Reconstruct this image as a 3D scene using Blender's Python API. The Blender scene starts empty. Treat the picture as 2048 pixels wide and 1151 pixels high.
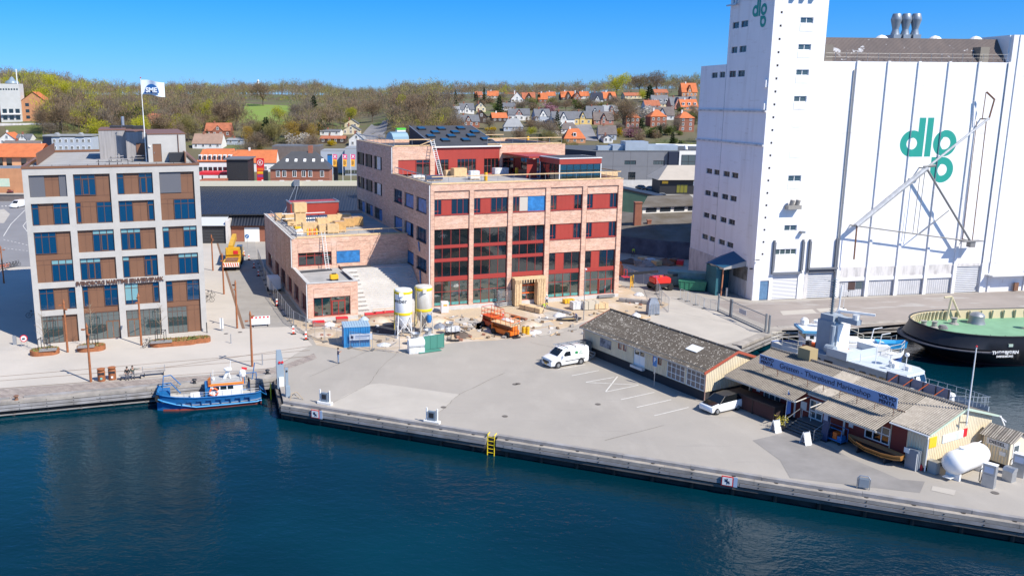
import bpy,bmesh,math,random
import numpy as np
from mathutils import Matrix,Vector
R=math.radians
rnd=random.Random(7)
SC=bpy.context.scene
COL=SC.collection
# ---------------------------------------------------------------- camera
CAM_H=28.0
FPX,PPX,PPY,PITCH=1715.8,845.6,544.5,0.1988
cd=bpy.data.cameras.new('camera')
cam=bpy.data.objects.new('camera',cd)
COL.objects.link(cam)
cam.location=(0,0,CAM_H)
cam.rotation_euler=(math.pi/2-PITCH,0,0)
cd.sensor_width=36.0
cd.lens=FPX/2048*36
cd.shift_x=(1024-PPX)/2048
cd.shift_y=-(575.5-PPY)/2048
cd.clip_start=0.5
cd.clip_end=9000
SC.camera=cam
# ---------------------------------------------------------------- world, sun, exposure
SUN_EL,SUN_AZ=R(46),R(131)
w=bpy.data.worlds.new('World')
SC.world=w
w.use_nodes=True
nt=w.node_tree
bg=nt.nodes['Background']
sky=nt.nodes.new('ShaderNodeTexSky')
sky.sky_type='NISHITA'
sky.sun_disc=False
sky.sun_elevation=SUN_EL
sky.sun_rotation=SUN_AZ
sky.altitude=0
sky.air_density=1.0
sky.dust_density=0.1
sky.ozone_density=3.0
tcw=nt.nodes.new('ShaderNodeTexCoord');sxw=nt.nodes.new('ShaderNodeSeparateXYZ');rw=nt.nodes.new('ShaderNodeValToRGB');mw=nt.nodes.new('ShaderNodeMix')
nt.links.new(tcw.outputs['Generated'],sxw.inputs[0]);nt.links.new(sxw.outputs['Z'],rw.inputs[0])
el=rw.color_ramp.elements
el[0].position,el[0].color=0.0,(0.19,0.39,0.86,1)
el[1].position,el[1].color=1.0,(0.6,0.8,1.0,1)
for p_,c_ in((0.108,(0.07,0.37,0.84,1)),(0.5,(0.4,0.68,0.95,1))):e_=el.new(p_);e_.color=c_
mw.data_type='RGBA';mw.blend_type='MULTIPLY';mw.inputs[0].default_value=1.0
nt.links.new(sky.outputs[0],mw.inputs[6]);nt.links.new(rw.outputs[0],mw.inputs[7]);nt.links.new(mw.outputs[2],bg.inputs['Color'])
bg.inputs['Strength'].default_value=0.14
sd=bpy.data.lights.new('sun','SUN')
sd.energy=5.0
sd.angle=R(0.53)
sd.color=(1.0,0.935,0.83)
sun=bpy.data.objects.new('sun',sd)
COL.objects.link(sun)
dirv=Vector((-math.sin(SUN_AZ)*math.cos(SUN_EL),-math.cos(SUN_AZ)*math.cos(SUN_EL),-math.sin(SUN_EL)))
sun.rotation_euler=dirv.to_track_quat('-Z','Y').to_euler()
sun.location=(0,-50,120)
SC.view_settings.view_transform='Standard'
SC.view_settings.look='None'
SC.view_settings.exposure=0.45
SC.view_settings.gamma=1.0
SC.cycles.max_bounces=6
SC.cycles.diffuse_bounces=3
SC.cycles.glossy_bounces=3
SC.cycles.transparent_max_bounces=8
# ---------------------------------------------------------------- where a spot of the photograph lies in the place
_c,_s=math.cos(PITCH),math.sin(PITCH)
def ray(x,y):
 a=(x-PPX)/FPX;b=-(y-PPY)/FPX
 return Vector((a,_c+b*_s,-_s+b*_c))
def G(x,y,z=0.0):
 r=ray(x,y);t=(z-CAM_H)/r.z
 return Vector((r.x*t,r.y*t,z))
def at(x,y,Y):
 r=ray(x,y);t=Y/r.y
 return Vector((r.x*t,Y,CAM_H+r.z*t))
def frame(o,yaw):
 return Matrix.Translation((o[0],o[1],0))@Matrix.Rotation(yaw,4,'Z')
# ---------------------------------------------------------------- materials
MATS={}
def mat(name,col=None,rough=0.7,metal=0.0,var=0.0,scale=1.0,stretch=(1,1,1),col2=None,bump=0.0,bscale=None,ior=None,detail=4,coat=0.0,spec=None,contrast=None):
 if name in MATS:return MATS[name]
 m=MATS[name]=bpy.data.materials.new(name);m.use_nodes=True
 t=m.node_tree;b=t.nodes['Principled BSDF']
 b.inputs['Roughness'].default_value=rough
 b.inputs['Metallic'].default_value=metal
 if ior:b.inputs['IOR'].default_value=ior
 if coat:b.inputs['Coat Weight'].default_value=coat;b.inputs['Coat Roughness'].default_value=0.05
 if spec is not None:b.inputs['Specular IOR Level'].default_value=spec
 c=(*col,1)
 b.inputs['Base Color'].default_value=c
 if var or col2 or bump:
  tc=t.nodes.new('ShaderNodeTexCoord');mp=t.nodes.new('ShaderNodeMapping')
  mp.inputs['Scale'].default_value=stretch
  t.links.new(tc.outputs['Object'],mp.inputs[0])
  n=t.nodes.new('ShaderNodeTexNoise');n.inputs['Scale'].default_value=scale;n.inputs['Detail'].default_value=detail
  n.inputs['Roughness'].default_value=0.62
  t.links.new(mp.outputs[0],n.inputs['Vector'])
  if var or col2:
   r=t.nodes.new('ShaderNodeValToRGB')
   k0,k1=contrast or(0.3,0.7)
   r.color_ramp.elements[0].position=k0;r.color_ramp.elements[1].position=k1
   if col2:r.color_ramp.elements[0].color=(*col2,1);r.color_ramp.elements[1].color=c
   else:
    r.color_ramp.elements[0].color=(*[max(0,v*(1-var))for v in col],1)
    r.color_ramp.elements[1].color=(*[min(1,v*(1+var))for v in col],1)
   t.links.new(n.outputs['Fac'],r.inputs[0]);t.links.new(r.outputs[0],b.inputs['Base Color'])
  if bump:
   bn=t.nodes.new('ShaderNodeBump');bn.inputs['Strength'].default_value=bump;bn.inputs['Distance'].default_value=0.05
   if bscale:
    n2=t.nodes.new('ShaderNodeTexNoise');n2.inputs['Scale'].default_value=bscale;n2.inputs['Detail'].default_value=4
    t.links.new(mp.outputs[0],n2.inputs['Vector']);t.links.new(n2.outputs['Fac'],bn.inputs['Height'])
   else:t.links.new(n.outputs['Fac'],bn.inputs['Height'])
   t.links.new(bn.outputs[0],b.inputs['Normal'])
 return m
def nodes_of(m):return m.node_tree,m.node_tree.nodes['Principled BSDF']
def overlay(m,col,scale,lo,hi,stretch=(1,1,1),amount=1.0,kind='noise',detail=6,loc=(0,0,0)):
 """lay a second colour over the material where a noise is high: stains, patches, worn spots, roof groove shade"""
 t,b=nodes_of(m)
 src=b.inputs['Base Color']
 tc=t.nodes.new('ShaderNodeTexCoord');mp=t.nodes.new('ShaderNodeMapping')
 mp.inputs['Scale'].default_value=stretch;mp.inputs['Location'].default_value=loc
 t.links.new(tc.outputs['Object'],mp.inputs[0])
 if kind=='noise':
  n=t.nodes.new('ShaderNodeTexNoise');n.inputs['Scale'].default_value=scale;n.inputs['Detail'].default_value=detail;n.inputs['Roughness'].default_value=0.6
  out=n.outputs['Fac']
 elif kind=='wave':
  n=t.nodes.new('ShaderNodeTexWave');n.inputs['Scale'].default_value=scale;n.inputs['Distortion'].default_value=0;out=n.outputs['Fac']
 else:
  n=t.nodes.new('ShaderNodeTexVoronoi');n.inputs['Scale'].default_value=scale;out=n.outputs['Distance']
 t.links.new(mp.outputs[0],n.inputs['Vector'])
 mr=t.nodes.new('ShaderNodeMapRange');mr.inputs['From Min'].default_value=lo;mr.inputs['From Max'].default_value=hi
 mr.inputs['To Max'].default_value=amount
 t.links.new(out,mr.inputs['Value'])
 mx=t.nodes.new('ShaderNodeMix');mx.data_type='RGBA'
 t.links.new(mr.outputs[0],mx.inputs[0])
 if src.is_linked:t.links.new(src.links[0].from_socket,mx.inputs[6])
 else:mx.inputs[6].default_value=src.default_value
 mx.inputs[7].default_value=(*col,1)
 t.links.new(mx.outputs[2],src)
 return m
def brick_mat(name,c1,c2,mortar,bw=0.24,bh=0.075,side=False,rough=0.85,bl=None):
 m=bpy.data.materials.new(name);m.use_nodes=True
 t,b=nodes_of(m);b.inputs['Roughness'].default_value=rough
 tc=t.nodes.new('ShaderNodeTexCoord')
 sx=t.nodes.new('ShaderNodeSeparateXYZ');t.links.new(tc.outputs['Object'],sx.inputs[0])
 ad=t.nodes.new('ShaderNodeMath');ad.operation='ADD';t.links.new(sx.outputs['X'],ad.inputs[0]);t.links.new(sx.outputs['Y'],ad.inputs[1])
 cb=t.nodes.new('ShaderNodeCombineXYZ');t.links.new(ad.outputs[0],cb.inputs['X']);t.links.new(sx.outputs['Z'],cb.inputs['Y'])
 br=t.nodes.new('ShaderNodeTexBrick')
 br.inputs['Color1'].default_value=(*c1,1);br.inputs['Color2'].default_value=(*c2,1);br.inputs['Mortar'].default_value=(*mortar,1)
 br.inputs['Scale'].default_value=1;br.inputs['Brick Width'].default_value=bw;br.inputs['Row Height'].default_value=bh
 br.inputs['Mortar Size'].default_value=0.009;br.inputs['Bias'].default_value=0.0
 t.links.new(cb.outputs[0],br.inputs['Vector'])
 n=t.nodes.new('ShaderNodeTexNoise');n.inputs['Scale'].default_value=1.0;n.inputs['Detail'].default_value=5;n.inputs['Roughness'].default_value=0.7
 mp=t.nodes.new('ShaderNodeMapping');mp.inputs['Scale'].default_value=(0.9,3.2,1)
 t.links.new(cb.outputs[0],mp.inputs[0]);t.links.new(mp.outputs[0],n.inputs['Vector'])
 mr=t.nodes.new('ShaderNodeMapRange');mr.inputs['From Min'].default_value=0.32;mr.inputs['From Max'].default_value=0.68
 mr.inputs['To Min'].default_value=0.78;mr.inputs['To Max'].default_value=1.25
 t.links.new(n.outputs['Fac'],mr.inputs['Value'])
 vm=t.nodes.new('ShaderNodeVectorMath');vm.operation='SCALE'
 t.links.new(br.outputs['Color'],vm.inputs[0]);t.links.new(mr.outputs[0],vm.inputs['Scale'])
 t.links.new(vm.outputs[0],b.inputs['Base Color'])
 if bl:overlay(m,bl,0.5,0.52,0.72,(1,1,2.4),0.6)
 return m
def ribbed(m,axis,period,depth=0.03,smooth=True):
 """corrugation as a bump along one object axis"""
 t,b=nodes_of(m)
 tc=t.nodes.new('ShaderNodeTexCoord');sx=t.nodes.new('ShaderNodeSeparateXYZ');t.links.new(tc.outputs['Object'],sx.inputs[0])
 mu=t.nodes.new('ShaderNodeMath');mu.operation='MULTIPLY';mu.inputs[1].default_value=2*math.pi/period
 t.links.new(sx.outputs[axis],mu.inputs[0])
 si=t.nodes.new('ShaderNodeMath');si.operation='SINE';t.links.new(mu.outputs[0],si.inputs[0])
 bn=t.nodes.new('ShaderNodeBump');bn.inputs['Distance'].default_value=depth;bn.inputs['Strength'].default_value=1.0
 t.links.new(si.outputs[0],bn.inputs['Height'])
 t.links.new(bn.outputs[0],b.inputs['Normal'])
 return m
WHITE=mat('white_paint',(0.78,0.78,0.76),0.5)
DARK=mat('dark_metal',(0.025,0.026,0.03),0.5)
BLACK=mat('black_rubber',(0.012,0.012,0.013),0.8)
GREY=mat('grey_metal',(0.3,0.31,0.32),0.45,0.5)
STEEL=mat('galvanised_steel',(0.45,0.47,0.49),0.4,0.7,var=0.1,scale=3)
CORTEN=mat('corten_steel',(0.32,0.115,0.045),0.75,0.1,var=0.25,scale=2.5)
RED=mat('red_cladding',(0.36,0.045,0.03),0.5,var=0.06,scale=0.6)
REDFRAME=mat('red_window_frame',(0.33,0.04,0.03),0.45)
ORANGE=mat('orange_paint',(0.75,0.15,0.02),0.45)
YELLOW=mat('yellow_paint',(0.75,0.42,0.02),0.5)
BLUE=mat('blue_paint',(0.02,0.16,0.42),0.4)
SIGNRED=mat('sign_red',(0.6,0.02,0.03),0.5)
GREEN=mat('green_paint',(0.03,0.25,0.08),0.5)
WOODNEW=mat('fresh_timber',(0.62,0.44,0.25),0.75,var=0.18,scale=3)
WOODGREY=mat('weathered_timber',(0.27,0.25,0.235),0.85,var=0.3,scale=1.2,stretch=(1,1,6))
CARDBOARD=mat('wrapped_pallet',(0.62,0.43,0.22),0.55,var=0.15,scale=2)
PLASTICWRAP=mat('plastic_wrap',(0.62,0.63,0.64),0.35,var=0.25,scale=3,bump=0.6)
CONCRETE=mat('pale_concrete',(0.5,0.49,0.47),0.85,var=0.1,scale=0.8)
TARP=mat('blue_tarpaulin',(0.03,0.17,0.42),0.4,var=0.35,scale=1.4,bump=0.8)
GLASSBLUE=mat('solar_glass',(0.002,0.04,0.1),0.04,ior=1.9,bump=.06,scale=.8)
GLASSDARK=mat('dark_glass',(0.008,0.014,0.017),0.03,ior=2.1,bump=.12,scale=.9)
GLASSGREEN=mat('green_glass',(0.008,0.03,0.03),0.03,ior=2.5,bump=.15,scale=1.1)
LEAF=mat('leaf',(0.09,0.12,0.02),0.7)
# ---------------------------------------------------------------- mesh building
KIDS={}
def adopt(o,parent):
 if parent is not None:o.parent=parent;KIDS.setdefault(parent.name,[]).append(o)
class MB:
 def __init__(s,T=None):s.v=[];s.f=[];s.m=[];s.T=T
 def _a(s,vs,fs,m):
  n=len(s.v)
  if s.T is not None:vs=[tuple(s.T@Vector(p))for p in vs]
  s.v+=[tuple(p)for p in vs];s.f+=[tuple(i+n for i in f)for f in fs];s.m+=[m]*len(fs)
 def box(s,x0,x1,y0,y1,z0,z1,m=0):
  s._a([(x0,y0,z0),(x1,y0,z0),(x1,y1,z0),(x0,y1,z0),(x0,y0,z1),(x1,y0,z1),(x1,y1,z1),(x0,y1,z1)],[(0,3,2,1),(4,5,6,7),(0,1,5,4),(1,2,6,5),(2,3,7,6),(3,0,4,7)],m);return s
 def poly(s,pts,m=0):s._a(pts,[tuple(range(len(pts)))],m);return s
 def rbox(s,c,size,rz=0,m=0,rx=0,ry=0):
  M=Matrix.Translation(c)@Matrix.Rotation(rz,4,'Z')@Matrix.Rotation(ry,4,'Y')@Matrix.Rotation(rx,4,'X')
  a,b,d=[q/2 for q in size]
  vs=[M@Vector(p)for p in[(-a,-b,-d),(a,-b,-d),(a,b,-d),(-a,b,-d),(-a,-b,d),(a,-b,d),(a,b,d),(-a,b,d)]]
  s._a(vs,[(0,3,2,1),(4,5,6,7),(0,1,5,4),(1,2,6,5),(2,3,7,6),(3,0,4,7)],m);return s
 def prism(s,pts,z0,z1,m=0,mt=None):
  n=len(pts)
  s._a([(p[0],p[1],z0)for p in pts]+[(p[0],p[1],z1)for p in pts],[(i,(i+1)%n,n+(i+1)%n,n+i)for i in range(n)],m)
  s._a([(p[0],p[1],z1)for p in pts],[tuple(range(n))],m if mt is None else mt)
  s._a([(p[0],p[1],z0)for p in pts],[tuple(range(n))[::-1]],m);return s
 def yprism(s,pts,y0,y1,m=0):
  n=len(pts)
  s._a([(p[0],y0,p[1])for p in pts]+[(p[0],y1,p[1])for p in pts],[(i,(i+1)%n,n+(i+1)%n,n+i)for i in range(n)]+[tuple(range(n))[::-1],tuple(range(n,2*n))],m);return s
 def xprism(s,pts,x0,x1,m=0):
  n=len(pts)
  s._a([(x0,p[0],p[1])for p in pts]+[(x1,p[0],p[1])for p in pts],[(i,(i+1)%n,n+(i+1)%n,n+i)for i in range(n)]+[tuple(range(n))[::-1],tuple(range(n,2*n))],m);return s
 def tube(s,p,q,r,m=0,n=6,r2=None,caps=True):
  p,q=Vector(p),Vector(q);d=(q-p)
  if d.length<1e-6:return s
  d.normalize();a=d.orthogonal().normalized();b=d.cross(a);r2=r if r2 is None else r2
  vs=[]
  for c,rr in((p,r),(q,r2)):
   for i in range(n):
    t=2*math.pi*i/n;vs.append(c+(a*math.cos(t)+b*math.sin(t))*rr)
  fs=[(i,(i+1)%n,n+(i+1)%n,n+i)for i in range(n)]
  if caps:fs+=[tuple(range(n))[::-1],tuple(range(n,2*n))]
  s._a(vs,fs,m);return s
 def path(s,pts,r,m=0,n=5):
  for a,b in zip(pts,pts[1:]):s.tube(a,b,r,m,n)
  return s
 def lathe(s,prof,c=(0,0,0),n=16,m=0,M=None):
  vs=[]
  for r,z in prof:
   for i in range(n):
    t=2*math.pi*i/n;p=Vector((r*math.cos(t),r*math.sin(t),z))
    if M is not None:p=M@p
    vs.append(p+Vector(c))
  k=len(prof)
  fs=[(j*n+i,j*n+(i+1)%n,(j+1)*n+(i+1)%n,(j+1)*n+i)for j in range(k-1)for i in range(n)]
  fs+=[tuple(range(n))[::-1],tuple(range((k-1)*n,k*n))]
  s._a(vs,fs,m);return s
 def ball(s,c,r,m=0,n=8,k=5,sz=1.0):
  return s.lathe([(max(1e-3,r*math.sin(math.pi*j/k)),-r*sz*math.cos(math.pi*j/k))for j in range(k+1)],c,n,m)
 def loft(s,rings,m=0,caps=True):
  n=len(rings[0]);vs=[p for r in rings for p in r]
  fs=[(j*n+i,j*n+(i+1)%n,(j+1)*n+(i+1)%n,(j+1)*n+i)for j in range(len(rings)-1)for i in range(n)]
  if caps:fs+=[tuple(range(n))[::-1],tuple(range((len(rings)-1)*n,len(rings)*n))]
  s._a(vs,fs,m);return s
 def wall(s,x0,x1,z0,z1,holes=(),depth=0.3,m=0,mr=None,y=0.0):
  """flat wall in x,z with openings and their reveals"""
  mr=m if mr is None else mr
  xs=sorted({x0,x1,*[h[0]for h in holes],*[h[1]for h in holes]});zs=sorted({z0,z1,*[h[2]for h in holes],*[h[3]for h in holes]})
  for a,b in zip(xs,xs[1:]):
   run=None
   for c,d in zip(zs,zs[1:]):
    mx,mz=(a+b)/2,(c+d)/2
    inh=any(h[0]<mx<h[1]and h[2]<mz<h[3]for h in holes)
    if inh:
     if run:s._a([(a,y,run[0]),(b,y,run[0]),(b,y,run[1]),(a,y,run[1])],[(0,1,2,3)],m);run=None
    else:run=(run[0],d)if run else(c,d)
   if run:s._a([(a,y,run[0]),(b,y,run[0]),(b,y,run[1]),(a,y,run[1])],[(0,1,2,3)],m)
  for a,b,c,d in holes:
   p=[(a,c),(b,c),(b,d),(a,d)]
   for(xa,za),(xb,zb)in zip(p,p[1:]+p[:1]):
    s._a([(xa,y,za),(xb,y,zb),(xb,y+depth,zb),(xa,y+depth,za)],[(0,1,2,3)],mr)
  return s
 def build(s,name,mats,parent=None,smooth=False,bevel=0):
  me=bpy.data.meshes.new(name);me.from_pydata(s.v,[],s.f)
  mats=mats if isinstance(mats,(list,tuple))else[mats]
  for k in mats:me.materials.append(k)
  if len(mats)>1:me.polygons.foreach_set('material_index',s.m)
  if smooth:me.polygons.foreach_set('use_smooth',[True]*len(me.polygons))
  me.update()
  o=bpy.data.objects.new(name,me);COL.objects.link(o);adopt(o,parent)
  if bevel:
   bm=bmesh.new();bm.from_mesh(me);bmesh.ops.remove_doubles(bm,verts=bm.verts,dist=1e-4)
   bmesh.ops.bevel(bm,geom=bm.edges[:],offset=bevel,segments=2,affect='EDGES',clamp_overlap=True);bm.to_mesh(me);bm.free()
  if smooth:auto_smooth(me)
  return o
def auto_smooth(me,ang=38):
 bm=bmesh.new();bm.from_mesh(me);bmesh.ops.remove_doubles(bm,verts=bm.verts,dist=1e-4)
 for e in bm.edges:
  if len(e.link_faces)!=2 or e.calc_face_angle(3)>R(ang):e.smooth=False
 bm.to_mesh(me);bm.free()
def tag(o,label,cat,group=None):
 o['label']=label;o['category']=cat
 if group:o['group']=group
 return o
def thing(name,label,cat,loc=(0,0,0),rz=0.0,group=None):
 o=bpy.data.objects.new(name,None);COL.objects.link(o);o.location=loc;o.rotation_euler=(0,0,rz);o.empty_display_size=0.3
 return tag(o,label,cat,group)
def struct(o,kind='structure'):o['kind']=kind;return o
def dup(o,loc=None,rz=None,label=None,group=None,scale=None,parent=None):
 c=o.copy();COL.objects.link(c)
 adopt(c,parent)
 if loc is not None:c.location=loc
 if rz is not None:c.rotation_euler=(0,0,rz)
 if scale is not None:c.scale=scale if hasattr(scale,'__len__')else(scale,)*3
 if label:c['label']=label
 if group:c['group']=group
 for ch in KIDS.get(o.name,()):dup(ch,parent=c)
 return c
def text(name,s,m,size,T,parent=None,depth=0.03,align='CENTER',sx=1.0,bold=0.0):
 cu=bpy.data.curves.new(name,'FONT');cu.body=s;cu.size=size;cu.extrude=depth/2;cu.align_x=align;cu.align_y='CENTER';cu.offset=bold
 o=bpy.data.objects.new(name,cu);COL.objects.link(o)
 dg=bpy.context.evaluated_depsgraph_get()
 me=bpy.data.meshes.new_from_object(o.evaluated_get(dg))
 bpy.data.objects.remove(o);bpy.data.curves.remove(cu)
 me.transform(T@Matrix.Diagonal((sx,1,1,1)));me.materials.clear();me.materials.append(m)
 o=bpy.data.objects.new(name,me);COL.objects.link(o);adopt(o,parent)
 return o
XZ=Matrix.Rotation(math.pi/2,4,'X')
SIDE=Matrix(((0,1,0,0),(1,0,0,0),(0,0,1,0),(0,0,0,1)))
def window(par,x0,x1,z0,z1,T=None,y=0.2,fm=None,gm=None,vs=(),hs_=(),fw=0.07,name='window',fd=0.08,pane=True,solid=()):
 """a frame with bars and one glazing sub-part; vs, hs_ are bar places as fractions; solid are (x0,x1,z0,z1,material) infill"""
 f=MB(T)
 f.box(x0,x1,y,y+fd,z0,z0+fw).box(x0,x1,y,y+fd,z1-fw,z1).box(x0,x0+fw,y,y+fd,z0+fw,z1-fw).box(x1-fw,x1,y,y+fd,z0+fw,z1-fw)
 for t in vs:c=x0+(x1-x0)*t;f.box(c-fw/2,c+fw/2,y+0.002,y+fd-0.002,z0+fw,z1-fw)
 for t in hs_:c=z0+(z1-z0)*t;f.box(x0+fw,x1-fw,y+0.004,y+fd-0.004,c-fw/2,c+fw/2)
 o=f.build(name,fm,par)
 if pane:MB(T).poly([(x0+.01,y+fd*.6,z0+.01),(x1-.01,y+fd*.6,z0+.01),(x1-.01,y+fd*.6,z1-.01),(x0+.01,y+fd*.6,z1-.01)]).build('pane',gm,o)
 return o
# ================================================================ the setting
M_GROUND=mat('dusty_asphalt',(0.375,0.34,0.295),0.9,col2=(0.305,0.28,0.247),scale=0.09,detail=8)
overlay(M_GROUND,(0.41,0.375,0.33),0.3,0.5,0.7,(1,0.4,1),0.5,loc=(3,1,0))
overlay(M_GROUND,(0.3,0.28,0.25),14.0,0.5,0.7,(1,1,1),0.5)
overlay(M_GROUND,(0.17,0.165,0.16),0.5,0.62,0.78,(0.25,2.2,1),0.35,loc=(9,4,0))
overlay(M_GROUND,(0.2,0.19,0.18),6.0,0.6,0.72,(1,1,1),0.35)
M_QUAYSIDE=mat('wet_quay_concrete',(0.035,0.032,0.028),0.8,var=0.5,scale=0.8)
M_WATER=bpy.data.materials.new('harbour_water');M_WATER.use_nodes=True
t,b=nodes_of(M_WATER)
b.inputs['Roughness'].default_value=0.06;b.inputs['IOR'].default_value=1.33;b.inputs['Specular IOR Level'].default_value=0.4
tc=t.nodes.new('ShaderNodeTexCoord')
n0=t.nodes.new('ShaderNodeTexNoise');n0.inputs['Scale'].default_value=0.035;n0.inputs['Detail'].default_value=3
t.links.new(tc.outputs['Object'],n0.inputs['Vector'])
cr=t.nodes.new('ShaderNodeValToRGB');cr.color_ramp.elements[0].position=0.35;cr.color_ramp.elements[1].position=0.68
cr.color_ramp.elements[0].color=(0.0002,0.014,0.024,1);cr.color_ramp.elements[1].color=(0.0003,0.03,0.048,1)
t.links.new(n0.outputs['Fac'],cr.inputs[0]);t.links.new(cr.outputs[0],b.inputs['Base Color'])
prev=None
for sc_,st,di,strg in((0.9,(1,1.7,1),0.07,0.6),(2.8,(1,1.5,1),0.035,0.6),(0.15,(1,1.4,1),0.2,0.5)):
 mp=t.nodes.new('ShaderNodeMapping');mp.inputs['Scale'].default_value=st;mp.inputs['Rotation'].default_value=(0,0,R(25))
 t.links.new(tc.outputs['Object'],mp.inputs[0])
 nn=t.nodes.new('ShaderNodeTexNoise');nn.inputs['Scale'].default_value=sc_;nn.inputs['Detail'].default_value=3
 t.links.new(mp.outputs[0],nn.inputs['Vector'])
 bn=t.nodes.new('ShaderNodeBump');bn.inputs['Distance'].default_value=di;bn.inputs['Strength'].default_value=strg
 t.links.new(nn.outputs['Fac'],bn.inputs['Height'])
 if prev:t.links.new(prev.outputs[0],bn.inputs['Normal'])
 prev=bn
t.links.new(prev.outputs[0],b.inputs['Normal'])
WZ=-1.5
QA,QB,QC=Vector((-150,43.1)),Vector((-15.1,84.9)),Vector((-13.1,76.7))
QD=QC+(Vector((40.7,53.6))-QC).normalized()*125
LAND=[QA,QB,QC,QD,Vector((112,36)),Vector((49.9,67.3)),Vector((46.9,68.6)),Vector((36.6,88.5)),Vector((36.4,96.0)),Vector((44.6,103.9)),Vector((64,107.3)),Vector((260,138)),Vector((330,310)),Vector((-260,310)),Vector((-260,43.1))]
g=MB()
g.poly([(p.x,p.y,0)for p in LAND],0)
n=len(LAND)
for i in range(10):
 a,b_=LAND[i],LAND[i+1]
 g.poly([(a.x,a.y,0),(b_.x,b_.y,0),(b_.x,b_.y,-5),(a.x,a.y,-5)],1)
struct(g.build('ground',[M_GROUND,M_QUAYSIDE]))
struct(MB().poly([(-400,-120,WZ),(400,-120,WZ),(400,260,WZ),(-400,260,WZ)]).build('water',M_WATER))
def lerp(x,tab):
 if x<=tab[0][0]:return tab[0][1]
 for(a,u),(b,v)in zip(tab,tab[1:]):
  if x<=b:
   k=(x-a)/(b-a);return u+(v-u)*k
 return tab[-1][1]
def hill(X,Y):
 c=FPX*X/max(Y,1)+PPX
 z=lerp(Y,[(300,-0.05),(330,0.4),(380,7),(450,14.5),(520,20.5),(620,27),(750,30.5),(950,33),(1500,34),(3500,40)])
 k=max(0,min(1,(260-c)/190));k=k*k*(3-2*k)
 z+=k*lerp(Y,[(330,0),(400,5),(430,8),(500,11),(620,9),(900,4),(1500,0)])
 k=max(0,min(1,(c-1120)/160));k=k*k*(3-2*k)
 z+=k*lerp(Y,[(560,0),(680,5),(850,6),(1200,3)])
 k=max(0,1-abs(c-850)/140);k=k*k*(3-2*k)
 z+=k*lerp(Y,[(380,0),(450,5),(520,3),(700,0)])
 k=max(0,min(1,(c-640)/60))*max(0,min(1,(800-c)/40));k=k*k*(3-2*k)
 z-=k*lerp(Y,[(400,0),(480,3),(600,9),(800,6),(1200,0)])
 return z+(0.8*math.sin(X*0.021+Y*0.013)if Y>360 else 0)
def onhill(x,y):
 r=ray(x,y);Y=300.0
 while Y<2500:
  if CAM_H+r.z*Y/r.y<=hill(r.x*Y/r.y,Y):break
  Y+=2
 X=r.x*Y/r.y
 return Vector((X,Y,hill(X,Y)))
M_HILL=mat('woodland_floor',(0.13,0.115,0.055),0.95,col2=(0.095,0.08,0.05),scale=0.03,detail=8)
overlay(M_HILL,(0.085,0.125,0.025),0.02,0.5,0.62,(1,1,1),0.8,loc=(5,2,0))
ys=[296,315,330,345,360,380,400,420,440,460,480,500,525,550,580,620,680,750,850,950,1100,1300,1600,2200,3500]
hv=[];hf=[];NX=90
for y_ in ys:
 for i in range(NX+1):
  x_=-y_*0.62-60+(y_*1.5+120)*i/NX
  hv.append((x_,y_,hill(x_,y_)))
for j in range(len(ys)-1):
 for i in range(NX):a=j*(NX+1)+i;hf.append((a,a+1,a+NX+2,a+NX+1))
h=MB();h._a(hv,hf,0)
struct(h.build('hills',M_HILL,smooth=False))
def sheet(name,pts,z,m,px=True,jit=0.0,sub=0,edge=None):
 P=[G(*p,0)if px else Vector((p[0],p[1],0))for p in pts]
 if sub:
  Q=[]
  for a,b in zip(P,P[1:]+P[:1]):
   for k in range(sub):
    q=a.lerp(b,k/sub)
    Q.append(q+Vector((rnd.uniform(-jit,jit),rnd.uniform(-jit,jit),0)))
  P=Q
 return struct(MB().poly([(p.x,p.y,z)for p in P]).build(name,m))
def hillsheet(name,quad,m,dz=0.15,nx=10,ny=10):
 A,B,C_,D=[onhill(*p)for p in quad];b=MB();vs=[]
 for j in range(ny+1):
  for i in range(nx+1):
   p=A.lerp(B,i/nx).lerp(D.lerp(C_,i/nx),j/ny);vs.append((p.x,p.y,hill(p.x,p.y)+dz))
 b._a(vs,[(j*(nx+1)+i,j*(nx+1)+i+1,(j+1)*(nx+1)+i+1,(j+1)*(nx+1)+i)for j in range(ny)for i in range(nx)],0)
 return struct(b.build(name,m))
M_PAVE=mat('pale_paving',(0.5,0.455,0.4),0.9,col2=(0.42,0.385,0.34),scale=0.12,detail=7)
overlay(M_PAVE,(0.36,0.34,0.31),0.3,0.58,0.75,(0.4,1.5,1),0.4)
M_COBBLE=brick_mat('granite_setts',(0.34,0.29,0.25),(0.24,0.2,0.18),(0.16,0.14,0.12),0.5,0.3)
t,b=nodes_of(M_COBBLE)
for nd in t.nodes:
 if nd.type=='TEX_BRICK':
  tcn=[q for q in t.nodes if q.type=='TEX_COORD'][0];t.links.new(tcn.outputs['Object'],nd.inputs['Vector'])
M_STREET=mat('street_asphalt',(0.29,0.27,0.245),0.9,var=0.12,scale=0.25,detail=7)
overlay(M_STREET,(0.37,0.35,0.32),0.5,0.55,0.7,(0.5,1.2,1),0.5)
M_APRON=mat('apron_asphalt',(0.27,0.235,0.21),0.9,var=0.14,scale=0.15,detail=8)
overlay(M_APRON,(0.36,0.34,0.32),0.35,0.55,0.62,(0.4,1.5,1),0.7)
M_SAND=mat('building_sand',(0.5,0.385,0.25),0.95,col2=(0.42,0.34,0.255),scale=0.35,detail=9,bump=0.8,bscale=1.2)
overlay(M_SAND,(0.56,0.49,0.42),0.22,0.5,0.62,(1,1,1),0.8)
overlay(M_SAND,(0.27,0.2,0.13),0.7,0.6,0.75,(1,1,1),0.6)
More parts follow.
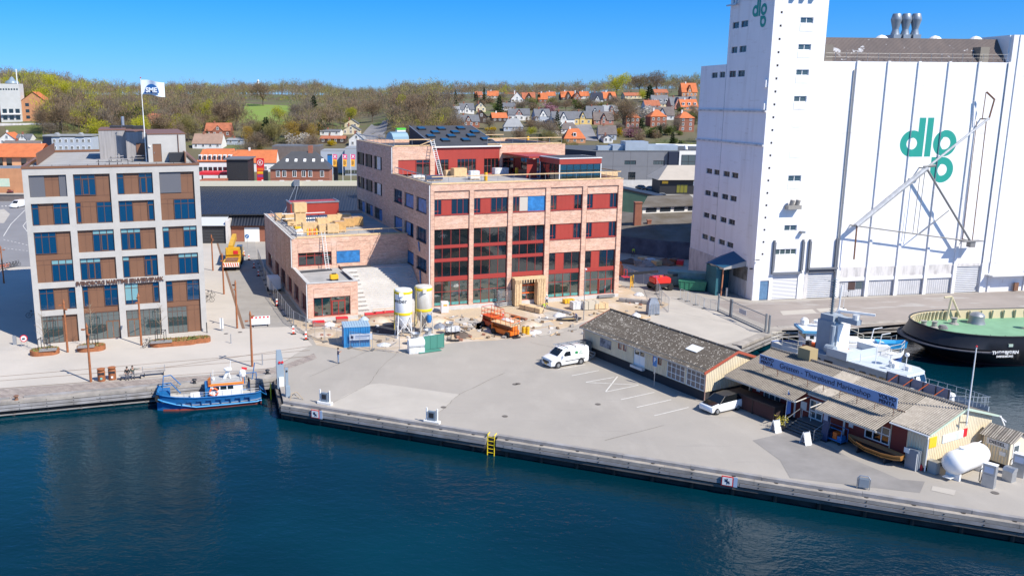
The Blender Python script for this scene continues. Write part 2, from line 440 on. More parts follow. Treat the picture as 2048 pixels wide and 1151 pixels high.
M_PATCH=mat('dark_asphalt_patch',(0.24,0.225,0.21),0.9,var=0.15,scale=0.4,detail=7)
M_PALE=mat('pale_concrete_yard',(0.42,0.385,0.335),0.9,var=0.08,scale=0.3,detail=8)
overlay(M_PALE,(0.33,0.3,0.28),0.5,0.6,0.75,(0.5,1.5,1),0.5)
M_LINE=mat('road_paint',(0.62,0.6,0.56),0.8,var=0.15,scale=2)
M_GRASS=mat('lawn_grass',(0.16,0.26,0.03),0.95,col2=(0.18,0.22,0.05),scale=0.12,detail=8)
sheet('paving',[(-260,845),(0,776),(200,762),(430,748),(545,735),(625,690),(588,652),(484,657),(428,470),(428,455),(150,455),(-300,560)],0.006,M_PAVE)
sheet('quay_setts',[(-200,832),(0,803),(300,776.5),(548,751),(552,746),(634,716),(628,706),(545,738),(430,750),(200,764),(0,778),(-200,803)],0.012,M_COBBLE)
sheet('street',[(486,657),(588,652),(575,640),(540,600),(517,540),(508,470),(520,440),(520,415),(400,415),(400,462),(428,470)],0.012,M_STREET)
sheet('sand',[(598,652),(640,690),(700,697),(790,705),(880,690),(960,681),(1060,672),(1150,650),(1190,640),(1262,648),(1330,650),(1420,640),(1350,605),(1290,592),(1240,565),(1000,560),(840,590),(700,590),(600,600),(530,540),(512,545),(545,610)],0.010,M_SAND,jit=0.5,sub=3)
sheet('pale_yard',[(1262,648),(1330,655),(1440,690),(1540,668),(1480,640),(1420,618),(1350,594),(1290,590),(1340,608)],0.016,M_PALE)
sheet('apron',[(1500,606),(1960,585),(2300,570),(2300,610),(2040,621),(1840,645),(1690,657),(1560,660),(1475,628),(1420,603),(1460,600)],0.006,M_APRON)
sheet('asphalt_patch',[(1505,880),(1590,860),(1662,893),(1700,915),(1800,958),(1850,962),(1840,985),(1580,955),(1560,920)],0.012,M_PATCH)
sheet('yard_slab',[(738,768),(760,766),(918,788),(872,830),(850,846),(652,812),(690,790)],0.009,M_PALE)
for q in([(1560,622),(1625,618),(1634,626),(1566,630)],[(1632,617),(1680,615),(1690,621),(1640,624)],[(1865,971),(1912,980),(1908,990),(1862,980)]):sheet('asphalt_repair',q,0.018,M_PALE)
lines=MB()
def strip(b,p,q,wd,z,px=True,m=0):
 a,c=(G(*p),G(*q))if px else(Vector((*p,0)),Vector((*q,0)))
 d=(c-a).normalized();k=Vector((-d.y,d.x,0))*wd/2
 b.poly([(a-k+Vector((0,0,z))),(c-k+Vector((0,0,z))),(c+k+Vector((0,0,z))),(a+k+Vector((0,0,z)))],m)
for p,q in(((-100,761),(620,700)),((-100,769),(620,712)),((310,737),(620,692)),((-100,784),(545,736))):strip(lines,p,q,0.09,0.02)
strip(lines,(430,470),(487,657),0.35,0.02)
struct(lines.build('rail_tracks',mat('rust_rail',(0.2,0.12,0.075),0.8)))
pk=MB()
Q3=lambda a,b:(1060+a/4.427,600+b/4.427)
for p,q in(((245,612),(490,570)),((370,668),(610,622)),((495,725),(745,682)),((495,727),(960,750)),((668,812),(775,675)),((668,812),(960,752)),((803,880),(1100,815)),((945,948),(1250,880)),((1100,1022),(1405,948))):
 strip(pk,Q3(*p),Q3(*q),0.11,0.02)
struct(pk.build('parking_lines',M_LINE))
mh=MB()
for p in((1196,808),(1036,767),(452,667),(480,664),(1030,768),(887,814),(1010,832),(1990,985)):
 c=G(*p);mh.lathe([(0.27,0.02),(0.27,0.026)],(c.x,c.y,0),12)
struct(mh.build('manhole_covers',mat('cast_iron',(0.13,0.115,0.1),0.7)))
M_ROAD=mat('road_asphalt',(0.21,0.205,0.21),0.9,var=0.1,scale=0.1)
rd=sheet('road',[(-420,560),(0,535),(150,530),(150,385),(0,392),(-420,410)],0.02,M_ROAD)
rl=MB()
for p,q,wd in(((50,420),(22,448),.16),((22,448),(7,472),.16),((-30,432),(14,424),.16),((60,470),(46,452),.14),((46,452),(58,436),.14)):strip(rl,p,q,wd,0.03)
for k in range(7):strip(rl,(7+k*7.4,479+k*1.7),(10.5+k*7.4,479.8+k*1.7),.2,0.03);strip(rl,(8+k*7.4,496+k*.9),(11.5+k*7.4,496.4+k*.9),.2,0.03)
for k in range(8):strip(rl,(-4+k*7,413-k*.4),(-.5+k*7,412.8-k*.4),1.6,0.03)
struct(rl.build('road_markings',M_LINE))
sheet('kerb_island',[(-60,448),(8,446),(20,428),(8,418),(-60,425)],0.028,M_PALE)
M_TOWN=mat('town_ground',(0.24,0.23,0.22),0.9,var=0.15,scale=0.06)
sheet('town_road',[(340,368),(720,364),(1100,372),(1100,331),(720,329),(340,335)],0.024,M_TOWN)
sheet('town_lawn',[(655,366),(720,364),(720,352),(650,350)],0.034,M_GRASS)
sheet('town_lawn',[(440,369),(600,366),(600,355),(440,357)],0.034,M_GRASS)
sheet('car_park',[(1215,388),(1400,440),(1430,405),(1330,372),(1230,372)],0.024,mat('car_park_paving',(0.35,0.34,0.325),0.9,var=0.1,scale=0.2))
hillsheet('hill_lawn',[(478,246),(595,252),(580,212),(492,208)],M_GRASS)
hillsheet('hill_lawn',[(20,292),(130,296),(120,252),(10,256)],mat('rough_grass',(0.09,0.13,0.025),0.95,col2=(0.12,0.11,0.04),scale=0.1))
hillsheet('hill_road',[(712,284),(768,284),(778,240),(752,242)],M_ROAD,0.2)
hillsheet('hill_street',[(1158,282),(1196,284),(1180,248),(1150,252)],M_ROAD,0.2)
jl=MB();q=random.Random(4)
for p,q_ in(((545,737),(622,690)),((738,768),(756,740)),((756,740),(800,700)),((652,812),(738,768)),((872,830),(918,788)),((918,788),(1010,745)),((1060,684),(1140,702)),((1210,880),(1330,850)),((1480,650),(1330,620)),((1560,640),(1790,626)),((1480,612),(1840,596)),((620,752),(740,700))):
 a,c=G(*p),G(*q_);n=7;prev=(a.x,a.y)
 for k in range(1,n+1):t_=a.lerp(c,k/n);nx=(t_.x+q.uniform(-.08,.08),t_.y+q.uniform(-.08,.08));strip(jl,prev,nx,q.uniform(.03,.06),0.022,False);prev=nx
struct(jl.build('surface_joints',mat('joint_tar',(.2,.185,.165),.9,var=.3,scale=2)))
db=MB();q=random.Random(9);mats_=[WOODNEW,WOODGREY,mat('rubble_grey',(.33,.3,.27),.9),mat('rubble_brick',(.36,.17,.11),.9),mat('scrap_white',(.62,.6,.58),.8),mat('mud',(.2,.14,.09),.95)]
for k in range(520):
 px,py=q.uniform(600,1300),q.uniform(600,690)
 if py>690-abs(px-800)*.06 or(py<632 and px<1250 and py<648-(px-860)*.07):continue
 c=G(px,py);m_=q.choice([0,1,2,2,3,4,5,5]);L=q.uniform(.5,2.2)if m_<2 else q.uniform(.12,.5);w_=q.uniform(.08,.2)if m_<2 else L*q.uniform(.5,1);h_=q.uniform(.03,.12)if m_<2 else q.uniform(.05,.28)
 db.rbox((c.x,c.y,.03+h_/2),(L,w_,h_),q.uniform(0,3.14),m_)
o=db.build('debris',mats_);o['kind']='stuff';tag(o,'scraps of wood, stone and packing strewn over the sandy building site','debris')
# ================================================================ quays
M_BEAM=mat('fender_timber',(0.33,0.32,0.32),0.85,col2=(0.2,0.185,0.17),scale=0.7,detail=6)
M_BEAMLIT=mat('lit_top_timber',(0.4,0.36,0.31),0.85,col2=(0.22,0.2,0.18),scale=0.8,detail=6)  # paler timber: sunlight on the top beams put into the colour
M_BEAMDARK=mat('dark_timber',(0.15,0.135,0.12),0.9,col2=(0.07,0.06,0.055),scale=0.9,detail=6)  # darker timber for low beams and the short end fender
M_PILE=mat('wet_pile',(0.03,0.026,0.022),0.6,var=0.4,scale=1)
def quay(label,P,Q,beams,pile=3.0,seg=6.0,gap_at=None,caps=()):
 d=Vector((Q[0]-P[0],Q[1]-P[1]));L=d.length;rz=math.atan2(d.y,d.x)
 T=thing('quay_fender',label,'quay fender',(P[0],P[1],0),rz)
 for(y0,y1,z0,z1,m)in beams:
  b=MB();x=0
  while x<L-0.05:
   e=min(L,x+seg*rnd.uniform(.8,1.2))
   spans=[(x,e)]
   if gap_at:spans=[(a,c)for a,c in((x,min(e,gap_at-.45)),(max(x,gap_at+.45),e))if c-a>.05]
   for a,c in spans:
    j=rnd.uniform(-.012,.012);b.box(a+.008,c-.008,y0+j,y1,z0+j,z1+j)
   x=e
  b.build('beam',m,T)
 b=MB();x=1.0
 while x<L:b.tube((x,-0.1,0.0),(x,-0.1,-3.5),0.16,0,7);x+=pile
 b.build('pile',M_PILE,T)
 bl=MB();x=1.0
 while x<L:
  for(y0,y1,z0,z1,m)in beams[:-1]:
   if y0<-.2 and not(gap_at and abs(x-gap_at)<.5):bl.tube((x,y0-.02,(z0+z1)/2),(x,y0+.05,(z0+z1)/2),.05,0,6)
  x+=2.4
 bl.build('bolt',DARK,T)
 for(a,c)in caps:MB().box(a,c,0.2,0.45,0.0,0.22).build('bull_rail',M_BEAM,T)
 return T
LQ=Vector((-60,71.07));dl=(QB-QA).normalized()
def lqx(px,py):p=G(px,py);return(Vector((p.x,p.y))-LQ).dot(dl)
E1=QB-dl*3.0
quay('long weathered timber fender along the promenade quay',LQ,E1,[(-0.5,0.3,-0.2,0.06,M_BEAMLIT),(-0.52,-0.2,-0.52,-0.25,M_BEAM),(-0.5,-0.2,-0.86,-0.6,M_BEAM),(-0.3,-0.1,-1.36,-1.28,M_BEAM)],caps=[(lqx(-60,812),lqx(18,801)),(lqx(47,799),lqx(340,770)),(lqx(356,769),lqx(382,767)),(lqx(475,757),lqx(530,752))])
quay('short raised timber fender block in the corner of the quay',E1+dl*0.15,QB-dl*0.1,[(-1.1,0.3,-0.22,0.16,M_BEAMLIT),(-1.1,-0.2,-0.6,-0.3,M_BEAM),(-1.1,-0.2,-0.98,-0.68,M_BEAM),(-.4,-.1,-1.4,-1.25,M_PILE)],pile=1.2)
dr=(QD-QC).normalized()
def rqx(px,py):p=G(px,py);return(Vector((p.x,p.y))-QC).dot(dr)
LADX=rqx(986,872)
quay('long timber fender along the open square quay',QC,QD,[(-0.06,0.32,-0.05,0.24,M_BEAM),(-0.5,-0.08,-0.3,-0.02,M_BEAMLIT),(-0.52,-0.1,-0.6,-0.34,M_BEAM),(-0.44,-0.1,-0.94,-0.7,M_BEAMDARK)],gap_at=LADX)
du=(QC-QB).normalized()
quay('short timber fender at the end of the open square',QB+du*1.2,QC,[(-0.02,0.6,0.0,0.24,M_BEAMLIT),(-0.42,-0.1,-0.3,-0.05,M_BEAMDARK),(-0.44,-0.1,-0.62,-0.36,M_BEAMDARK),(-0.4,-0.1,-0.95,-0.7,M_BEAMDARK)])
for P,Q,l in((LAND[8],LAND[9],'weathered timber jetty edge beside the white boat'),(LAND[9],LAND[10]+Vector((30,5)),'timber fender along the back quay beside the tug')):
 quay(l,P,Q,[(-0.7,0.5,-0.2,0.12,M_BEAMLIT),(-0.75,-0.4,-0.66,-0.42,M_BEAM),(-0.7,-0.4,-1.1,-0.9,M_BEAM)],pile=1.6)
T=thing('quay_ladder','bright yellow steel ladder hanging on the square quay','ladder',(QC.x+dr.x*LADX,QC.y+dr.y*LADX,0),math.atan2(dr.y,dr.x))
M_YLAD=mat('ladder_yellow',(0.8,0.6,0.02),0.5)
for sx in(-.3,.3):MB().path([(sx,.1,.32),(sx,-.42,.3),(sx,-.46,-2.0)],.045).build('rail',M_YLAD,T)
for k in range(6):MB().tube((-.3,-.44,.1-k*.34),(.3,-.44,.1-k*.34),.03).build('rung',M_YLAD,T)
T=thing('quay_ladder','yellow green ladder on the short end of the quay','ladder',G(551,768),math.atan2(du.y,du.x))
for sx in(-.25,.25):MB().tube((sx,-.5,.1),(sx,-.5,-1.6),.05).build('rail',M_YLAD,T)
for k in range(4):MB().tube((-.25,-.5,-.1-k*.35),(.25,-.5,-.1-k*.35),.03).build('rung',M_YLAD,T)
# ================================================================ left office block
M_OC=mat('office_concrete',(0.49,0.47,0.435),0.8,col2=(0.4,0.385,0.36),scale=0.5,detail=7)
overlay(M_OC,(0.36,0.34,0.32),0.7,0.6,0.8,(2.5,2.5,.35),0.4)
M_OB=mat('brown_cladding',(0.19,0.092,0.05),0.55,var=0.06,scale=0.7)
M_OBF=mat('brown_frame',(0.12,0.06,0.04),0.5)
M_OBS=mat('grey_blind',(0.115,0.118,0.135),0.6)
M_SCREEN=mat('pale_screen',(0.16,0.33,0.36),0.4)
M_GF=mat('lobby_glass',(0.03,0.06,0.065),0.03,ior=2.6)
LB=G(75.2,689.5);LYAW=0.3256
O=thing('office_building','six storey pale concrete office block with brown cladding bays','building',LB,LYAW)
bx=[(0.62,4.55),(5.27,9.22),(9.95,13.92),(14.67,18.62)]
rz_=[(17.15,19.63),(13.92,16.43),(10.57,13.17),(7.27,9.88),(3.98,6.6),(0.0,3.35)]
merged={(1,0):1,(3,0):1,(0,2):1,(1,4):1,(3,4):1}
holes=[];done=set()
for i in range(4):
 for j in range(6):
  if(i,j)in done:continue
  z0,z1=rz_[j]
  if(i,j)in merged:z0=rz_[j+1][0];done.add((i,j+1))
  holes.append((*bx[i],max(z0,0.02),z1))
OW,OD,OH=19.25,33.0,20.36
m=MB()
m.wall(0,OW,0,OH,holes,0.26)
m.build('concrete_frame',M_OC,O)
m=MB(SIDE);m.wall(0,OD,0,OH,[(1+4.66*k,4.9+4.66*k,z0+.02,z1)for k in range(7)for z0,z1 in rz_],0.4)
m.build('side_wall',M_OC,O)
m=MB(Matrix.Translation((OW,0,0))@SIDE@Matrix.Diagonal((1,-1,1,1)));m.wall(0,OD,0,OH,[(1+4.66*k,4.9+4.66*k,z0+.02,z1)for k in range(7)for z0,z1 in rz_],0.4)
m.build('side_wall',M_OC,O)
m=MB();m.box(0.42,OW-.42,0.28,0.5,0,OH-.1).box(0.4,0.46,0.5,OD,0,OH-.1).box(OW-.46,OW-.4,0.5,OD,0,OH-.1).box(0,OW,OD-.2,OD,0,OH-.02)
m.build('cladding',M_OB,O)
m=MB()
for i in range(4):
 for j,(z0,z1)in enumerate(rz_):
  a,b_=bx[i]
  m.box(a,b_,.262,.285,z1-.56,z1-.535)
  if(i,j)in merged:m.box(a,b_,.261,.286,z0-.03,z0-.005);m.box(a,b_,.261,.286,rz_[j+1][1]-.02,rz_[j+1][1]+.005)
  for x in np.arange(a+.8,b_,.8):m.box(x-.012,x+.012,.263,.284,z0,z1)
m.build('panel_joint',M_OBF,O)
lay={0:[[(0,.41,'b'),(.79,1,'b')],[(0,.6,'d')],[(0,.2,'g'),(.6,1,'d')],[(0,.62,'b')]],1:[[(0,.2,'g'),(.57,1,'g')],[(0,.16,'n'),(.57,1,'g')],[(0,.4,'g'),(.8,1,'n')],[(.37,1,'g')]],2:[[(0,.6,'g')],[(.4,1,'ds')],[(0,.57,'ds')],[(0,.2,'s'),(.6,1,'s')]],3:[[(.4,1,'s')],[(0,.58,'ds')],[(0,.2,'s'),(.61,1,'d')],[(.41,1,'s')]],4:[[(0,.41,'g'),(.79,1,'g')],[(0,.18,'n'),(.6,1,'g')],[(0,.4,'S'),(.8,1,'n')],[(0,.21,'g'),(.61,1,'g')]],5:[[(0,.59,'G')],[(0,1,'D1')],[(0,1,'D0')],[(0,.59,'G')]]}
for j in range(6):
 z0,z1=rz_[j]
 for i in range(4):
  a,b_=bx[i]
  for f0,f1,k in lay[j][i]:
   x0,x1=a+(b_-a)*f0+.02,a+(b_-a)*f1-.02
   if k=='b':
    MB().box(x0,x1,.2,.26,z0+.02,z1-.05).build('roller_blind',M_OBS,O);continue
   wd=x1-x0;nb=max(1,round(wd/.8));vs=[q/nb for q in range(1,nb)]
   zz0=z0+.03
   if j==5:
    wn=window(O,x0,x1,.03,z1-.03,None,.2,M_OBF,M_GF,vs=[q/max(2,round(wd/.62))for q in range(1,max(2,round(wd/.62)))],hs_=[.82]if k=='G' else[],fw=.05,fd=.07)
    if k[0]=='D':
     c0=x1-1.55 if k=='D1' else x0+.1
     dd=window(O,c0,c0+1.5,.0,2.2,None,.15,M_OB,M_GF,vs=[.5],fw=.11,fd=.05,name='door')
     MB().box(c0+.66,c0+.69,.11,.15,.8,1.5).build('handle',STEEL,dd)
    continue
   wn=window(O,x0,x1,zz0,z1-.03,None,.19,M_OBF,GLASSBLUE,vs=vs,hs_=[.78],fw=.06,fd=.07)
   if k=='n' or k[0]=='d':
    q=x0+(0.05 if k=='n' else wd*(.38 if nb>2 else .1));e=min(x1,q+.75)
    window(wn,q,e,zz0+.05,zz0+(z1-zz0)*.78,None,.175,M_OBF,GLASSBLUE,fw=.1,fd=.03,name='casement',pane=False)
   if 's' in k:
    s_=MB()
    for q in range(nb):s_.box(x0+wd*q/nb+.05,x0+wd*(q+1)/nb-.05,.215,.225,zz0+(z1-zz0)*.8,z1-.1)
    s_.build('screen',M_SCREEN,wn)
   if k=='S':
    s_=MB()
    for q in range(nb):s_.box(x0+wd*q/nb+.05,x0+wd*(q+1)/nb-.05,.215,.225,zz0+.5,z1-.1)
    s_.build('screen',M_SCREEN,wn)
for k in range(7):
 for z0,z1 in rz_[:5]:
  for T in(SIDE,Matrix.Translation((OW,0,0))@SIDE@Matrix.Diagonal((1,-1,1,1))):
   if k%2==0:window(O,1.05+4.66*k,3.2+4.66*k,z0+.05,z1-.05,T,.33,M_OBF,GLASSBLUE,vs=[.33,.67],hs_=[.78],fw=.06,fd=.07)
text('name_lettering','SVENDBORG MARITIME ERHVERVSPARK',M_OBF,.66,Matrix.Translation((9.55,-.07,6.93))@XZ,O,.12,sx=.83,bold=.022)
m=MB();m.box(-.06,OW+.06,-.06,.34,OH,OH+.26).box(-.06,.3,.34,OD,OH,OH+.3).box(OW-.3,OW+.06,.34,OD,OH,OH+.3).box(.3,OW-.3,OD-.3,OD,OH,OH+.3)
m.build('parapet',M_OB,O)
MB().poly([(.3,.34,OH-.05),(OW-.3,.34,OH-.05),(OW-.3,OD-.3,OH-.05),(.3,OD-.3,OH-.05)]).build('roof',mat('roof_felt',(0.33,0.325,0.315),0.95,var=0.12,scale=0.5),O)
MB().box(1.0,1.1,6.3,33,OH-.05,OH+1.35).build('terrace_screen',M_OB,O)
M_PW=mat('silvered_boards',(0.3,0.285,0.28),0.9,var=0.18,scale=2.2,stretch=(2,2,.15))
pent=[(7.9,11.2,14.0,25.5,3.7),(11.2,13.7,12.5,25,3.55)]
for x0,x1,y0,y1,hh in pent:
 p=MB().box(x0,x1,y0,y1,OH-.04,OH+hh).build('plant_room',M_PW,O)
 MB().box(x0-.05,x1+.05,y0-.05,y1,OH+hh,OH+hh+.12).build('coping',M_OB,p)
p=MB();p.wall(13.75,18.3,OH-.04,OH+3.35,[(14.3,15.35,OH-.03,OH+2.2)],.12,y=7.5).box(13.75,18.3,7.65,24.8,OH-.04,OH+3.35)
p=p.build('stair_tower',M_OC,O)
dd=MB().box(14.32,15.33,7.56,7.62,OH,OH+2.18).build('door',M_OB,p)
MB().box(14.45,14.49,7.5,7.56,OH+1,OH+1.2).build('handle',STEEL,dd)
MB().box(13.7,18.35,7.45,24.8,OH+3.35,OH+3.47).build('coping',M_OB,p)
MB().ball((13.95,7.44,OH+1.9),.14).build('wall_lamp',WHITE,p)
MB().tube((17.4,7.44,OH+.3),(17.4,7.44,OH+3.3),.06).build('downpipe',M_OBF,p)
MB().box(12.4,13.6,12.38,12.5,OH,OH+2.1).build('plant_door',M_OB,O)
MB().box(16.2,17.9,5.6,7.4,OH,OH+1.15).build('duct_box',DARK,O)
MB().box(17.95,18.1,4.6,7.4,OH,OH+1.3).build('terrace_screen',M_OB,O)
for x,y in((9.2,20),(10.8,21),(12.2,19)):MB().box(x,x+1.5,y,y+1.6,OH+3.6,OH+4.1).build('roof_unit',DARK,O)
MB().tube((10.9,24,OH+3.6),(10.9,24,OH+5.3),.2,0,10).build('flue',STEEL,O)
m=MB()
for x in np.arange(1.2,18.5,1.9):m.tube((x,.8,OH),(x,.8,OH+.35),.03)
m.path([(1.0,.8,OH+.33),(18.6,.8,OH+.33)],.012)
m.build('lightning_wire',DARK,O)
OFR=frame(LB,LYAW)
def on_office(x,y,z):return OFR@Vector((x,y,z))
def picnic(loc,rz,label,group=None):
 T=thing('picnic_table',label,'picnic table',loc,rz,group)
 MB().box(-.9,.9,-.35,.35,.72,.77).build('tabletop',M_PW,T)
 for s in(-1,1):
  MB().box(-.9,.9,s*.68-.13,s*.68+.13,.43,.47).build('bench',M_PW,T)
  MB().tube((s*.6,-.75,0),(s*.6,-.3,.72),.035).tube((s*.6,.75,0),(s*.6,.3,.72),.035).tube((s*.6,-.75,.42),(s*.6,.75,.42),.03).build('leg',DARK,T)
 return T
G1='picnic tables on the office roof'
picnic(on_office(8.6,3.2,OH-.05),LYAW,'front left picnic table on the office roof terrace',G1)
picnic(on_office(10.7,3.2,OH-.05),LYAW,'front right picnic table on the office roof terrace',G1)
picnic(on_office(9.9,9.2,OH-.05),LYAW,'rear left picnic table beside the silvered plant room',G1)
picnic(on_office(12.4,9.2,OH-.05),LYAW,'rear picnic table nearest the roof flagpole',G1)
F=thing('flagpole','tall white flagpole with waving flag on the office roof','flagpole',on_office(13.5,8.2,OH-.05),0)
MB().tube((0,0,0),(-.1,0,10.2),.075,0,8,.04).build('pole',WHITE,F)
MB().ball((-.1,0,10.3),.1).build('finial',mat('finial',(.35,.1,.12),.4),F)
fl=MB();NXF=14
for j in range(5):
 for i in range(NXF+1):
  u=i/NXF;fl.v.append((-.03+2.75*u,.28*math.sin(u*7)*(.3+u),10.05-.3*u*u-1.75*j/4+.12*math.sin(u*5+1)*u))
fl.f=[(j*(NXF+1)+i,j*(NXF+1)+i+1,(j+1)*(NXF+1)+i+1,(j+1)*(NXF+1)+i)for j in range(4)for i in range(NXF)];fl.m=[0]*len(fl.f)
flo=fl.build('flag',mat('flag_cloth',(.66,.74,.82),.7),F,True)
M_FB=mat('flag_blue',(.01,.1,.32),.6)
em=MB()
em.yprism([(1.3+.9*math.cos(k*math.pi/10),8.45+1.1*math.sin(k*math.pi/10))for k in range(11)],-.43,-.40)
em.build('emblem',M_FB,flo)
text('flag_lettering','SME',mat('flag_white',(.75,.8,.85),.6),.8,Matrix.Translation((1.3,-.5,8.8))@XZ,flo,.02,bold=.03)
# ================================================================ the new brick building, still a building site
M_BR=brick_mat('pale_red_brick',(0.68,0.4,0.27),(0.5,0.25,0.17),(0.62,0.5,0.4),bl=(0.72,0.56,0.46))
overlay(M_BR,(0.42,0.22,0.2),1.3,0.55,0.8,(1,1,4),0.5)
overlay(M_BR,(0.8,0.68,0.56),3.0,0.62,0.72,(1,1,3.5),0.6,loc=(3,3,3))
M_BRD=brick_mat('brown_brick',(0.2,0.1,0.08),(0.15,0.08,0.07),(0.2,0.15,0.13))
M_ROOFD=mat('roof_membrane',(0.05,0.052,0.06),0.8,var=0.15,scale=0.5)
M_ROOFG=mat('roof_slab',(0.34,0.33,0.32),0.9,var=0.18,scale=0.4,detail=7)
M_INT=mat('dark_interior',(0.02,0.02,0.02),0.9)
M_BOARD=mat('pale_board',(0.52,0.47,0.4),0.8)
M_OSB=mat('chipboard',(0.16,0.11,0.07),0.8,var=0.2,scale=1.5)
BB=G(861,622.5);BYAW=0.3136;BF=frame(BB,BYAW)
def on_brick(u,v,z=0):return BF@Vector((u,v,z))
def brick_hit(px,py,z):q=BF.inverted()@G(px,py,z);return q
B=thing('brick_building','large pale red brick building with tall red framed glazing, under construction','building',BB,BYAW)
W,TZ,UZ,UV,UD=28.65,17.05,21.05,18.0,41.0
bays=[(0.52,5.48),(6.12,11.1),(11.78,16.7),(17.42,22.35),(23.05,27.95)]
m=MB()
m.wall(0,W,0.0,TZ,[(a,c,0.0,16.15)for a,c in bays],0.14)
for i,(a,c)in enumerate(bays):
 m.wall(a,c,0.0,16.15,[(a+.001,c-.001,12.95,15.07)]+([(a+.001,c-.001,.56,11.05)]if i<3 else[(a+.001,c-.001,8.85,11.05),(a+.001,c-.001,.56,7.0)]),0.22,y=.14)
 m.box(a,c,.125,.142,15.95,15.98)
m.T=SIDE
sw=[(v0,v1,z0,z1)for v0,v1 in((35.6,40.5),(30.2,34.9),(24.3,29.2))for z0,z1 in((16.98,19.1),(12.95,14.9),(8.95,10.85))]
lw=[(v0,v1,z0,z1)for v0,v1 in((13.2,17.5),(7.6,12.0),(1.8,6.3))for z0,z1 in((12.98,14.92),(8.95,10.85))]+[(7.6,11.7,4.9,6.7),(1.75,6.35,4.9,6.7)]
m.wall(0,UV,0,TZ,lw,.22);m.wall(UV,UD,0,UZ,sw,.22)
m.T=Matrix.Translation((W,0,0))@SIDE@Matrix.Diagonal((1,-1,1,1))
m.wall(0,UV,0,TZ,[],.2);m.wall(UV,UD,0,UZ,[],.2)
m.T=None
m.box(0,W,UD-.3,UD,0,UZ)
m.wall(0,6.72,16.5,UZ,[(.86,5.95,16.62,19.05)],.2,y=UV)
m.wall(17.3,W,16.5,UZ,[(17.86,22.9,16.62,19.05),(23.5,28.0,16.62,19.05)],.2,y=UV)
m.box(0.005,.4,.4,UV,TZ-.9,TZ).box(.4,W-.005,.15,.4,TZ-.9,TZ).box(W-.4,W-.005,.4,UV,TZ-.9,TZ)
m.box(0.005,.4,UV+.4,UD-.3,UZ-.8,UZ).box(W-.4,W-.005,UV+.4,UD-.3,UZ-.8,UZ).box(.4,6.6,UV+.21,UV+.4,UZ-.8,UZ).box(17.4,W-.4,UV+.21,UV+.4,UZ-.8,UZ)
m.build('brick_wall',M_BR,B)
MB().box(-.02,W+.02,-.03,.12,0,.5).build('plinth',CONCRETE,B)
MB().box(.5,W-.5,.5,.56,0.3,16.4).box(.5,.56,.56,40.4,0,16.4).box(.5,.56,18.6,40.4,16.4,20.5).build('floor_core',M_INT,B)
MB().poly([(.3,.3,16.6),(W-.3,.3,16.6),(W-.3,UV,16.6),(.3,UV,16.6)]).build('terrace_deck',M_ROOFG,B)
MB().poly([(.3,UV+.2,20.5),(W-.3,UV+.2,20.5),(W-.3,UD-.3,20.5),(.3,UD-.3,20.5)]).build('upper_roof',M_ROOFD,B)
m=MB();m.box(-.05,.42,-.05,UV+.0,TZ,TZ+.06).box(.42,W+.05,-.05,.42,TZ,TZ+.06)
m.box(-.05,.42,UV-.02,UD,UZ,UZ+.06).box(.42,6.7,UV-.04,UV+.42,UZ,UZ+.06).box(17.32,W+.05,UV-.04,UV+.42,UZ,UZ+.06)
m.build('parapet_capping',WOODNEW,B)
m=MB()
for a,c in bays:
 for x in(a,c):m.box(x-.012,x+.012,-.012,.0,.56,16.15)
m.box(.52,27.95,-.01,.0,16.15,16.18);m.build('shadow_line',mat('shadow_line_brown',(.2,.1,.08),.9),B)  # dark strips paint the shadow lines around the inset brick panels
# ---- front windows
def redpanel(x0,x1,z0,z1,y=.26,T=None,par=None):
 p=MB(T).box(x0,x1,y,y+.06,z0,z1)
 for k in range(1,max(1,int((x1-x0)/.75))+1):
  x=x0+(x1-x0)*k/(int((x1-x0)/.75)+1);p.box(x-.01,x+.01,y-.008,y,z0,z1)
 return p.build('red_panel',RED,par or B)
def wf(i,f):a,c=bays[i];return a+(c-a)*f
def strip_windows(i,z0,z1,segs):
 for f0,f1,k in segs:
  x0,x1=wf(i,f0)+.01,wf(i,f1)-.01
  if k=='r':redpanel(x0,x1,z0+.06,z1-.03)
  elif k=='p':MB().box(x0,x1,.25,.3,z0+.1,z1-.02).build('board',M_BOARD,B)
  elif k=='t':
   MB().box(x0,x1,.22,.28,z0+.05,z1).build('tarpaulin',TARP,B)
  else:
   nb=max(2,round((x1-x0)/.8));o=window(B,x0,x1,z0+.05,z1-.02,None,.24,REDFRAME,GLASSDARK,vs=[k_/nb for k_ in range(1,nb)],fw=.06)
   if k=='c':MB().box(x0+.03,x0+.7,.235,.3,z0+.5,z0+.57).build('casement_bar',REDFRAME,o)
 MB().box(wf(i,0),wf(i,1),.05,.24,z0-.03,z0+.05).build('sill',REDFRAME,B)
strip_windows(0,12.95,15.07,[(0,.22,'c'),(.22,.49,'r'),(.49,1,'g')])
strip_windows(1,12.95,15.07,[(0,.21,'c'),(.21,.5,'r'),(.5,1,'g')])
strip_windows(2,12.95,15.07,[(0,.22,'g'),(.22,.47,'p'),(.47,1,'t')])
for i in(3,4):
 for z0,z1 in((12.95,15.07),(8.85,11.05)):strip_windows(i,z0,z1,[(0,.22,'c'),(.22,.75,'r'),(.75,1,'g')])
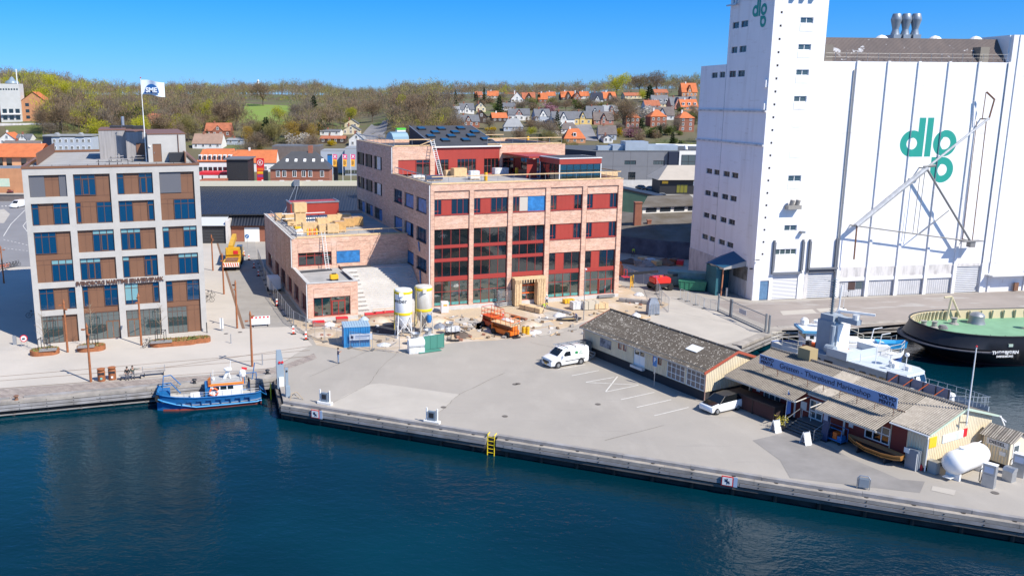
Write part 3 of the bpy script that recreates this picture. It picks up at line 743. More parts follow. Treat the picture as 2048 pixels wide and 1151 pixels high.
for i in range(3):
 for z0,z1,vs in((8.85,11.05,(.24,.49,.74)),(7.02,8.5,(.24,.49,.74)),(4.55,6.65,(.24,.49,.74)),(.56,4.0,(.24,.49,.74))):
  window(B,wf(i,0)+.01,wf(i,1)-.01,z0,z1,None,.24,REDFRAME,GLASSGREEN if z0<4 else GLASSDARK,vs=vs,hs_=(.57,)if z0<1 else(),fw=.06)
 for z0,z1 in((8.5,8.85),(6.65,7.02),(4.0,4.55)):MB().box(wf(i,0),wf(i,1),.2,.3,z0,z1).build('red_band',REDFRAME,B)
for i in(3,4):
 a,c=bays[i]
 window(B,a+.01,wf(i,.23),4.5,6.98,None,.24,REDFRAME,GLASSDARK,fw=.06)
 redpanel(wf(i,.23),wf(i,.48),4.5,6.98)
 window(B,wf(i,.48),c-.01,4.5,6.98,None,.24,REDFRAME,GLASSDARK,vs=(.5,),fw=.06)
 MB().box(a,c,.2,.3,4.0,4.5).build('red_band',REDFRAME,B)
 window(B,a+.01,c-.01,.56,4.0,None,.24,REDFRAME,GLASSGREEN,vs=(.23,.48,.73),hs_=(.64,),fw=.06)
d=window(B,wf(4,.5),wf(4,.93),.5,2.75,None,.16,REDFRAME,GLASSGREEN,vs=(.5,),fw=.12,fd=.07,name='door')
MB().box(wf(4,.7),wf(4,.72),.11,.16,1.4,1.8).build('handle',STEEL,d)
MB().box(wf(4,.46),wf(4,.97),-.5,-.03,.15,.48).build('door_step',GREY,B)
M_PANEBAND=mat('pane_teal_band',(.1,.3,.28),.3,var=.3,scale=2)  # teal band, paler than the glass, along the foot of each pane
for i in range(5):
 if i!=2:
  for k in range(4):MB().box(wf(i,k/4)+.1,wf(i,(k+1)/4)-.06,.27,.275,.64,1.05).build('pane_teal_band',M_PANEBAND,B)
m=MB();m.box(11.9,12.9,-1.1,.1,.1,3.7).box(15.3,16.5,-1.1,.1,.1,3.7).box(11.8,16.6,-1.15,.1,3.7,3.95)
for k in range(12):m.box(11.9+k*.4,12.02+k*.4,-1.2,-1.12,3.3,3.75)
for x in(15.45,15.8,16.15,12.1,12.5):m.box(x,x+.12,-1.16,-1.08,.1,3.7)
m.build('timber_portal',WOODNEW,B)
MB().box(12.9,15.3,.1,.18,2.6,2.75).box(12.9,15.3,.1,.18,1.5,1.65).build('barrier_plank',ORANGE,B)
# ---- side windows: wrapped and boarded
for v0,v1,z0,z1 in sw:
 window(B,v0+.03,v1-.03,z0,z1-.03,SIDE,.18,DARK,GLASSDARK,vs=(.36,.7),fw=.07)
 if z0>10:MB(SIDE).box(v0+1.2,v0+3.2,.1,.16,z0+.05,z1-.1).build('board',M_OSB if v0>30 else PLASTICWRAP,B)
 else:MB(SIDE).box(v0+.4,v0+1.9,.1,.16,z0+.05,z1-.2).build('tarpaulin',TARP,B)
for q,(v0,v1,z0,z1)in enumerate(lw):
 window(B,v0+.03,v1-.03,z0,z1-.03,SIDE,.18,DARK,GLASSBLUE,vs=(.36,.7),fw=.07)
 if q in(2,4,1,3,6):MB(SIDE).box(v0+(.3 if q!=3 else 1.6),v0+3.6,.06,.12,z0-.12,z1-.15).build('tarpaulin',TARP,B)
 MB(SIDE).box(v0,v1,-.05,.17,z0-.1,z0+.03).build('sill',DARK,B)
for k,(v,z)in enumerate(((5.5,8.7),(4.9,4.8))):MB(SIDE).poly([(v,-.05,z),(v-.7,-.08,z),(v-1.1,-.1,z-1.2-k),(v-.7,-.1,z-1.3-k)]).build('loose_tarpaulin',TARP,B)
# ---- upper storey front
redpanel(.9,3.6,16.9,19.03,UV+.1)
def upwin(x0,x1,z0=16.75,n=3,y=UV+.1,door=False):
 o=window(B,x0,x1,z0,19.03,None,y,REDFRAME,GLASSDARK,vs=[k/n for k in range(1,n)],hs_=(.78,)if door else(),fw=.1 if door else .06,name='door' if door else 'window')
 return o
upwin(3.65,5.93,16.62,2,door=True)
mm=MB();mm.wall(6.72,17.3,16.5,20.9,[(6.95,8.9,16.7,19.0),(10.3,13.4,16.7,19.0),(14.7,17.2,16.7,19.0)],.15,y=UV-.05)
for x in np.arange(7.4,17.2,1.05):mm.box(x-.01,x+.01,UV-.06,UV-.05,19.02,20.9)
mm.build('red_wall',RED,B)
for a,c,k in((6.95,8.9,3),(10.3,13.4,5),(14.7,17.2,4)):upwin(a,c,16.7,k,UV)
upwin(17.9,19.85,16.62,2,door=True);redpanel(19.95,21.0,16.9,19.03,UV+.1);upwin(21.0,22.88,16.75,3);upwin(23.52,28,16.7,6)
RV0,RV1,RZ0,RZ1=UV-.25,31.0,20.95,23.7
m=MB();m.poly([(6.6,RV0,RZ0),(17.45,RV0,RZ0),(17.45,RV1,RZ1),(6.6,RV1,RZ1)],0)
m.poly([(6.6,RV0,RZ0-.01),(6.6,RV1,RZ1-.01),(6.6,RV1,20.5),(6.6,RV0,20.5)],1).poly([(17.45,RV0,RZ0-.01),(17.45,RV1,RZ1-.01),(17.45,RV1,20.5),(17.45,RV0,20.5)],1)
m.poly([(6.6,RV1,20.5),(17.45,RV1,20.5),(17.45,RV1,RZ1),(6.6,RV1,RZ1)],1)
rf=m.build('sloping_roof',[M_ROOFD,mat('brown_boards',(.07,.035,.03),.7,var=.2,scale=2,stretch=(.3,.3,3))],B)
MB().box(6.5,17.55,RV0-.12,RV0,20.82,21.02).build('eaves_board',WHITE,rf)
m=MB();m.tube((6.6,RV0,RZ0+.03),(6.6,RV1,RZ1+.03),.07).tube((17.45,RV0,RZ0+.03),(17.45,RV1,RZ1+.03),.07);m.build('verge',STEEL,rf)
sl=(RZ1-RZ0)/(RV1-RV0);M_SKY=mat('skylight_glass',(.005,.06,.13),.05,ior=1.9)
ang=math.atan(sl);Binv=BF.inverted();Cl=Binv@Vector((0,0,CAM_H))
for zx,zy in((268,122),(437,122),(602,118),(386,153),(556,152),(722,150),(347,186),(522,185),(690,182),(470,220),(645,218),(812,212)):
 rl_=Binv.to_3x3()@ray(780+zx/4.2625,230+zy/4.2625)
 tt=(RZ0+sl*(Cl.y-RV0)-Cl.z)/(rl_.z-sl*rl_.y);p=Cl+rl_*tt
 s_=MB().rbox((p.x,p.y,p.z+.12),(1.25,1.45,.26),0,0,ang).build('skylight',DARK,rf)
 MB().rbox((p.x,p.y-.03,p.z+.27),(1.1,1.3,.03),0,0,ang).build('pane',M_SKY,s_)
x0,x1,y0,y1=19.6,26.2,2.0,8.2
m=MB();m.box(x0,x1,y0,y1,19.1,19.85);lob=m.build('roof_pavilion',RED,B)
MB().box(x0-.06,x1+.06,y0-.06,y1,19.85,19.97).build('white_trim',WHITE,lob)
MB().box(x0+.2,x1-.2,y0+.2,y1-.2,19.97,19.99).build('pavilion_roof',M_ROOFD,lob)
m=MB()
for x in(x0,x1-.12):m.box(x,x+.12,y0-.02,y0+.1,16.62,19.1)
m.box(x0,x0+.12,y1-.12,y1,16.62,19.1);m.build('corner_post',WHITE,lob)
window(lob,x0+.12,x1-.12,16.62,19.1,None,y0+.02,DARK,GLASSGREEN,vs=(.17,.33,.5,.67,.83),fw=.05)
window(lob,y0+.1,y1-.12,16.62,19.1,Matrix.Translation((x0,0,0))@SIDE,.02,DARK,GLASSDARK,vs=(.25,.5,.75),fw=.05)
MB().box(x0+.1,x1-.1,y0+.5,y0+.55,16.7,19).build('inner_screen',M_INT,lob)
MB().box(17.8,23.5,y1,UV-.06,19.6,19.85).build('link_canopy',RED,lob)
MB().box(17.9,19.5,9.0,9.1,16.62,19.4).build('link_wall',RED,lob)
def rail(pts,z,mats=(WOODNEW,STEEL),hgt=1.0,step=2.3,name='guard_rail',par=B,kick=True):
 m=MB()
 for p,q in zip(pts,pts[1:]):
  p,q=Vector((*p,z)),Vector((*q,z));L=(q-p).length;d=(q-p)/L
  k=max(1,round(L/step))
  for i in range(k+1):c=p+d*L*i/k;m.tube(c,c+Vector((0,0,hgt+.05)),.025,1,5)
  a=math.atan2(d.y,d.x)
  for zz in(hgt,.45)if not kick else(hgt,.12):m.rbox(((p+q)/2)+Vector((0,0,zz)),(L,.04,.14),a,0)
 return m.build(name,list(mats),par)
rail([(.2,UV-.3),(.2,.2)],TZ,(STEEL,STEEL));rail([(.2,.2),(W-.3,.2)],TZ,(WOODNEW,STEEL));rail([(W-.3,.2),(W-.3,UV)],TZ)
rail([(.3,UD-1),(.3,UV+.2)],UZ,(STEEL,STEEL));rail([(.3,UV+.3),(6.0,UV+.3)],UZ);rail([(15.5,UV+.5),(W-.4,UV+.5)],UZ);rail([(18,32),(24,32)],UZ)
m=MB();m.tube((4.4,UV+.2,UZ+.15),(6.6,UV-.1,UZ+1.0),.08);m.build('plank',WOODNEW,B)
for x,y,z in((-.12,.12,TZ),(-.12,UV+.1,UZ)):MB().tube((x,y,.2 if y<1 else TZ),(x,y,z-.1),.075).build('downpipe',WHITE,B)
# ---- lower wings and the great stair
m=MB();WX=-16.75;WV,WD,WZ1,LZ,LV,LX=10.45,38.4,9.1,5.05,-.8,-10.2
fh=[(-15.93,-11.2,5.15,7.08),(-10.5,-7.1,5.3,7.08)]
m.wall(WX,0,0,WZ1,fh,.25,y=WV)
m.wall(WX,LX,0,LZ,[(-16.02,-11.2,.66,3.18)],.25,y=LV)
m.T=Matrix.Translation((WX,0,0))@SIDE
sv=[(30.6,35.8),(23.4,27.6),(17.4,21.6),(11.6,15.4),(6,9.9),(.3,4.1)]
m.wall(WV,WD,0,WZ1,[(a,c,.8,3.2)for a,c in sv[:4]],.3);m.wall(LV,WV,0,LZ,[(a,c,.8,3.2)for a,c in sv[4:]],.3)
m.T=Matrix.Translation((LX,0,0))@SIDE;m.wall(LV,WV,0,LZ,[],.2);m.T=None
m.box(WX,0,WD-.3,WD,0,WZ1)
m.box(WX+.005,WX+.4,WV+.4,WD-.3,WZ1-.5,WZ1).box(WX+.4,0,WV+.26,WV+.4,WZ1-.5,WZ1).box(WX+.005,WX+.4,LV+.4,WV,LZ-.4,LZ).box(WX+.4,LX-.01,LV+.26,LV+.4,LZ-.4,LZ)
m.build('wing_wall',M_BR,B)
m=MB()
for v in np.arange(WV+2.4,WD,4.1):m.T=Matrix.Translation((WX,0,0))@SIDE;m.box(v-.02,v+.02,-.012,.0,0.6,WZ1-.1)
m.T=None;m.box(-15.9,-11.3,WV-.012,WV,8.3,8.33).box(-10.5,-5.6,WV-.012,WV,8.3,8.33).box(-15.95,-11.3,LV-.012,LV,4.3,4.33)
for x in(-15.95,-11.2,-10.5,-5.6):m.box(x-.012,x+.012,WV-.012,WV,5.0,8.3)
for x in(-15.98,-11.2):m.box(x-.012,x+.012,LV-.012,LV,3.2,4.3)
m.build('shadow_line',mat('shadow_line_brown'),B)  # shadow lines of the wing panels drawn as dark strips
MB().box(WX-.03,LX,LV-.05,LV+.1,0,.5).box(WX-.04,WX+.1,LV+.1,WD,0,.55).build('plinth',CONCRETE,B)
MB().box(WX+.4,0,WV+.4,WD-.3,8.4,8.65).box(WX+.3,-6,WV+.5,WV+.56,3,8.4).build('wing_roof',M_ROOFG,B)
MB().box(WX+.3,LX-.1,LV+.3,WV,4.5,4.72).build('low_roof',M_ROOFG,B)
m=MB();m.box(WX-.06,WX+.42,LV-.06,WV,LZ,LZ+.07).box(WX+.42,LX+.05,LV-.06,LV+.42,LZ,LZ+.07).box(LX-.42,LX+.05,LV+.42,WV-3.5,LZ,LZ+.07)
m.box(WX-.08,WX+.2,WV-.1,WD,WZ1,WZ1+.07).box(WX+.3,WX+.45,WV,WD,WZ1,WZ1+.07);m.build('pale_capping',CONCRETE,B)
MB().box(WX+.45,0,WV-.05,WV+.42,WZ1,WZ1+.06).build('parapet_capping',WOODNEW,B)
window(B,-15.9,-11.23,5.2,7.05,None,WV+.15,REDFRAME,GLASSDARK,vs=(.25,.5,.75),hs_=(.75,),fw=.08)
MB().box(-10.45,-7.12,WV+.05,WV+.1,5.35,7.06).build('tarpaulin',TARP,B)
d=window(B,-16.0,-11.22,.68,3.16,None,LV+.15,REDFRAME,GLASSGREEN,vs=(.235,.475,.86),fw=.07)
dd=window(B,-13.65,-11.85,.68,2.65,None,LV+.08,REDFRAME,GLASSGREEN,vs=(.5,),fw=.13,fd=.07,name='door')
MB().box(-12.7,-12.67,LV+.03,LV+.08,1.5,1.8).build('handle',STEEL,dd)
for a,c in sv:window(B,a+.02,c-.02,.82,3.18,Matrix.Translation((WX,0,0))@SIDE,.22,REDFRAME,GLASSDARK,vs=(.33,.67),fw=.08)
MB().tube((WX-.1,LV+.1,.2),(WX-.1,LV+.1,LZ),.07).tube((WX-.1,WV+.1,LZ),(WX-.1,WV+.1,WZ1),.07).build('downpipe',WHITE,B)
rail([(WX+.8,WD-2),(WX+.8,WV+.8)],WZ1,(STEEL,STEEL),.7);rail([(WX+.8,WV+.5),(-.5,WV+.5)],WZ1,(WOODNEW,STEEL),.8);rail([(-15,WD-8),(-8,WD-8)],WZ1,(WHITE,STEEL),.9)
M_STAIR=mat('stair_concrete',(0.5,0.48,0.45),0.9,var=0.1,scale=0.6)
m=MB();NS=22
for k in range(NS):m.box(LX+.02,-.05,.6+k*.36,WV-.05,4.75*k/NS,4.75*(k+1)/NS)
m.build('great_stair',M_STAIR,B)
m=MB()
for k in range(1,11):m.box(-10.0,-8.2,.6+k*.72,.6+k*.72+.4,4.75*2*k/NS,4.75*2*k/NS+.43)
m.build('stair_seat',mat('pale_seat',(.58,.56,.53),.85),B)
MB().rbox((-14,8.6,4.78),(4.8,.8,.2),.1).rbox((-8,9.6,4.85),(4.5,.5,.22),-.03).build('stacked_board',M_ROOFD,B)
p=MB().box(-13.4,-5.5,31.2,35.4,8.6,11.55).build('plant_box',RED,B)
MB().box(-13.5,-5.4,31.1,31.25,11.5,11.72).box(-13.5,-13.35,31.25,35.5,11.5,11.72).box(-5.55,-5.4,31.25,35.5,11.5,11.72).build('rim',STEEL,p)
# ---------------- things standing on the building
def crate(loc,rz,sx,sy,sz,label,m,group,name='wrapped_pallet',stamp=None,cat='pallet load'):
 T=thing(name,label,cat,loc,rz,group)
 b=MB()
 for x in(-.42,0,.42):b.box(x*sx-.05,x*sx+.05,-sy/2,sy/2,0,.1)
 b.box(-sx/2,sx/2,-sy/2,sy/2,.1,.14).build('pallet',WOODNEW,T)
 MB().box(-sx/2+.02,sx/2-.02,-sy/2+.02,sy/2-.02,.14,sz).build('load',m,T,bevel=.05)
 if stamp:MB().poly([(-.25*sx,-sy/2+.012,sz*.62),(.25*sx,-sy/2+.012,sz*.62),(0,-sy/2+.012,sz*.3)]).build('stamp',mat('stamp_brown',(.2,.1,.04),.7),T)
 return T
GP='wrapped pallets stored on the wing roof'
P5=lambda a,b:(400+a/3.7125,370+b/3.7125)
pal=[(592,262,1.7,1.5,1.6,'triangular topped','kraft wrapped pallet load nearest the left roof corner'),(662,270,1.7,1.5,1.6,'','kraft wrapped pallet load beside the tall carton stack'),(745,295,1.9,1.7,1.9,'','kraft carton under the tall stack before the red plant box'),(683,303,1.6,1.1,1.0,'s','low amber carton stamped with a brown triangle'),(815,348,2.6,1.8,2.0,'','wide kraft carton at the front left of the roof'),(920,355,1.9,1.6,1.7,'','kraft carton just left of the roof ladder'),(985,355,2.0,1.6,1.9,'','kraft carton just right of the roof ladder'),(1035,345,1.9,1.6,2.2,'','tall shrink wrapped pallet in the front row at mid roof'),(1100,308,1.9,1.6,1.9,'','shrink wrapped pallet third from the right end'),(1160,300,2.2,1.6,1.9,'','shrink wrapped pallet at the right end of the roof stack'),(910,300,2.2,1.7,1.6,'','kraft wrapped pallet in the middle row behind the ladder'),(985,275,2.4,1.8,1.6,'','pallet of pale boards in the rear row'),(815,262,2.2,1.6,1.1,'','low kraft carton against the red plant box'),(1070,268,2.4,1.8,1.7,'','pallet of pale boards at the rear right')]
for k,(a,b,sx,sy,sz,st,lb)in enumerate(pal):
 p=G(*P5(a,b),8.65)
 crate((p.x,p.y,8.65),BYAW+rnd.uniform(-.1,.1),sx*.9,sy,sz*(.72 if k!=2 else 1),lb,CARDBOARD if k not in(7,8,9)else mat('amber_wrap',(.55,.33,.13),.35,var=.2,scale=2,bump=.3),GP,stamp=st=='s')
p=G(*P5(735,296),8.65);crate((p.x+.1,p.y+.3,10.56),BYAW+.06,2.1,1.6,1.6,'topmost amber carton of the tall roof stack',CARDBOARD,GP)
for k in range(3):
 p=G(*P5(795+k*58,285-k*3),8.65)
 T=thing('crate_of_blocks',['left','middle','right'][k]+' blue crate of blocks behind the roof cartons','crate',p,BYAW)
 b=MB();b.box(-.75,.75,-.4,.4,0,1.25).build('crate',mat('navy_crate',(.03,.06,.13),.6),T)
 b=MB()
 for i in range(4):
  for j in range(2):b.box(-.66+i*.36,-.42+i*.36,-.43,-.39,.2+j*.55,.45+j*.55)
 b.build('block',WHITE,T)
p=G(*P5(735,372),8.65);T=thing('rubble_sack','white bulk sack with a yellow sheet on the roof edge','sack',p,.2)
MB().box(-.6,.6,-.5,.5,0,1.0).build('sack',PLASTICWRAP,T,bevel=.18);MB().rbox((-.2,0,1.15),(.9,.8,.3),.3).build('yellow_sheet',YELLOW,T)
p=G(*P5(835,372),8.65);T=thing('gas_bottle_rack','rack of orange and white bottles by the wing roof edge','bottle rack',p,BYAW)
for k in range(5):MB().lathe([(.14,0),(.14,.8),(.06,.95),(.05,1.05)],(-.7+k*.33,0,0),8).build('bottle',ORANGE if k%2 else YELLOW,T,True)
MB().box(-.95,.95,-.3,.3,-.0,.06).build('base',STEEL,T)
GT='building materials on the high terrace'
def terrace(zx,zy):return G(780+zx/4.2625,230+zy/4.2625,16.6)
for zx,zy,sx,sy,sz,m_,lb in((505,520,1.6,1.0,.9,WOODNEW,'bundle of battens left of the terrace pallet'),(585,525,2.2,1.4,1.3,CARDBOARD,'strapped timber pallet in the middle of the terrace'),(715,550,1.5,1.0,1.3,PLASTICWRAP,'grey shrouded stack standing on the terrace front'),(770,500,1.6,1.1,.8,WOODNEW,'low timber pile below the red terrace wall'),(940,510,2.4,1.2,1.1,PLASTICWRAP,'white plastic heap before the terrace doors'),(1135,500,2.2,.8,.7,mat('tan_boards',(.35,.22,.14),.8),'tan board pile by the terrace brick pier'),(1290,530,1.8,1.0,1.0,TARP,'blue sheeted stack beside the glazed pavilion'),(1840,528,3.4,1.2,.7,WOODNEW,'timber stack at the right end of the terrace'),(1520,545,2.0,.5,.5,WOODNEW,'low timber bundle in front of the glazed pavilion'),(240,540,1.8,1.2,.5,PLASTICWRAP,'white wrapped roll at the left terrace corner'),(375,560,2.6,.6,.8,mat('navy_panels',(.04,.06,.12),.5),'navy panel stack inside the terrace corner')):
 crate(terrace(zx,zy),BYAW+rnd.uniform(-.15,.15),sx,sy,sz,lb,m_,GT)
def chute(loc,label,h=1.2):
 T=thing('yellow_drum',label,'drum',loc)
 MB().lathe([(.24,0),(.26,.05),(.24,.4),(.26,.45),(.24,.8),(.26,.85),(.22,h)],(0,0,0),12).build('drum',YELLOW,T,True);MB().lathe([(.16,h),(.16,h+.06)],(0,0,0),10).build('lid',DARK,T)
chute(terrace(817,560),'yellow drum at the terrace front edge');chute(terrace(1079,515),'yellow drum by the red terrace doors')
p=G(780+1174/4.2625,230+240/4.2625,20.5);chute(p,'yellow drum on the upper roof behind the railing')
p=G(*P5(995,705),4.72);T=thing('yellow_generator','small yellow compressor on the low flat roof','compressor',p,.3)
MB().box(-.55,.55,-.35,.35,.12,.8).build('housing',YELLOW,T,bevel=.08);MB().tube((-.4,-.4,.12),(-.4,.4,.12),.12).tube((.4,-.4,.12),(.4,.4,.12),.12).build('wheel',BLACK,T);MB().box(-.3,.3,-.05,.05,.8,.95).build('handle',DARK,T)
p=G(780+90/4.2625,230+190/4.2625,20.5);T=thing('site_cabinet','white cabinet with lime green top on the upper roof','cabinet',p,BYAW)
MB().box(-.9,.9,-.6,.6,0,1.5).build('cabinet',WHITE,T);MB().box(-.95,.95,-.65,.65,1.5,1.85).build('lid',mat('lime',(.1,.6,.05),.5),T)
p=G(795,283,20.5);T=thing('curved_hood','pale blue curved sheet metal hood lying on the upper roof','roof hood',p,.5)
MB().xprism([(-1.5,0.0),(1.5,0.0),(1.35,.9),(.8,1.5),(0,1.75),(-.8,1.5),(-1.35,.9)],-1.6,1.6).build('hood',mat('pale_blue_sheet',(.25,.38,.46),.4,.3),T);MB().box(-1.65,-1.6,-1.3,1.3,.2,.3).build('brace',STEEL,T)
for zx,zy,lb in((835,205,'red white barrier on the upper roof'),):pass
def ladder(p,q,label,rungs=14,wd=.42,m=STEEL):
 p,q=Vector(p),Vector(q);T=thing('ladder',label,'ladder',p)
 d=q-p;s=Vector((math.cos(BYAW),math.sin(BYAW),0))*wd/2
 for k in(-1,1):MB().tube(s*k,d+s*k,.045).build('rail',m,T)
 for k in range(1,rungs+1):c=d*k/(rungs+1);MB().tube(c-s,c+s,.03).build('rung',m,T)
M_LAD=mat('ladder_white',(.72,.72,.7),.5)
ladder(on_brick(6.6,14.6,16.6),on_brick(6.1,17.6,22.0),'white ladder leaning from the terrace to the sloping roof',18,.55,M_LAD)
ladder(on_brick(-12.1,8.9,4.75),on_brick(-12.4,10.2,9.9),'aluminium ladder rising from the low roof to the wing parapet',16,.45,M_LAD)
# ================================================================ grain silo
M_SILO=mat('silo_white',(0.85,0.84,0.84),0.75,col2=(0.8,0.79,0.79),scale=0.25,detail=8)
overlay(M_SILO,(0.6,0.57,0.54),0.7,0.52,0.78,(1,1,0.1),0.65)
overlay(M_SILO,(0.5,0.43,0.36),0.8,0.6,0.78,(.5,.5,3.0),0.5,loc=(4,2,7))
overlay(M_SILO,(0.45,0.33,0.24),1.6,0.68,0.8,(1.5,1.5,.25),0.6,loc=(1,5,3))
M_SILODIRT=mat('silo_stained',(0.66,0.63,0.6),0.8,col2=(0.36,0.34,0.33),scale=1.1,stretch=(1,1,.25),detail=7,contrast=(.3,.55))
M_SHUT=mat('steel_shutter',(0.5,0.51,0.53),0.6,var=0.1,scale=0.6);ribbed(M_SHUT,'Z',.28,.03)
M_SHUTW=mat('white_shutter',(0.68,0.68,0.69),0.6);ribbed(M_SHUTW,'Z',.2,.03)
M_ETERNIT=mat('old_fibre_cement',(0.17,0.135,0.12),0.9,col2=(0.12,0.1,0.095),scale=0.6,stretch=(1,1,.3),detail=7)
overlay(M_ETERNIT,(0.62,0.62,0.64),0.55,0.62,0.66,(.8,.8,1.2),0.9,loc=(2,0,5))
ribbed(M_ETERNIT,'X',.2,.04)
M_WIN=mat('office_window_glass',(.06,.09,.105),.08,ior=1.7)
M_WINB=mat('dull_window_glass',(.03,.036,.045),.2,ior=1.6)
M_TEAL=mat('logo_teal',(0.012,0.3,0.24),0.6)
SB=G(1503.4,600.4);SYAW=0.1543;SF=frame(SB,SYAW)
S=thing('grain_silo','huge white grain silo with tall tower, green logo and brown roof','silo',SB,SYAW)
TW,TD,TH,MD,MH,EH=7.85,11.8,46.0,19.85,33.08,36.85
fwin=[(3.92,5.78,z-.04,z+.75)for z in(38.03,34.55,31.22,27.7)]+[(4.05,6.0,16.78,17.65),(4.09,6.0,9.85,10.69),(2.95,6.25,6.45,7.3)]
vent=[(.95,1.25,6.5+1.722*k,6.8+1.722*k)for k in range(23)]
gates=[(2.94,6.9,0,3.75),(1.07,2.45,0,2.8)]
m=MB();m.wall(0,TW,0,TH,fwin+vent+gates,.25)
lwin=[]
for z0,rows in((38.05,((6.5,8.45),(9.0,10.85))),(34.58,((6.5,8.45),(9.0,10.7))),(31.18,((6.45,8.38),(8.95,10.85)))):
 lwin+=[(a,c,z0,z0+.9)for a,c in rows]
lw2=[(12.1,13.8,31.18,32.05),(14.4,16.25,31.18,32.0)]
for z0 in(16.7,13.3,9.82,6.4):lw2+=[(14.1,16.0,z0,z0+.8),(11.85,13.55,z0,z0+.8)];lwin+=[(6.2,8.1,z0,z0+.8),(8.7,10.6,z0,z0+.8)]
m.T=SIDE;m.wall(0,TD,0,TH,lwin,.25);m.wall(TD,MD,0,MH,lw2,.25);m.T=None
m.box(TW-.02,TW,.02,TD,MH,TH).box(.02,TW-.02,TD-.02,TD,MH,TH).box(.02,TW,.02,TD,TH-.1,TH)
m.box(.02,TW,TD+.02,MD,MH-.3,MH).box(0,TW,MD-.02,MD,0,MH)
m.build('tower',M_SILO,S)
MB().box(.3,.36,.4,MD-.4,0,MH-1).box(.3,TW,.3,.36,0,TH-1).build('tower_core',M_INT,S)
for a,c,z0,z1 in fwin:window(S,a,c,z0,z1,None,.12,WHITE,M_WIN,vs=(.5,)if c-a<3 else(.25,.5,.75),fw=.09)
for q,(a,c,z0,z1)in enumerate(lwin+lw2):
 window(S,a,c,z0,z1,SIDE,.14,mat('worn_red_frame',(.16,.05,.05),.7)if q==5 else GREY,M_WINB,vs=(.5,),fw=.06)
for z in(24.25,20.1):MB().box(3.92,5.85,-.02,.0,z,z+.85).build('bricked_up_window',WHITE,S)
m=MB()
for a,c,z0,z1 in fwin[:5]:m.box(a,c,-.03,.0,z0-1.0,z0-.06)
m.build('window_apron',M_SILO,S)
m=MB()
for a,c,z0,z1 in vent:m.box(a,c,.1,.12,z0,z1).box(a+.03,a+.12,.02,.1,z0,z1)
m.build('vent_slot',mat('vent_dark',(.05,.035,.03),.9),S)  # dark plate and bar inside each vent opening
m=MB(SIDE);m.box(0,MD,-.22,-.0,26.25,26.5).box(0,MD,-.22,0,21.65,21.9);m.build('ledge',M_SILODIRT,S)
MB(SIDE).box(1.6,MD,-.06,-.001,0,4.3).build('stained_plinth',M_SILODIRT,S)
MB(SIDE).box(1.6,5.5,-.07,-.061,2.5,4.5).build('dirty_corner',mat('algae_stain',(.1,.085,.06),.9,col2=(.3,.28,.25),scale=.8),S)
m=MB(SIDE)
for v in(11.75,):m.box(v-.03,v+.03,-.02,0,4.3,MH)
m.build('wall_joint',GREY,S)
m=MB();RX=[12.95,17.62,22.3,26.98,31.65,36.35]
m.box(TW,36.5,0.0,.4,4.35,MH).box(TW,36.5,.4,22,MH-.3,MH-.02)
m.box(36.5,52,-.12,25,4.35,EH).box(36.5,52,-.06,25,0,4.35).box(36.3,36.5,.4,22,0,EH)
m.build('main_block',M_SILO,S)
for x in RX:MB().box(x-.2,x+.2,-.2,-.001 if x<36 else-.12,4.35,MH+.08).build('pilaster',M_SILO,S)
for x in(37.6,43.6,49):MB().box(x-.18,x+.18,-.26,-.121,0,EH).build('pilaster',M_SILO,S)
MB().tube((12.55,-.2,.5),(12.55,-.2,MH-1),.11).build('downpipe',GREY,S)
m=MB();m.wall(TW,36.5,0,4.36,[(8.4,12.6,0,3.75),(13.4,17.3,0,2.3),(17.9,22.05,0,2.35),(22.6,26.7,0,2.35),(27.3,31.4,0,2.35),(31.95,35.9,0,3.95)],.3,y=-.03)
m.build('base_wall',M_SILODIRT,S)
for x in RX:MB().box(x-.26,x+.26,-.25,-.03,0,4.35).build('base_pier',M_SILO,S)
m=MB();m.box(13.2,31.5,-.1,-.03,2.35,2.85);m.build('lintel',M_SILO,S)
MB().box(2.96,6.88,.12,.18,0,3.73).build('shutter',M_SHUTW,S);MB().box(8.42,12.58,.12,.18,0,3.73).build('shutter',M_SHUT,S)
MB().box(31.95,35.9,.1,.16,0,3.93).build('shutter',M_SHUT,S)
MB().box(1.08,2.44,.12,.16,0,2.78).build('blue_door',mat('faded_blue_door',(.1,.2,.33),.7,var=.2,scale=2),S)
MB().box(0.06,1.0,-.03,-.001,0,2.75).build('white_door',WHITE,S)
M_GD=mat('grey_doors',(.5,.5,.51),.7,var=.1,scale=.7);ribbed(M_GD,'X',.35,.02)
for a,c in((13.42,17.28),(17.92,22.03),(22.62,26.68),(27.32,31.38)):MB().box(a,c,.1,.15,0,2.33).build('sliding_door',M_GD,S)
MB().box(14.9,16.0,.06,.1,1.0,2.2).build('brown_hatch',mat('brown_hatch',(.07,.04,.035),.8),S);MB().box(16.1,17.1,.06,.1,1.1,2.2).build('window',M_WIN,S)
m=MB()
for x in(2.7,7.1,8.15,12.3):
 m.box(x-.09,x+.09,-.32,-.02,3.9,8.6);m.tube((x+.2,-.25,4.2),(x+.2,-.25,8.3),.05)
m.box(2.6,7.2,-.4,-.03,3.75,4.0).box(8.1,12.7,-.45,-.04,4.25,4.5)
m.build('shutter_guide',mat('guide_steel',(.16,.17,.19),.6),S)
MB().box(8.4,12.6,-.2,-.04,3.78,4.2).build('roller_box',mat('roller_dark',(.09,.095,.11),.6),S)
f=MB();f.box(3.9,5.9,-.9,-.01,13.0,13.55)
for x in(4.5,5.35):f.tube((x,-.55,13.5),(x+.1,-.7,14.3),.32,0,10)
f.build('fan_unit',mat('fan_steel',(.3,.28,.25),.6),S)
MB().rbox((6.7,-.35,9.7),(.55,.6,.3)).build('wall_lamp',GREY,S)
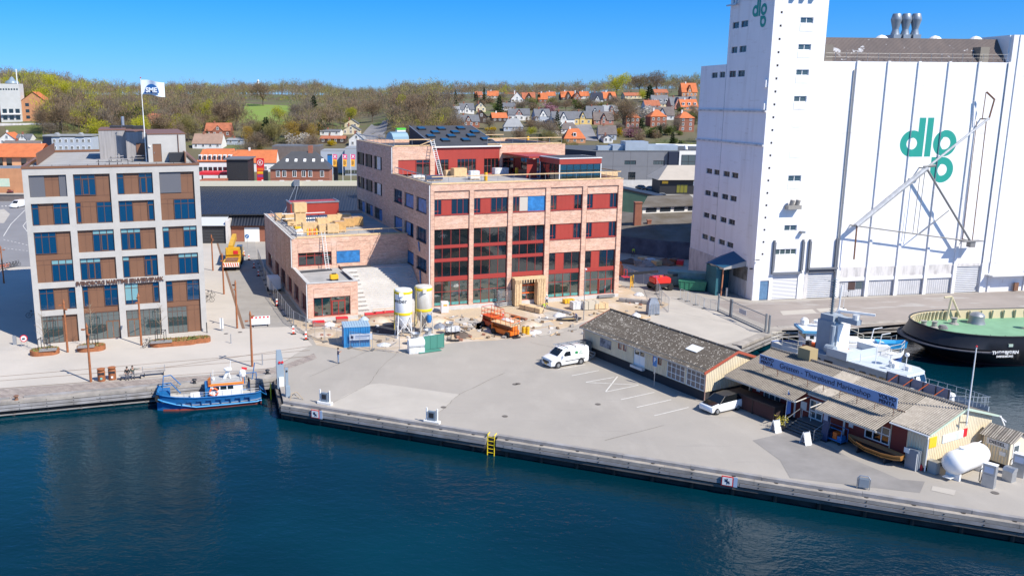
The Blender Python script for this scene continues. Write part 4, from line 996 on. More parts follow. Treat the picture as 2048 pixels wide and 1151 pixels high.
MB().rbox((-.1,.5,4.5),(.5,.3,.15)).tube((.05,-.3,5.9),(.05,-.02,5.9),.03).box(-.02,.45,-.5,-.3,5.85,5.95).build('wall_lamp',DARK,S)
MB(SIDE).box(.2,1.0,-.3,0,29.6,30.6).box(.2,.8,-.3,0,26.6,27.5).build('junction_box',M_SILO,S)
MB(SIDE).tube((10.2,-.4,41.5),(10.2,-.4,44),.12).tube((9.4,-.4,41.3),(9.4,-.4,44),.1).box(9.2,12,-.6,-.3,41.3,41.5).build('bracket',STEEL,S)
m=MB()
for x in(2.6,4.05,5.4):m.box(x,x+.55,-.8,-.02,41.6,43.4)
m.build('wall_duct',GREY,S)
rp=[(.45,MH-.02),(2.6,36.42),(20,36.5),(20,MH)]
r_=MB();r_.xprism(rp,TW+.02,36.28).build('roof',M_ETERNIT,S)
for x in(9.0,18.6,27.0,33.5):MB().lathe([(.9,0),(.5,.35),(.05,.5)],(x,3.4,36.4),10).build('roof_light',WHITE,S)
def dormer(x0,x1,z1,nm,m_):MB().box(x0,x1,.35,2.2,MH-.02,z1).build(nm,m_,S)
dormer(8.15,9.35,35.3,'roof_door',mat('weathered_door',(.2,.17,.14),.8));dormer(31.9,33.3,35.2,'roof_hatch',mat('weathered_hatch',(.24,.21,.17),.8))
m=MB()
for x in np.arange(9.6,36.2,1.62):m.tube((x,.15,MH-.02),(x,.15,MH+1.15),.03)
m.path([(8.2,.15,MH+1.1),(36.2,.15,MH+1.1)],.012).path([(8.2,.15,MH+.6),(36.2,.15,MH+.6)],.01)
m.build('roof_railing',GREY,S)
for k in range(3):
 x=21.4+1.35*k;y=4.4-.25*k
 c=MB().box(x-.6,x+.6,y-.6,y+1.6,36.45,37.0)
 c.lathe([(.62,37.0),(.42,37.7),(.42,37.8),(.72,39.0),(.74,39.1),(.55,39.85),(.5,39.9)],(x,y,0),14).build('vent_cowl',mat('cowl_steel',(.26,.3,.34),.45,.4),S,True)
def logo(T,nm):
 b=MB(T)
 def ring(c,ro,ri,sq=None,sx=1.0):
  n=48
  for k in range(n):
   q=[]
   for t in(k,k+1):
    a=2*math.pi*t/n;ca,sa=math.cos(a),math.sin(a);o=ro
    if sq and ca*sq[0]>=-1e-9 and sa*sq[1]>=-1e-9:o=ro/max(abs(ca),abs(sa))
    q.append(((c[0]+o*ca*sx,c[1]+o*sa),(c[0]+ri*ca,c[1]+ri*sa)))
   b.poly([(q[0][0][0],0,q[0][0][1]),(q[1][0][0],0,q[1][0][1]),(q[1][1][0],0,q[1][1][1]),(q[0][1][0],0,q[0][1][1])])
 ring((2.15,1.85),1.85,.82,(1,-1));
 b.box(2.98,4.0,-.001,0,0,5.45).box(4.28,5.25,-.001,0,0,5.45)
 ring((7.35,1.87),1.85,.87);ring((7.35,-1.9),1.82,.82,(-1,1))
 return b.build(nm,M_TEAL,S)
logo(Matrix.Translation((20.35,-.004,20.03)),'logo')
lp=logo(Matrix.Translation((20.35,-.204,20.03)),'logo_on_pilaster');bm=bmesh.new();bm.from_mesh(lp.data)
for x_ in(22.1,22.5,26.78,27.18):bmesh.ops.bisect_plane(bm,geom=bm.verts[:]+bm.edges[:]+bm.faces[:],plane_co=(x_,0,0),plane_no=(1,0,0))
bmesh.ops.delete(bm,geom=[f for f in bm.faces if not any(a<f.calc_center_median().x<b for a,b in((22.1,22.5),(26.78,27.18)))],context='FACES');bm.to_mesh(lp.data);bm.free()
logo(Matrix.Translation((-.03,5.65,39.2))@Matrix(((0,1,0,0),(-.42,0,0,0),(0,0,.42,0),(0,0,0,1))),'logo')
M_GAN=mat('gantry_steel',(.5,.5,.5),.5,.3,var=.2,scale=2);M_RUST=mat('rusty_steel',(.2,.1,.06),.8,var=.3,scale=3)
y=-1.5
m=MB();m.tube((14.1,y,10.6),(24.1,y,18.6),.32,0,8).tube((24.1,y,18.6),(32.9,y,25.4),.16,0,8).tube((14.2,y+.1,10.3),(24.2,y+.1,18.2),.12)
for k in range(9):m.rbox((14.8+k*1.08,y,11.2+k*.86),(.25,.5,.3))
m.build('conveyor_tube',M_GAN,S)
m=MB();m.tube((14.0,y,10.6),(32.6,y,7.9),.1).tube((24.15,y,18.4),(32.5,y,7.9),.15).tube((24.0,y,9.1),(28.4,y,12.5),.07).tube((23.4,y+.3,17.6),(23.3,y+.3,9.3),.05).tube((24.1,y+.3,18.2),(24.0,y+.3,9.1),.05)
m.box(31,34.2,y-.5,y+.5,7.9,8.05).box(32.2,33,y-.4,y+.4,7.1,7.9).tube((23.6,y,18.7),(25.2,y-.2,18.9),.2)
for x,z in((14.2,10.5),(24.1,18.5),(32.5,8.0),(32.9,25.3)):m.tube((x,y,z),(x,-.02,z),.1)
m.build('gantry_frame',mat('gantry_dark',(.22,.215,.21),.6),S)
m=MB();m.tube((14.2,y,10.4),(14.25,y,5.8),.12).tube((32.3,y+.3,29.0),(33.4,y,28.0),.12).tube((33.4,y,28.0),(32.9,y,25.2),.12).tube((32.2,y+.3,29),(32.3,y+.5,25.2),.06).tube((33.0,y+.5,25),(33.2,y+.5,8),.07).tube((32.2,-.2,25),(32.3,-.2,8),.05)
m.build('drop_pipe',M_RUST,S)
MB().box(36.9,52,-1.5,-.13,2.55,2.75).build('loading_canopy',WHITE,S)
MB().box(35.0+6.6,42.3,-.6,-.37,.1,1.3).build('hydrant_frame',M_RUST,S)
D=thing('dock_shelter','blue roofed loading shelter against the shaded silo wall','shelter',SF@Vector((0,0,0)),SYAW)
bl_=mat('shelter_blue',(.015,.09,.17),.6)
m=MB();m.poly([(-.05,5.9,6.1),(-.05,2.2,5.3),(-3.2,2.6,4.3),(-4.0,5.5,4.5)]).poly([(-.05,5.9,6.1),(-4.0,5.5,4.5),(-3.9,6.9,4.2),(-.05,9.5,4.8)]).build('roof',bl_,D)
MB().poly([(-3.2,2.6,4.28),(-.05,2.2,5.28),(-.05,2.2,4.5),(-3.2,2.6,4.0)]).poly([(-3.2,2.6,4.28),(-4.0,5.5,4.48),(-3.5,5.0,3.9),(-3.2,2.9,4.0)]).build('fascia',mat('shelter_fascia',(.4,.38,.35),.7),D)
MB().box(-3.7,-3.55,3.8,6.8,0,4.2).box(-3.7,-3.0,3.65,3.8,0,4.1).box(-3.55,-.07,6.7,6.85,0,4.2).build('side_wall',mat('shelter_wall',(.02,.11,.14),.7,var=.2,scale=.6),D)
MB().tube((-2.9,3.4,0),(-2.9,3.2,4.1),.1).build('post',mat('rusty_post',(.5,.2,.1),.7),D)
MB().tube((-2.3,2.9,0),(-2.3,2.9,1.3),.16,0,8).build('bollard',STEEL,D)
# ================================================================ long cream shed and the marine shop
def corrugated(p0,p1,q0,q1,per=.19,amp=.045,sub=4,rows=1):
 """wavy sheet between edge p0-p1 (eave) and q0-q1 (ridge)"""
 p0,p1,q0,q1=map(Vector,(p0,p1,q0,q1));L=(p1-p0).length;n=max(4,int(L/per*sub));b=MB()
 nrm=(p1-p0).cross(q0-p0).normalized();nrm=nrm if nrm.z>0 else-nrm
 for j in range(rows+1):
  for i in range(n+1):
   u=i/n;p=p0.lerp(p1,u).lerp(q0.lerp(q1,u),j/rows)+nrm*amp*math.sin(2*math.pi*u*L/per);b.v.append(tuple(p))
 b.f=[(j*(n+1)+i,j*(n+1)+i+1,(j+1)*(n+1)+i+1,(j+1)*(n+1)+i)for j in range(rows)for i in range(n)];b.m=[0]*len(b.f)
 return b
M_MOSS=mat('mossy_corrugated_roof',(0.12,0.105,0.09),0.95,col2=(0.055,0.047,0.04),scale=2.6,detail=8)
overlay(M_MOSS,(0.55,0.53,0.5),4.2,0.57,0.62,(1,1,1),0.9)
overlay(M_MOSS,(0.33,0.31,0.28),0.7,0.56,0.7,(.5,2,1),0.6,loc=(2,0,0))
M_CORR=mat('grey_corrugated_roof',(0.4,0.36,0.31),0.95,col2=(0.27,0.24,0.205),scale=1.6,detail=8)
overlay(M_CORR,(0.5,0.47,0.42),4.5,0.6,0.68,(1,1,1),0.7);overlay(M_CORR,(0.1,0.085,0.07),3.2,0.62,0.7,(1,1,1),0.7,loc=(3,1,0))
for m_,sc_ in((M_MOSS,1.774),(M_CORR,1.653)):overlay(m_,(.06,.05,.042),sc_,.35,.9,(1,1,1),.85,'wave')  # dark wave bands: moss and groove shade put into the roof colour
M_CREAM=mat('cream_boards',(0.82,0.7,0.49),0.75,var=0.08,scale=1.2);ribbed(M_CREAM,'X',.22,.045)
M_CREAMY=mat('cream_gable_boards',(0.82,0.7,0.49),0.75,var=0.08,scale=1.2);ribbed(M_CREAMY,'Y',.22,.045)
M_TRED=mat('barge_red',(0.4,0.09,0.05),0.6)
M_SHOPRED=mat('shop_red',(0.17,0.02,0.018),0.6)
M_GWIN=mat('grid_window_glass',(.13,.12,.13),.15,ior=1.6)
SA=-62.5
A1=G(1409,803);F1=frame(A1,R(SA))
H1=thing('long_shed','long cream boarded shed with mossy corrugated roof and parking bays in front','shed',A1,R(SA))
L1,W1,E1z,R1z,FZ=18.3,7.6,3.1,4.5,.95
hw=[(-15.5,-13.65,1.5,2.45,'p'),(-12.55,-11.95,1.95,2.65,'w'),(-11.75,-11.2,1.95,2.65,'w'),(-7.25,-6.72,1.9,2.7,'d'),(-6.5,-5.95,1.9,2.7,'d'),(-5.15,-2.75,.98,2.8,'G'),(-2.5,-.15,.98,2.8,'G')]
hs1=[h for h in hw if h[4]!='p']
m=MB();m.wall(-L1,0,FZ,E1z+.1,[h[:4]for h in hs1]+[(-10.1,-8.35,FZ+.001,2.75)],.12)
m.box(-L1,0,W1-.1,W1,FZ,E1z)
m.build('board_wall',M_CREAM,H1)
g=MB()
for x0,x1 in((-.1,0),(-L1,-L1+.1)):g.xprism([(.002,FZ),(W1-.102,FZ),(W1-.102,E1z+.05),(W1/2,R1z-.1),(.002,E1z+.05)],x0+.001,x1-.001)
g.build('gable_wall',M_CREAMY,H1)
MB().box(-L1+.1,-.1,.1,W1-.2,0,FZ+.02).build('dark_base',mat('shed_base',(.03,.03,.035),.9),H1)
MB().box(-L1+.2,-.2,.6,.66,FZ,E1z).build('shed_core',M_INT,H1)
ro=.5
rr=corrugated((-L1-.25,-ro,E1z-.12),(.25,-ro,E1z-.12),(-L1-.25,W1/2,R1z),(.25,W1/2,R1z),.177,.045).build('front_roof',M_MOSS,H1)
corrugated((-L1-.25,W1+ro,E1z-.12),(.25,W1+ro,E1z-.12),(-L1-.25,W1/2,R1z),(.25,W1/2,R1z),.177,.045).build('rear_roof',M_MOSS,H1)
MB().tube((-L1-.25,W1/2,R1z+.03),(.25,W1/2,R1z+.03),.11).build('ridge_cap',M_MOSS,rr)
for x in(-L1-.28,.2):
 b=MB()
 for y0,y1 in((-ro,W1/2),(W1+ro,W1/2)):
  b.poly([(x,y0,E1z-.32),(x,y1,R1z-.2),(x,y1,R1z+.06),(x,y0,E1z-.06)]).poly([(x+.06,y0,E1z-.32),(x+.06,y1,R1z-.2),(x+.06,y1,R1z+.06),(x+.06,y0,E1z-.06)]).poly([(x,y0,E1z-.06),(x,y1,R1z+.06),(x+.06,y1,R1z+.06),(x+.06,y0,E1z-.06)])
 b.build('barge_board',M_TRED,H1)
MB().tube((-L1,-ro-.08,E1z-.16),(0.2,-ro-.08,E1z-.2),.07).build('gutter',GREY,H1)
MB().tube((.05,-.1,.1),(.05,-.1,E1z-.3),.05).tube((-L1,-.1,.1),(-L1,-.1,E1z-.3),.05).build('downpipe',mat('shed_downpipe',(.4,.25,.2),.6),H1)
p0=F1.inverted()@G(1060+1455/4.427,600+445/4.427,3.75)
MB().rbox((p0.x,p0.y,E1z-.12+(p0.y+ro)/(W1/2+ro)*(R1z-E1z+.12)+.07),(1.5,1.0,.05),0,0,math.atan(.33)).build('roof_light',WHITE,rr)
for a,c,z0,z1,k in hw:
 if k=='w':window(H1,a,c,z0,z1,None,.02,M_TRED,M_GWIN,fw=.07,fd=.09)
 elif k=='d':window(H1,a,c,z0,z1,None,.02,M_TRED,GLASSDARK,fw=.07,fd=.09)
 elif k=='G':window(H1,a,c,z0,z1,None,.02,WHITE,M_GWIN,vs=(.25,.5,.75),hs_=(.33,.67),fw=.06,fd=.08)
b=MB().box(-15.5,-13.65,-.04,-.005,1.5,2.45).build('photo_banner',mat('banner_print',(.3,.32,.36),.6,col2=(.05,.06,.09),scale=1.5,detail=7,contrast=(.4,.6)),H1)
g=window(H1,-10.05,-8.4,FZ,2.72,None,.05,WHITE,M_WIN,hs_=(.6,),vs=(.5,),fw=.08,name='garage_door',pane=False)
MB().box(-10,-8.45,.09,.12,FZ,2.05).box(-10,-8.45,.09,.12,2.5,2.7).build('door_panel',WHITE,g);MB().poly([(-10,.1,2.05),(-8.45,.1,2.05),(-8.45,.1,2.5),(-10,.1,2.5)]).build('pane',GLASSDARK,g)
MB().box(-10.1,-8.3,-.4,.05,FZ-.25,FZ-.01).build('door_ledge',M_SILODIRT,H1)
def local(F,x,y,z=0):return F@Vector((x,y,z))
T=thing('storage_cabinet','dark grey rounded cabinet at the end of the cream shed behind the van','cabinet',local(F1,-17.2,-.75),R(SA))
MB().box(-.65,.65,-.55,.55,0,1.75).build('cabinet',mat('cabinet_grey',(.12,.13,.13),.6),T,bevel=.12);MB().box(-.5,.5,-.57,-.54,.3,1.4).build('door',mat('cabinet_grey2',(.15,.16,.16),.6),T)
T=thing('wooden_steps','weathered wooden steps beside the grey cabinet at the shed','steps',local(F1,-16.0,-.8),R(SA))
for k in range(4):MB().box(-.55,.55,-.9+k*.28,-.6+k*.28,.2*(k+1)-.05,.2*(k+1)).build('tread',WOODGREY,T)
for s in(-.55,.5):MB().poly([(s,-.95,0),(s,.2,.8),(s,.2,.5),(s,-.6,0)]).build('stringer',WOODGREY,T)
A2=G(1847.7,942.4);F2=frame(A2,R(SA))
H2=thing('marine_shop','low red and cream marine shop with long grey corrugated roof and rooftop sign','shop',A2,R(SA))
L2,W2,E2,R2=17.1,8.3,3.2,4.5
sl2=(R2-E2)/(W2/2+.1)
def ez(y):return E2+sl2*(y+.1)
dz=.85
wins=[(-15.4,-13.55,1.15,1.9),(-10.55,-9.1,dz,2.6),(-5.2,-3.0,.95,2.4)]
m=MB();m.wall(-L2+.4,-3.0,0.35,2.9,wins[:2]+[(-5.2,-3.01,.95,2.4)],.15);m.build('red_wall',M_SHOPRED,H2)
m=MB();m.wall(-3.0,0,0.35,3.15,[(-2.95,-1.6,.5,2.95)],.12);m.box(-L2,0,W2-.1,W2,0,3.0);m.build('cream_wall',M_CREAM,H2)
MB().box(-2.94,-1.61,.06,.1,.5,2.94).build('red_gate',M_SHOPRED,H2)
g=MB()
for x0,x1 in((-.1,-.001),(-L2,-L2+.1)):g.xprism([(.002,.3),(W2-.102,.3),(W2-.102,3.1),(W2/2,R2-.08),(.002,3.1)],x0,x1)
g.build('gable_wall',M_CREAMY,H2)
MB().box(-L2,-.02,.02,W2-.12,0,.36).build('dark_base',mat('shed_base'),H2)
MB().box(-L2+.2,-.2,.7,.76,.36,2.9).build('shop_core',M_INT,H2)
yd=-1.95
segs=[(-L2-1.3,-10.55,yd),(-10.55,-8.5,-.35),(-8.5,-2.95,yd),(-2.95,.3,-.3)]
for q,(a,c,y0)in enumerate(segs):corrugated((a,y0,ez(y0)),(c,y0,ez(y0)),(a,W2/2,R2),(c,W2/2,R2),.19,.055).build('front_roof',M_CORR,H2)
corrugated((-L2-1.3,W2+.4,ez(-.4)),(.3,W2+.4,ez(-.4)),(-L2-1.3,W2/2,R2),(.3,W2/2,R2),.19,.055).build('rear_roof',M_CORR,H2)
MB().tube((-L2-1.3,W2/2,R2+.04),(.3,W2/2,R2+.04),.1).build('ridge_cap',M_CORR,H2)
m=MB()
for x in np.arange(-16.5,-3,1.5):m.tube((x,-.02,2.75),(x,yd+.1,ez(yd)-.1),.05)
for a,c,y0 in segs:m.box(a,c,y0+.04,y0+.12,ez(y0)-.18,ez(y0)-.05)
m.build('eaves_timber',mat('eaves_white',(.55,.52,.46),.7),H2)
m=MB()
for y0,y1 in((-.3,W2/2),(W2+.4,W2/2)):m.poly([(.28,y0,3.0),(.28,y1,R2-.16),(.28,y1,R2+.05),(.28,y0,3.16)]).poly([(.33,y0,3.0),(.33,y1,R2-.16),(.33,y1,R2+.05),(.33,y0,3.16)])
m.build('barge_board',mat('barge_green',(.45,.55,.45),.6),H2)
MB().tube((-2.9,-.38,3.05),(.3,-.38,3.02),.07).tube((.1,-.3,3.0),(.12,-.12,2.6),.05).tube((.12,-.12,2.6),(.12,-.12,.1),.05).build('gutter',WHITE,H2)
MB().tube((.34,W2+.3,3.1),(.6,W2+.9,2.6),.05).tube((.34,W2+.5,3.1),(.9,W2+.2,2.5),.05).build('gutter_bracket',WHITE,H2)
window(H2,-15.4,-13.55,1.15,1.9,None,.02,WHITE,M_WIN,vs=(.33,.67),fw=.07)
window(H2,-10.5,-9.15,dz,2.55,None,.02,WHITE,M_WIN,vs=(.5,),hs_=(.4,),fw=.1,name='door')
window(H2,-5.18,-3.02,.97,2.4,None,.02,WHITE,GLASSDARK,vs=(.33,.67),hs_=(.55,),fw=.08)
MB().box(-12.0,-11.85,-.06,0,.4,2.7).box(-7.1,-6.95,-.06,0,.4,2.7).build('white_post',WHITE,H2)
for a,c,z0,z1 in((-11.35,-10.75,1.4,2.1),(-16.2,-15.8,1.5,2.0),(-6.6,-6.2,1.35,1.65)):MB().box(a,c,-.04,-.005,z0,z1).build('notice_board',WHITE,H2)
s_=MB().box(-16.4,-2.9,.28,.36,4.06,4.95).build('roof_sign',mat('sign_blue',(.23,.34,.55),.5),H2)
M_NAVY=mat('sign_navy',(.012,.014,.045),.6)
def sgn(s,x,z,size,sx=1.0,bold=.0):text('sign_lettering',s,M_NAVY,size,Matrix.Translation((x,.265,z))@XZ,s_,.015,sx=sx,bold=bold)
sgn('Gnisten - Thurøbund Marineshop',-9.65,4.49,.66,1.0,.0)
for x in(-15.55,-3.75):sgn('VOLVO',x,4.7,.42,1.05,.012);sgn('PENTA',x,4.3,.42,1.05,.012)
m=MB()
for x in np.arange(-16,-2.9,1.6):m.tube((x,.4,4.1),(x,1.3,ez(1.3)),.025).tube((x,.4,4.1),(x,.4,ez(.4)),.025)
m.tube((-16.5,1.3,ez(1.3)+.05),(-2.8,1.3,ez(1.3)+.05),.04);m.build('sign_strut',M_RUST,s_)
MB().box(-L2+1.9,-L2+3.2,3.9,5.0,R2-.3,R2+.95).build('chimney_box',mat('timber_box',(.4,.3,.15),.8),H2)
MB().box(.005,.05,.2,1.1,1.85,2.7).build('yellow_poster',mat('poster_yellow',(.8,.5,.02),.6),H2)
b=MB().box(.005,.05,1.85,4.5,1.95,2.6).build('blue_banner',mat('banner_pale',(.5,.66,.75),.6,col2=(.75,.75,.75),scale=1.2),H2)
MB().box(.005,.05,4.5,5.0,1.98,2.64).build('red_banner',SIGNRED,H2)
# ================================================================ boats
def hull(b,st,m=0,keel=None,n=6):
 """st: (x, half beam at deck, deck z, half beam at waterline, bottom z)"""
 rings=[]
 for x,hb,zd,hw_,zb in st:
  r=[]
  for k in range(n+1):
   t=k/n;r.append((x,-(hw_+(hb-hw_)*t**1.4),zb+(zd-zb)*t))
  rings.append(r[::-1]+[(x,-p[1],p[2])for p in r])
 rings=[[Vector(p)for p in r]for r in rings]
 m_=len(rings[0])
 vs=[p for r in rings for p in r];N=m_
 fs=[(j*N+i,j*N+i+1,(j+1)*N+i+1,(j+1)*N+i)for j in range(len(rings)-1)for i in range(N-1)]
 fs+=[tuple(range(N)),tuple(range((len(rings)-1)*N,len(rings)*N))]
 b._a(vs,fs,m);return b
def deck(b,st,dz,m=0,k=.97):
 for(x0,h0,z0,*_),(x1,h1,z1,*_)in zip(st,st[1:]):b.poly([(x0,-h0*k,z0-dz),(x1,-h1*k,z1-dz),(x1,h1*k,z1-dz),(x0,h0*k,z0-dz)],m)
 return b
M_HBLUE=mat('hull_blue',(.015,.14,.36),.4,var=.12,scale=1.5);M_HLB=mat('hull_light_blue',(.05,.28,.55),.4)
M_ANTI=mat('antifouling_red',(.3,.06,.045),.7);M_DECK=mat('grey_deck',(.42,.41,.39),.8,var=.15,scale=1.5)
BT=thing('workboat','blue workboat with white wheelhouse and orange roof at the promenade quay','boat',(-20.95,81.0,0),.265)
st=[(-5.15,1.1,.28,.8,-1.75),(-4.6,1.55,.18,1.05,-1.9),(-3.4,1.8,-.02,1.35,-1.95),(-1.5,1.85,-.22,1.5,-1.95),(1.5,1.85,-.28,1.5,-1.95),(4.2,1.75,-.25,1.4,-1.95),(4.75,1.5,-.2,1.2,-1.9)]
hull(MB(),st).build('hull',M_HBLUE,BT,True)
deck(MB(),st,.75).build('deck',M_DECK,BT)
b=MB()
for(x0,h0,z0,*_),(x1,h1,z1,*_)in zip(st,st[1:]):
 for s in(-1,1):b.tube((x0,s*h0,z0),(x1,s*h1,z1),.06,0)
b.build('gunwale',M_HBLUE,BT)
b=MB()
for k in range(8):
 x=-3.3+k*.92;b.box(x,x+.5,-1.88,-1.70,-.62,-.56).box(x+.42,x+.5,-1.88,-1.6,-1.0,-.62)
b.build('hull_frame',mat('hull_dark_blue',(.008,.08,.22),.5),BT)  # hull frames in a darker blue than the plating
b=MB();pts=[(x,-h*.9-.1,-1.18 if x>-2 else-1.18+(-2-x)*.3)for x,h,*_ in st];b.path(pts,.09);b.build('rubbing_strake',M_HLB,BT)
b=MB()
for(x0,h0,z0,w0,_),(x1,h1,z1,w1,_2)in zip(st[1:],st[2:]):b.poly([(x0,-w0-.14,-1.5),(x1,-w1-.14,-1.5),(x1,-w1-.17,-1.3),(x0,-w0-.17,-1.3)])
b.build('boot_stripe',M_ANTI,BT)
wh=MB();wh.wall(-.1,3.0,-.35,1.25,[(.15,.75,.45,1.05),(.85,1.45,.45,1.05),(1.55,2.1,.45,1.05)],.06,y=-1.15);wh.box(-.1,3.0,-1.08,1.15,-.9,1.25).box(-.1,3,-1.15,-1.09,-.9,-.35)
wb=wh.build('wheelhouse',WHITE,BT)
for a,c in((.15,.75),(.85,1.45),(1.55,2.1)):MB().box(a,c,-1.11,-1.085,.45,1.05).build('window',GLASSDARK,wb)
MB().box(-.6,-.1,-1.1,1.1,-.9,1.0).build('wheelhouse_front',M_HBLUE,BT)
MB().poly([(-.3,-1.25,1.25),(3.15,-1.25,1.25),(3.0,-1.2,1.62),(.0,-1.2,1.62)]).poly([(-.3,1.25,1.25),(3.15,1.25,1.25),(3.0,1.2,1.62),(0,1.2,1.62)]).poly([(-.3,-1.25,1.25),(-.3,1.25,1.25),(0,1.2,1.62),(0,-1.2,1.62)]).poly([(3.15,-1.25,1.25),(3.15,1.25,1.25),(3.0,1.2,1.62),(3.0,-1.2,1.62)]).build('orange_roof',mat('boat_orange',(.75,.2,.02),.5),BT)
MB().box(0,3,-1.2,1.2,1.6,1.64).build('roof_deck',M_DECK,BT)
b=MB();b.tube((1.3,.2,1.6),(1.7,.2,3.0),.16,0,8).tube((1.9,.2,1.6),(1.7,.2,3.0),.08).lathe([(.35,3.0),(.4,3.1),(.38,3.35),(.1,3.45)],(1.7,.2,0),12).tube((1.9,.2,3.3),(2.0,.3,4.6),.025).tube((.2,0,1.6),(.25,0,3.4),.025).lathe([(.14,1.6),(.14,1.95),(.05,2.05)],(.25,0,0),10)
b.build('radar_mast',WHITE,BT)
b=MB()
for p,q in(((0,-1.15,1.62),(0,-1.15,2.25)),((3,-1.15,1.62),(3,-1.15,2.25)),((0,1.15,1.62),(0,1.15,2.25)),((3,1.15,1.62),(3,1.15,2.25)),((0,-1.15,2.25),(3,-1.15,2.25)),((0,1.15,2.25),(3,1.15,2.25)),((0,-1.15,2.25),(0,1.15,2.25)),((3,-1.15,2.25),(3,1.15,2.25))):b.tube(p,q,.025)
b.build('roof_rail',STEEL,BT)
MB().lathe([(.3,1.7),(.34,2.0),(.3,2.6),(.15,2.8)],(3.1,.4,0),10).build('life_raft',WHITE,BT)
b=MB();n=20
for k in range(n):a0,a1=2*math.pi*k/n,2*math.pi*(k+1)/n;b.tube((.2+.38*math.cos(a0),-1.28,.0+.38*math.sin(a0)),(.2+.38*math.cos(a1),-1.28,.38*math.sin(a1)),.09,0 if k%5 else 1,6)
b.build('lifebuoy',[mat('buoy_orange',(.8,.15,.04),.5),WHITE],BT)
b=MB();b.path([(-4.6,-1.2,.2),(-4.5,-1.2,1.25),(-3.8,-1.2,1.3),(-2.9,-1.3,.2)],.05).path([(-4.6,1.2,.2),(-4.5,1.2,1.25),(-3.8,1.2,1.3),(-2.9,1.3,.2)],.05).tube((-4.5,-1.2,1.25),(-4.5,1.2,1.25),.05).box(-4.9,-3.9,-.5,.5,-.5,.3)
b.build('bow_frame',M_HBLUE,BT)
b=MB();b.path([(4.6,-1.4,-.2),(5.3,-.7,-.9),(5.3,.7,-.9),(4.6,1.4,-.2)],.05).tube((5.3,0,-.9),(4.7,0,-.2),.04).tube((4.0,1.3,-.3),(4.4,1.3,1.9),.05).path([(3.3,1.2,-.2),(3.3,1.2,.9),(4.5,1.2,.9),(4.5,1.2,-.2)],.05);b.build('stern_frame',M_HBLUE,BT)
b=MB();b.path([(-2.6,-1.75,-.1),(-2.6,-1.75,.35)],.02)
for x in np.arange(-2.6,4.6,.9):b.tube((x,-1.8,-.25),(x,-1.8,.25),.02)
b.path([(-2.6,-1.8,.25),(4.5,-1.8,.22)],.02).path([(-2.6,-1.8,.02),(4.5,-1.8,0)],.015);b.build('side_rail',STEEL,BT)
for x,z in((-4.95,-.2),):MB().lathe([(.2,-.1),(.36,-.1),(.38,0),(.36,.1),(.2,.1)],(x,-1.15,z),14,0,Matrix.Rotation(math.pi/2,4,'X')).build('tyre_fender',BLACK,BT)
MB().box(-2.0,-.8,-.4,.7,-1.0,-.5).build('deck_hatch',WHITE,BT)
fl=MB().poly([(3.1,.9,3.0),(3.6,1.0,2.8),(3.6,1.0,2.4),(3.1,.9,2.6)]).poly([(3.1,.91,3.0),(3.1,.91,2.6),(3.15,.91,2.6),(3.15,.91,3)]).tube((3.05,.9,1.6),(3.1,.9,3.05),.02)
fl.build('ensign',SIGNRED,BT)
for o in KIDS[BT.name]:
 if o.name.split('.')[0]in('wheelhouse','wheelhouse_front','orange_roof','roof_deck','radar_mast','roof_rail','life_raft','ensign'):
  for oo in[o]+KIDS.get(o.name,[]):
   for v in oo.data.vertices:
    if v.co.z>-.35:v.co.z=-.35+(v.co.z+.35)*.6
p0,p1=Vector((40.3,95.2)),Vector((53.6,93.4));c=(p0+p1)/2;yw=math.atan2(p1.y-p0.y,p1.x-p0.x)
WBT=thing('white_boat','white and blue motor vessel with light blue bridge moored behind the sheds','boat',(c.x,c.y,0),yw)
st=[(-6.9,.15,.75,.05,-1.6),(-6.0,1.1,.6,.5,-1.8),(-4.5,1.9,.4,1.3,-1.8),(-2,2.2,.2,1.9,-1.8),(2,2.25,.1,2,-1.8),(5,2.1,.15,1.7,-1.8),(6.6,1.6,.4,1.1,-1.6),(7.0,1.2,.7,.8,-1.3)]
hull(MB(),st).build('hull',mat('white_boat_hull',(.03,.09,.3),.4),WBT,True)
deck(MB(),st,.12).build('deck',M_DECK,WBT)
b=MB()
for(x0,h0,z0,*_),(x1,h1,z1,*_)in zip(st,st[1:]):
 for s in(-1,1):b.poly([(x0,s*(h0+.03),z0+.05),(x1,s*(h1+.03),z1+.05),(x1,s*(h1+.0),z1-.55),(x0,s*(h0+.0),z0-.55)])
b.build('white_strake',WHITE,WBT)
MB().box(-3.4,3.0,-1.8,1.8,-.05,1.2).build('deckhouse',WHITE,WBT)
MB().box(3.0,5.4,-1.6,1.6,0,1.0).build('aft_house',WHITE,WBT)
wl=MB();wl.wall(-3.6,-.4,1.2,2.25,[(-3.2,-2.75,1.55,2.0),(-2.3,-1.85,1.55,2.0),(-1.5,-1.05,1.55,2.0)],.06,y=-1.5);wl.box(-3.6,-.4,-1.43,1.5,1.2,2.25);wl=wl.build('bridge',WHITE,WBT)
for a in(-3.2,-2.3,-1.5):MB().box(a,a+.45,-1.46,-1.43,1.55,2.0).build('window',GLASSDARK,wl)
for k in range(4):MB().box(-3.63,-3.6,-1.3+k*.68,-.75+k*.68,1.5,2.05).build('window',GLASSDARK,wl)
MB().prism([(-4.1,-1.7),(-.2,-1.7),(-.2,1.7),(-4.1,1.7)],2.25,2.55,0).build('bridge_roof',mat('bridge_blue',(.1,.33,.55),.5),WBT);MB().box(-3.9,-.3,-1.6,1.6,2.55,2.6).build('roof_top',WHITE,WBT)
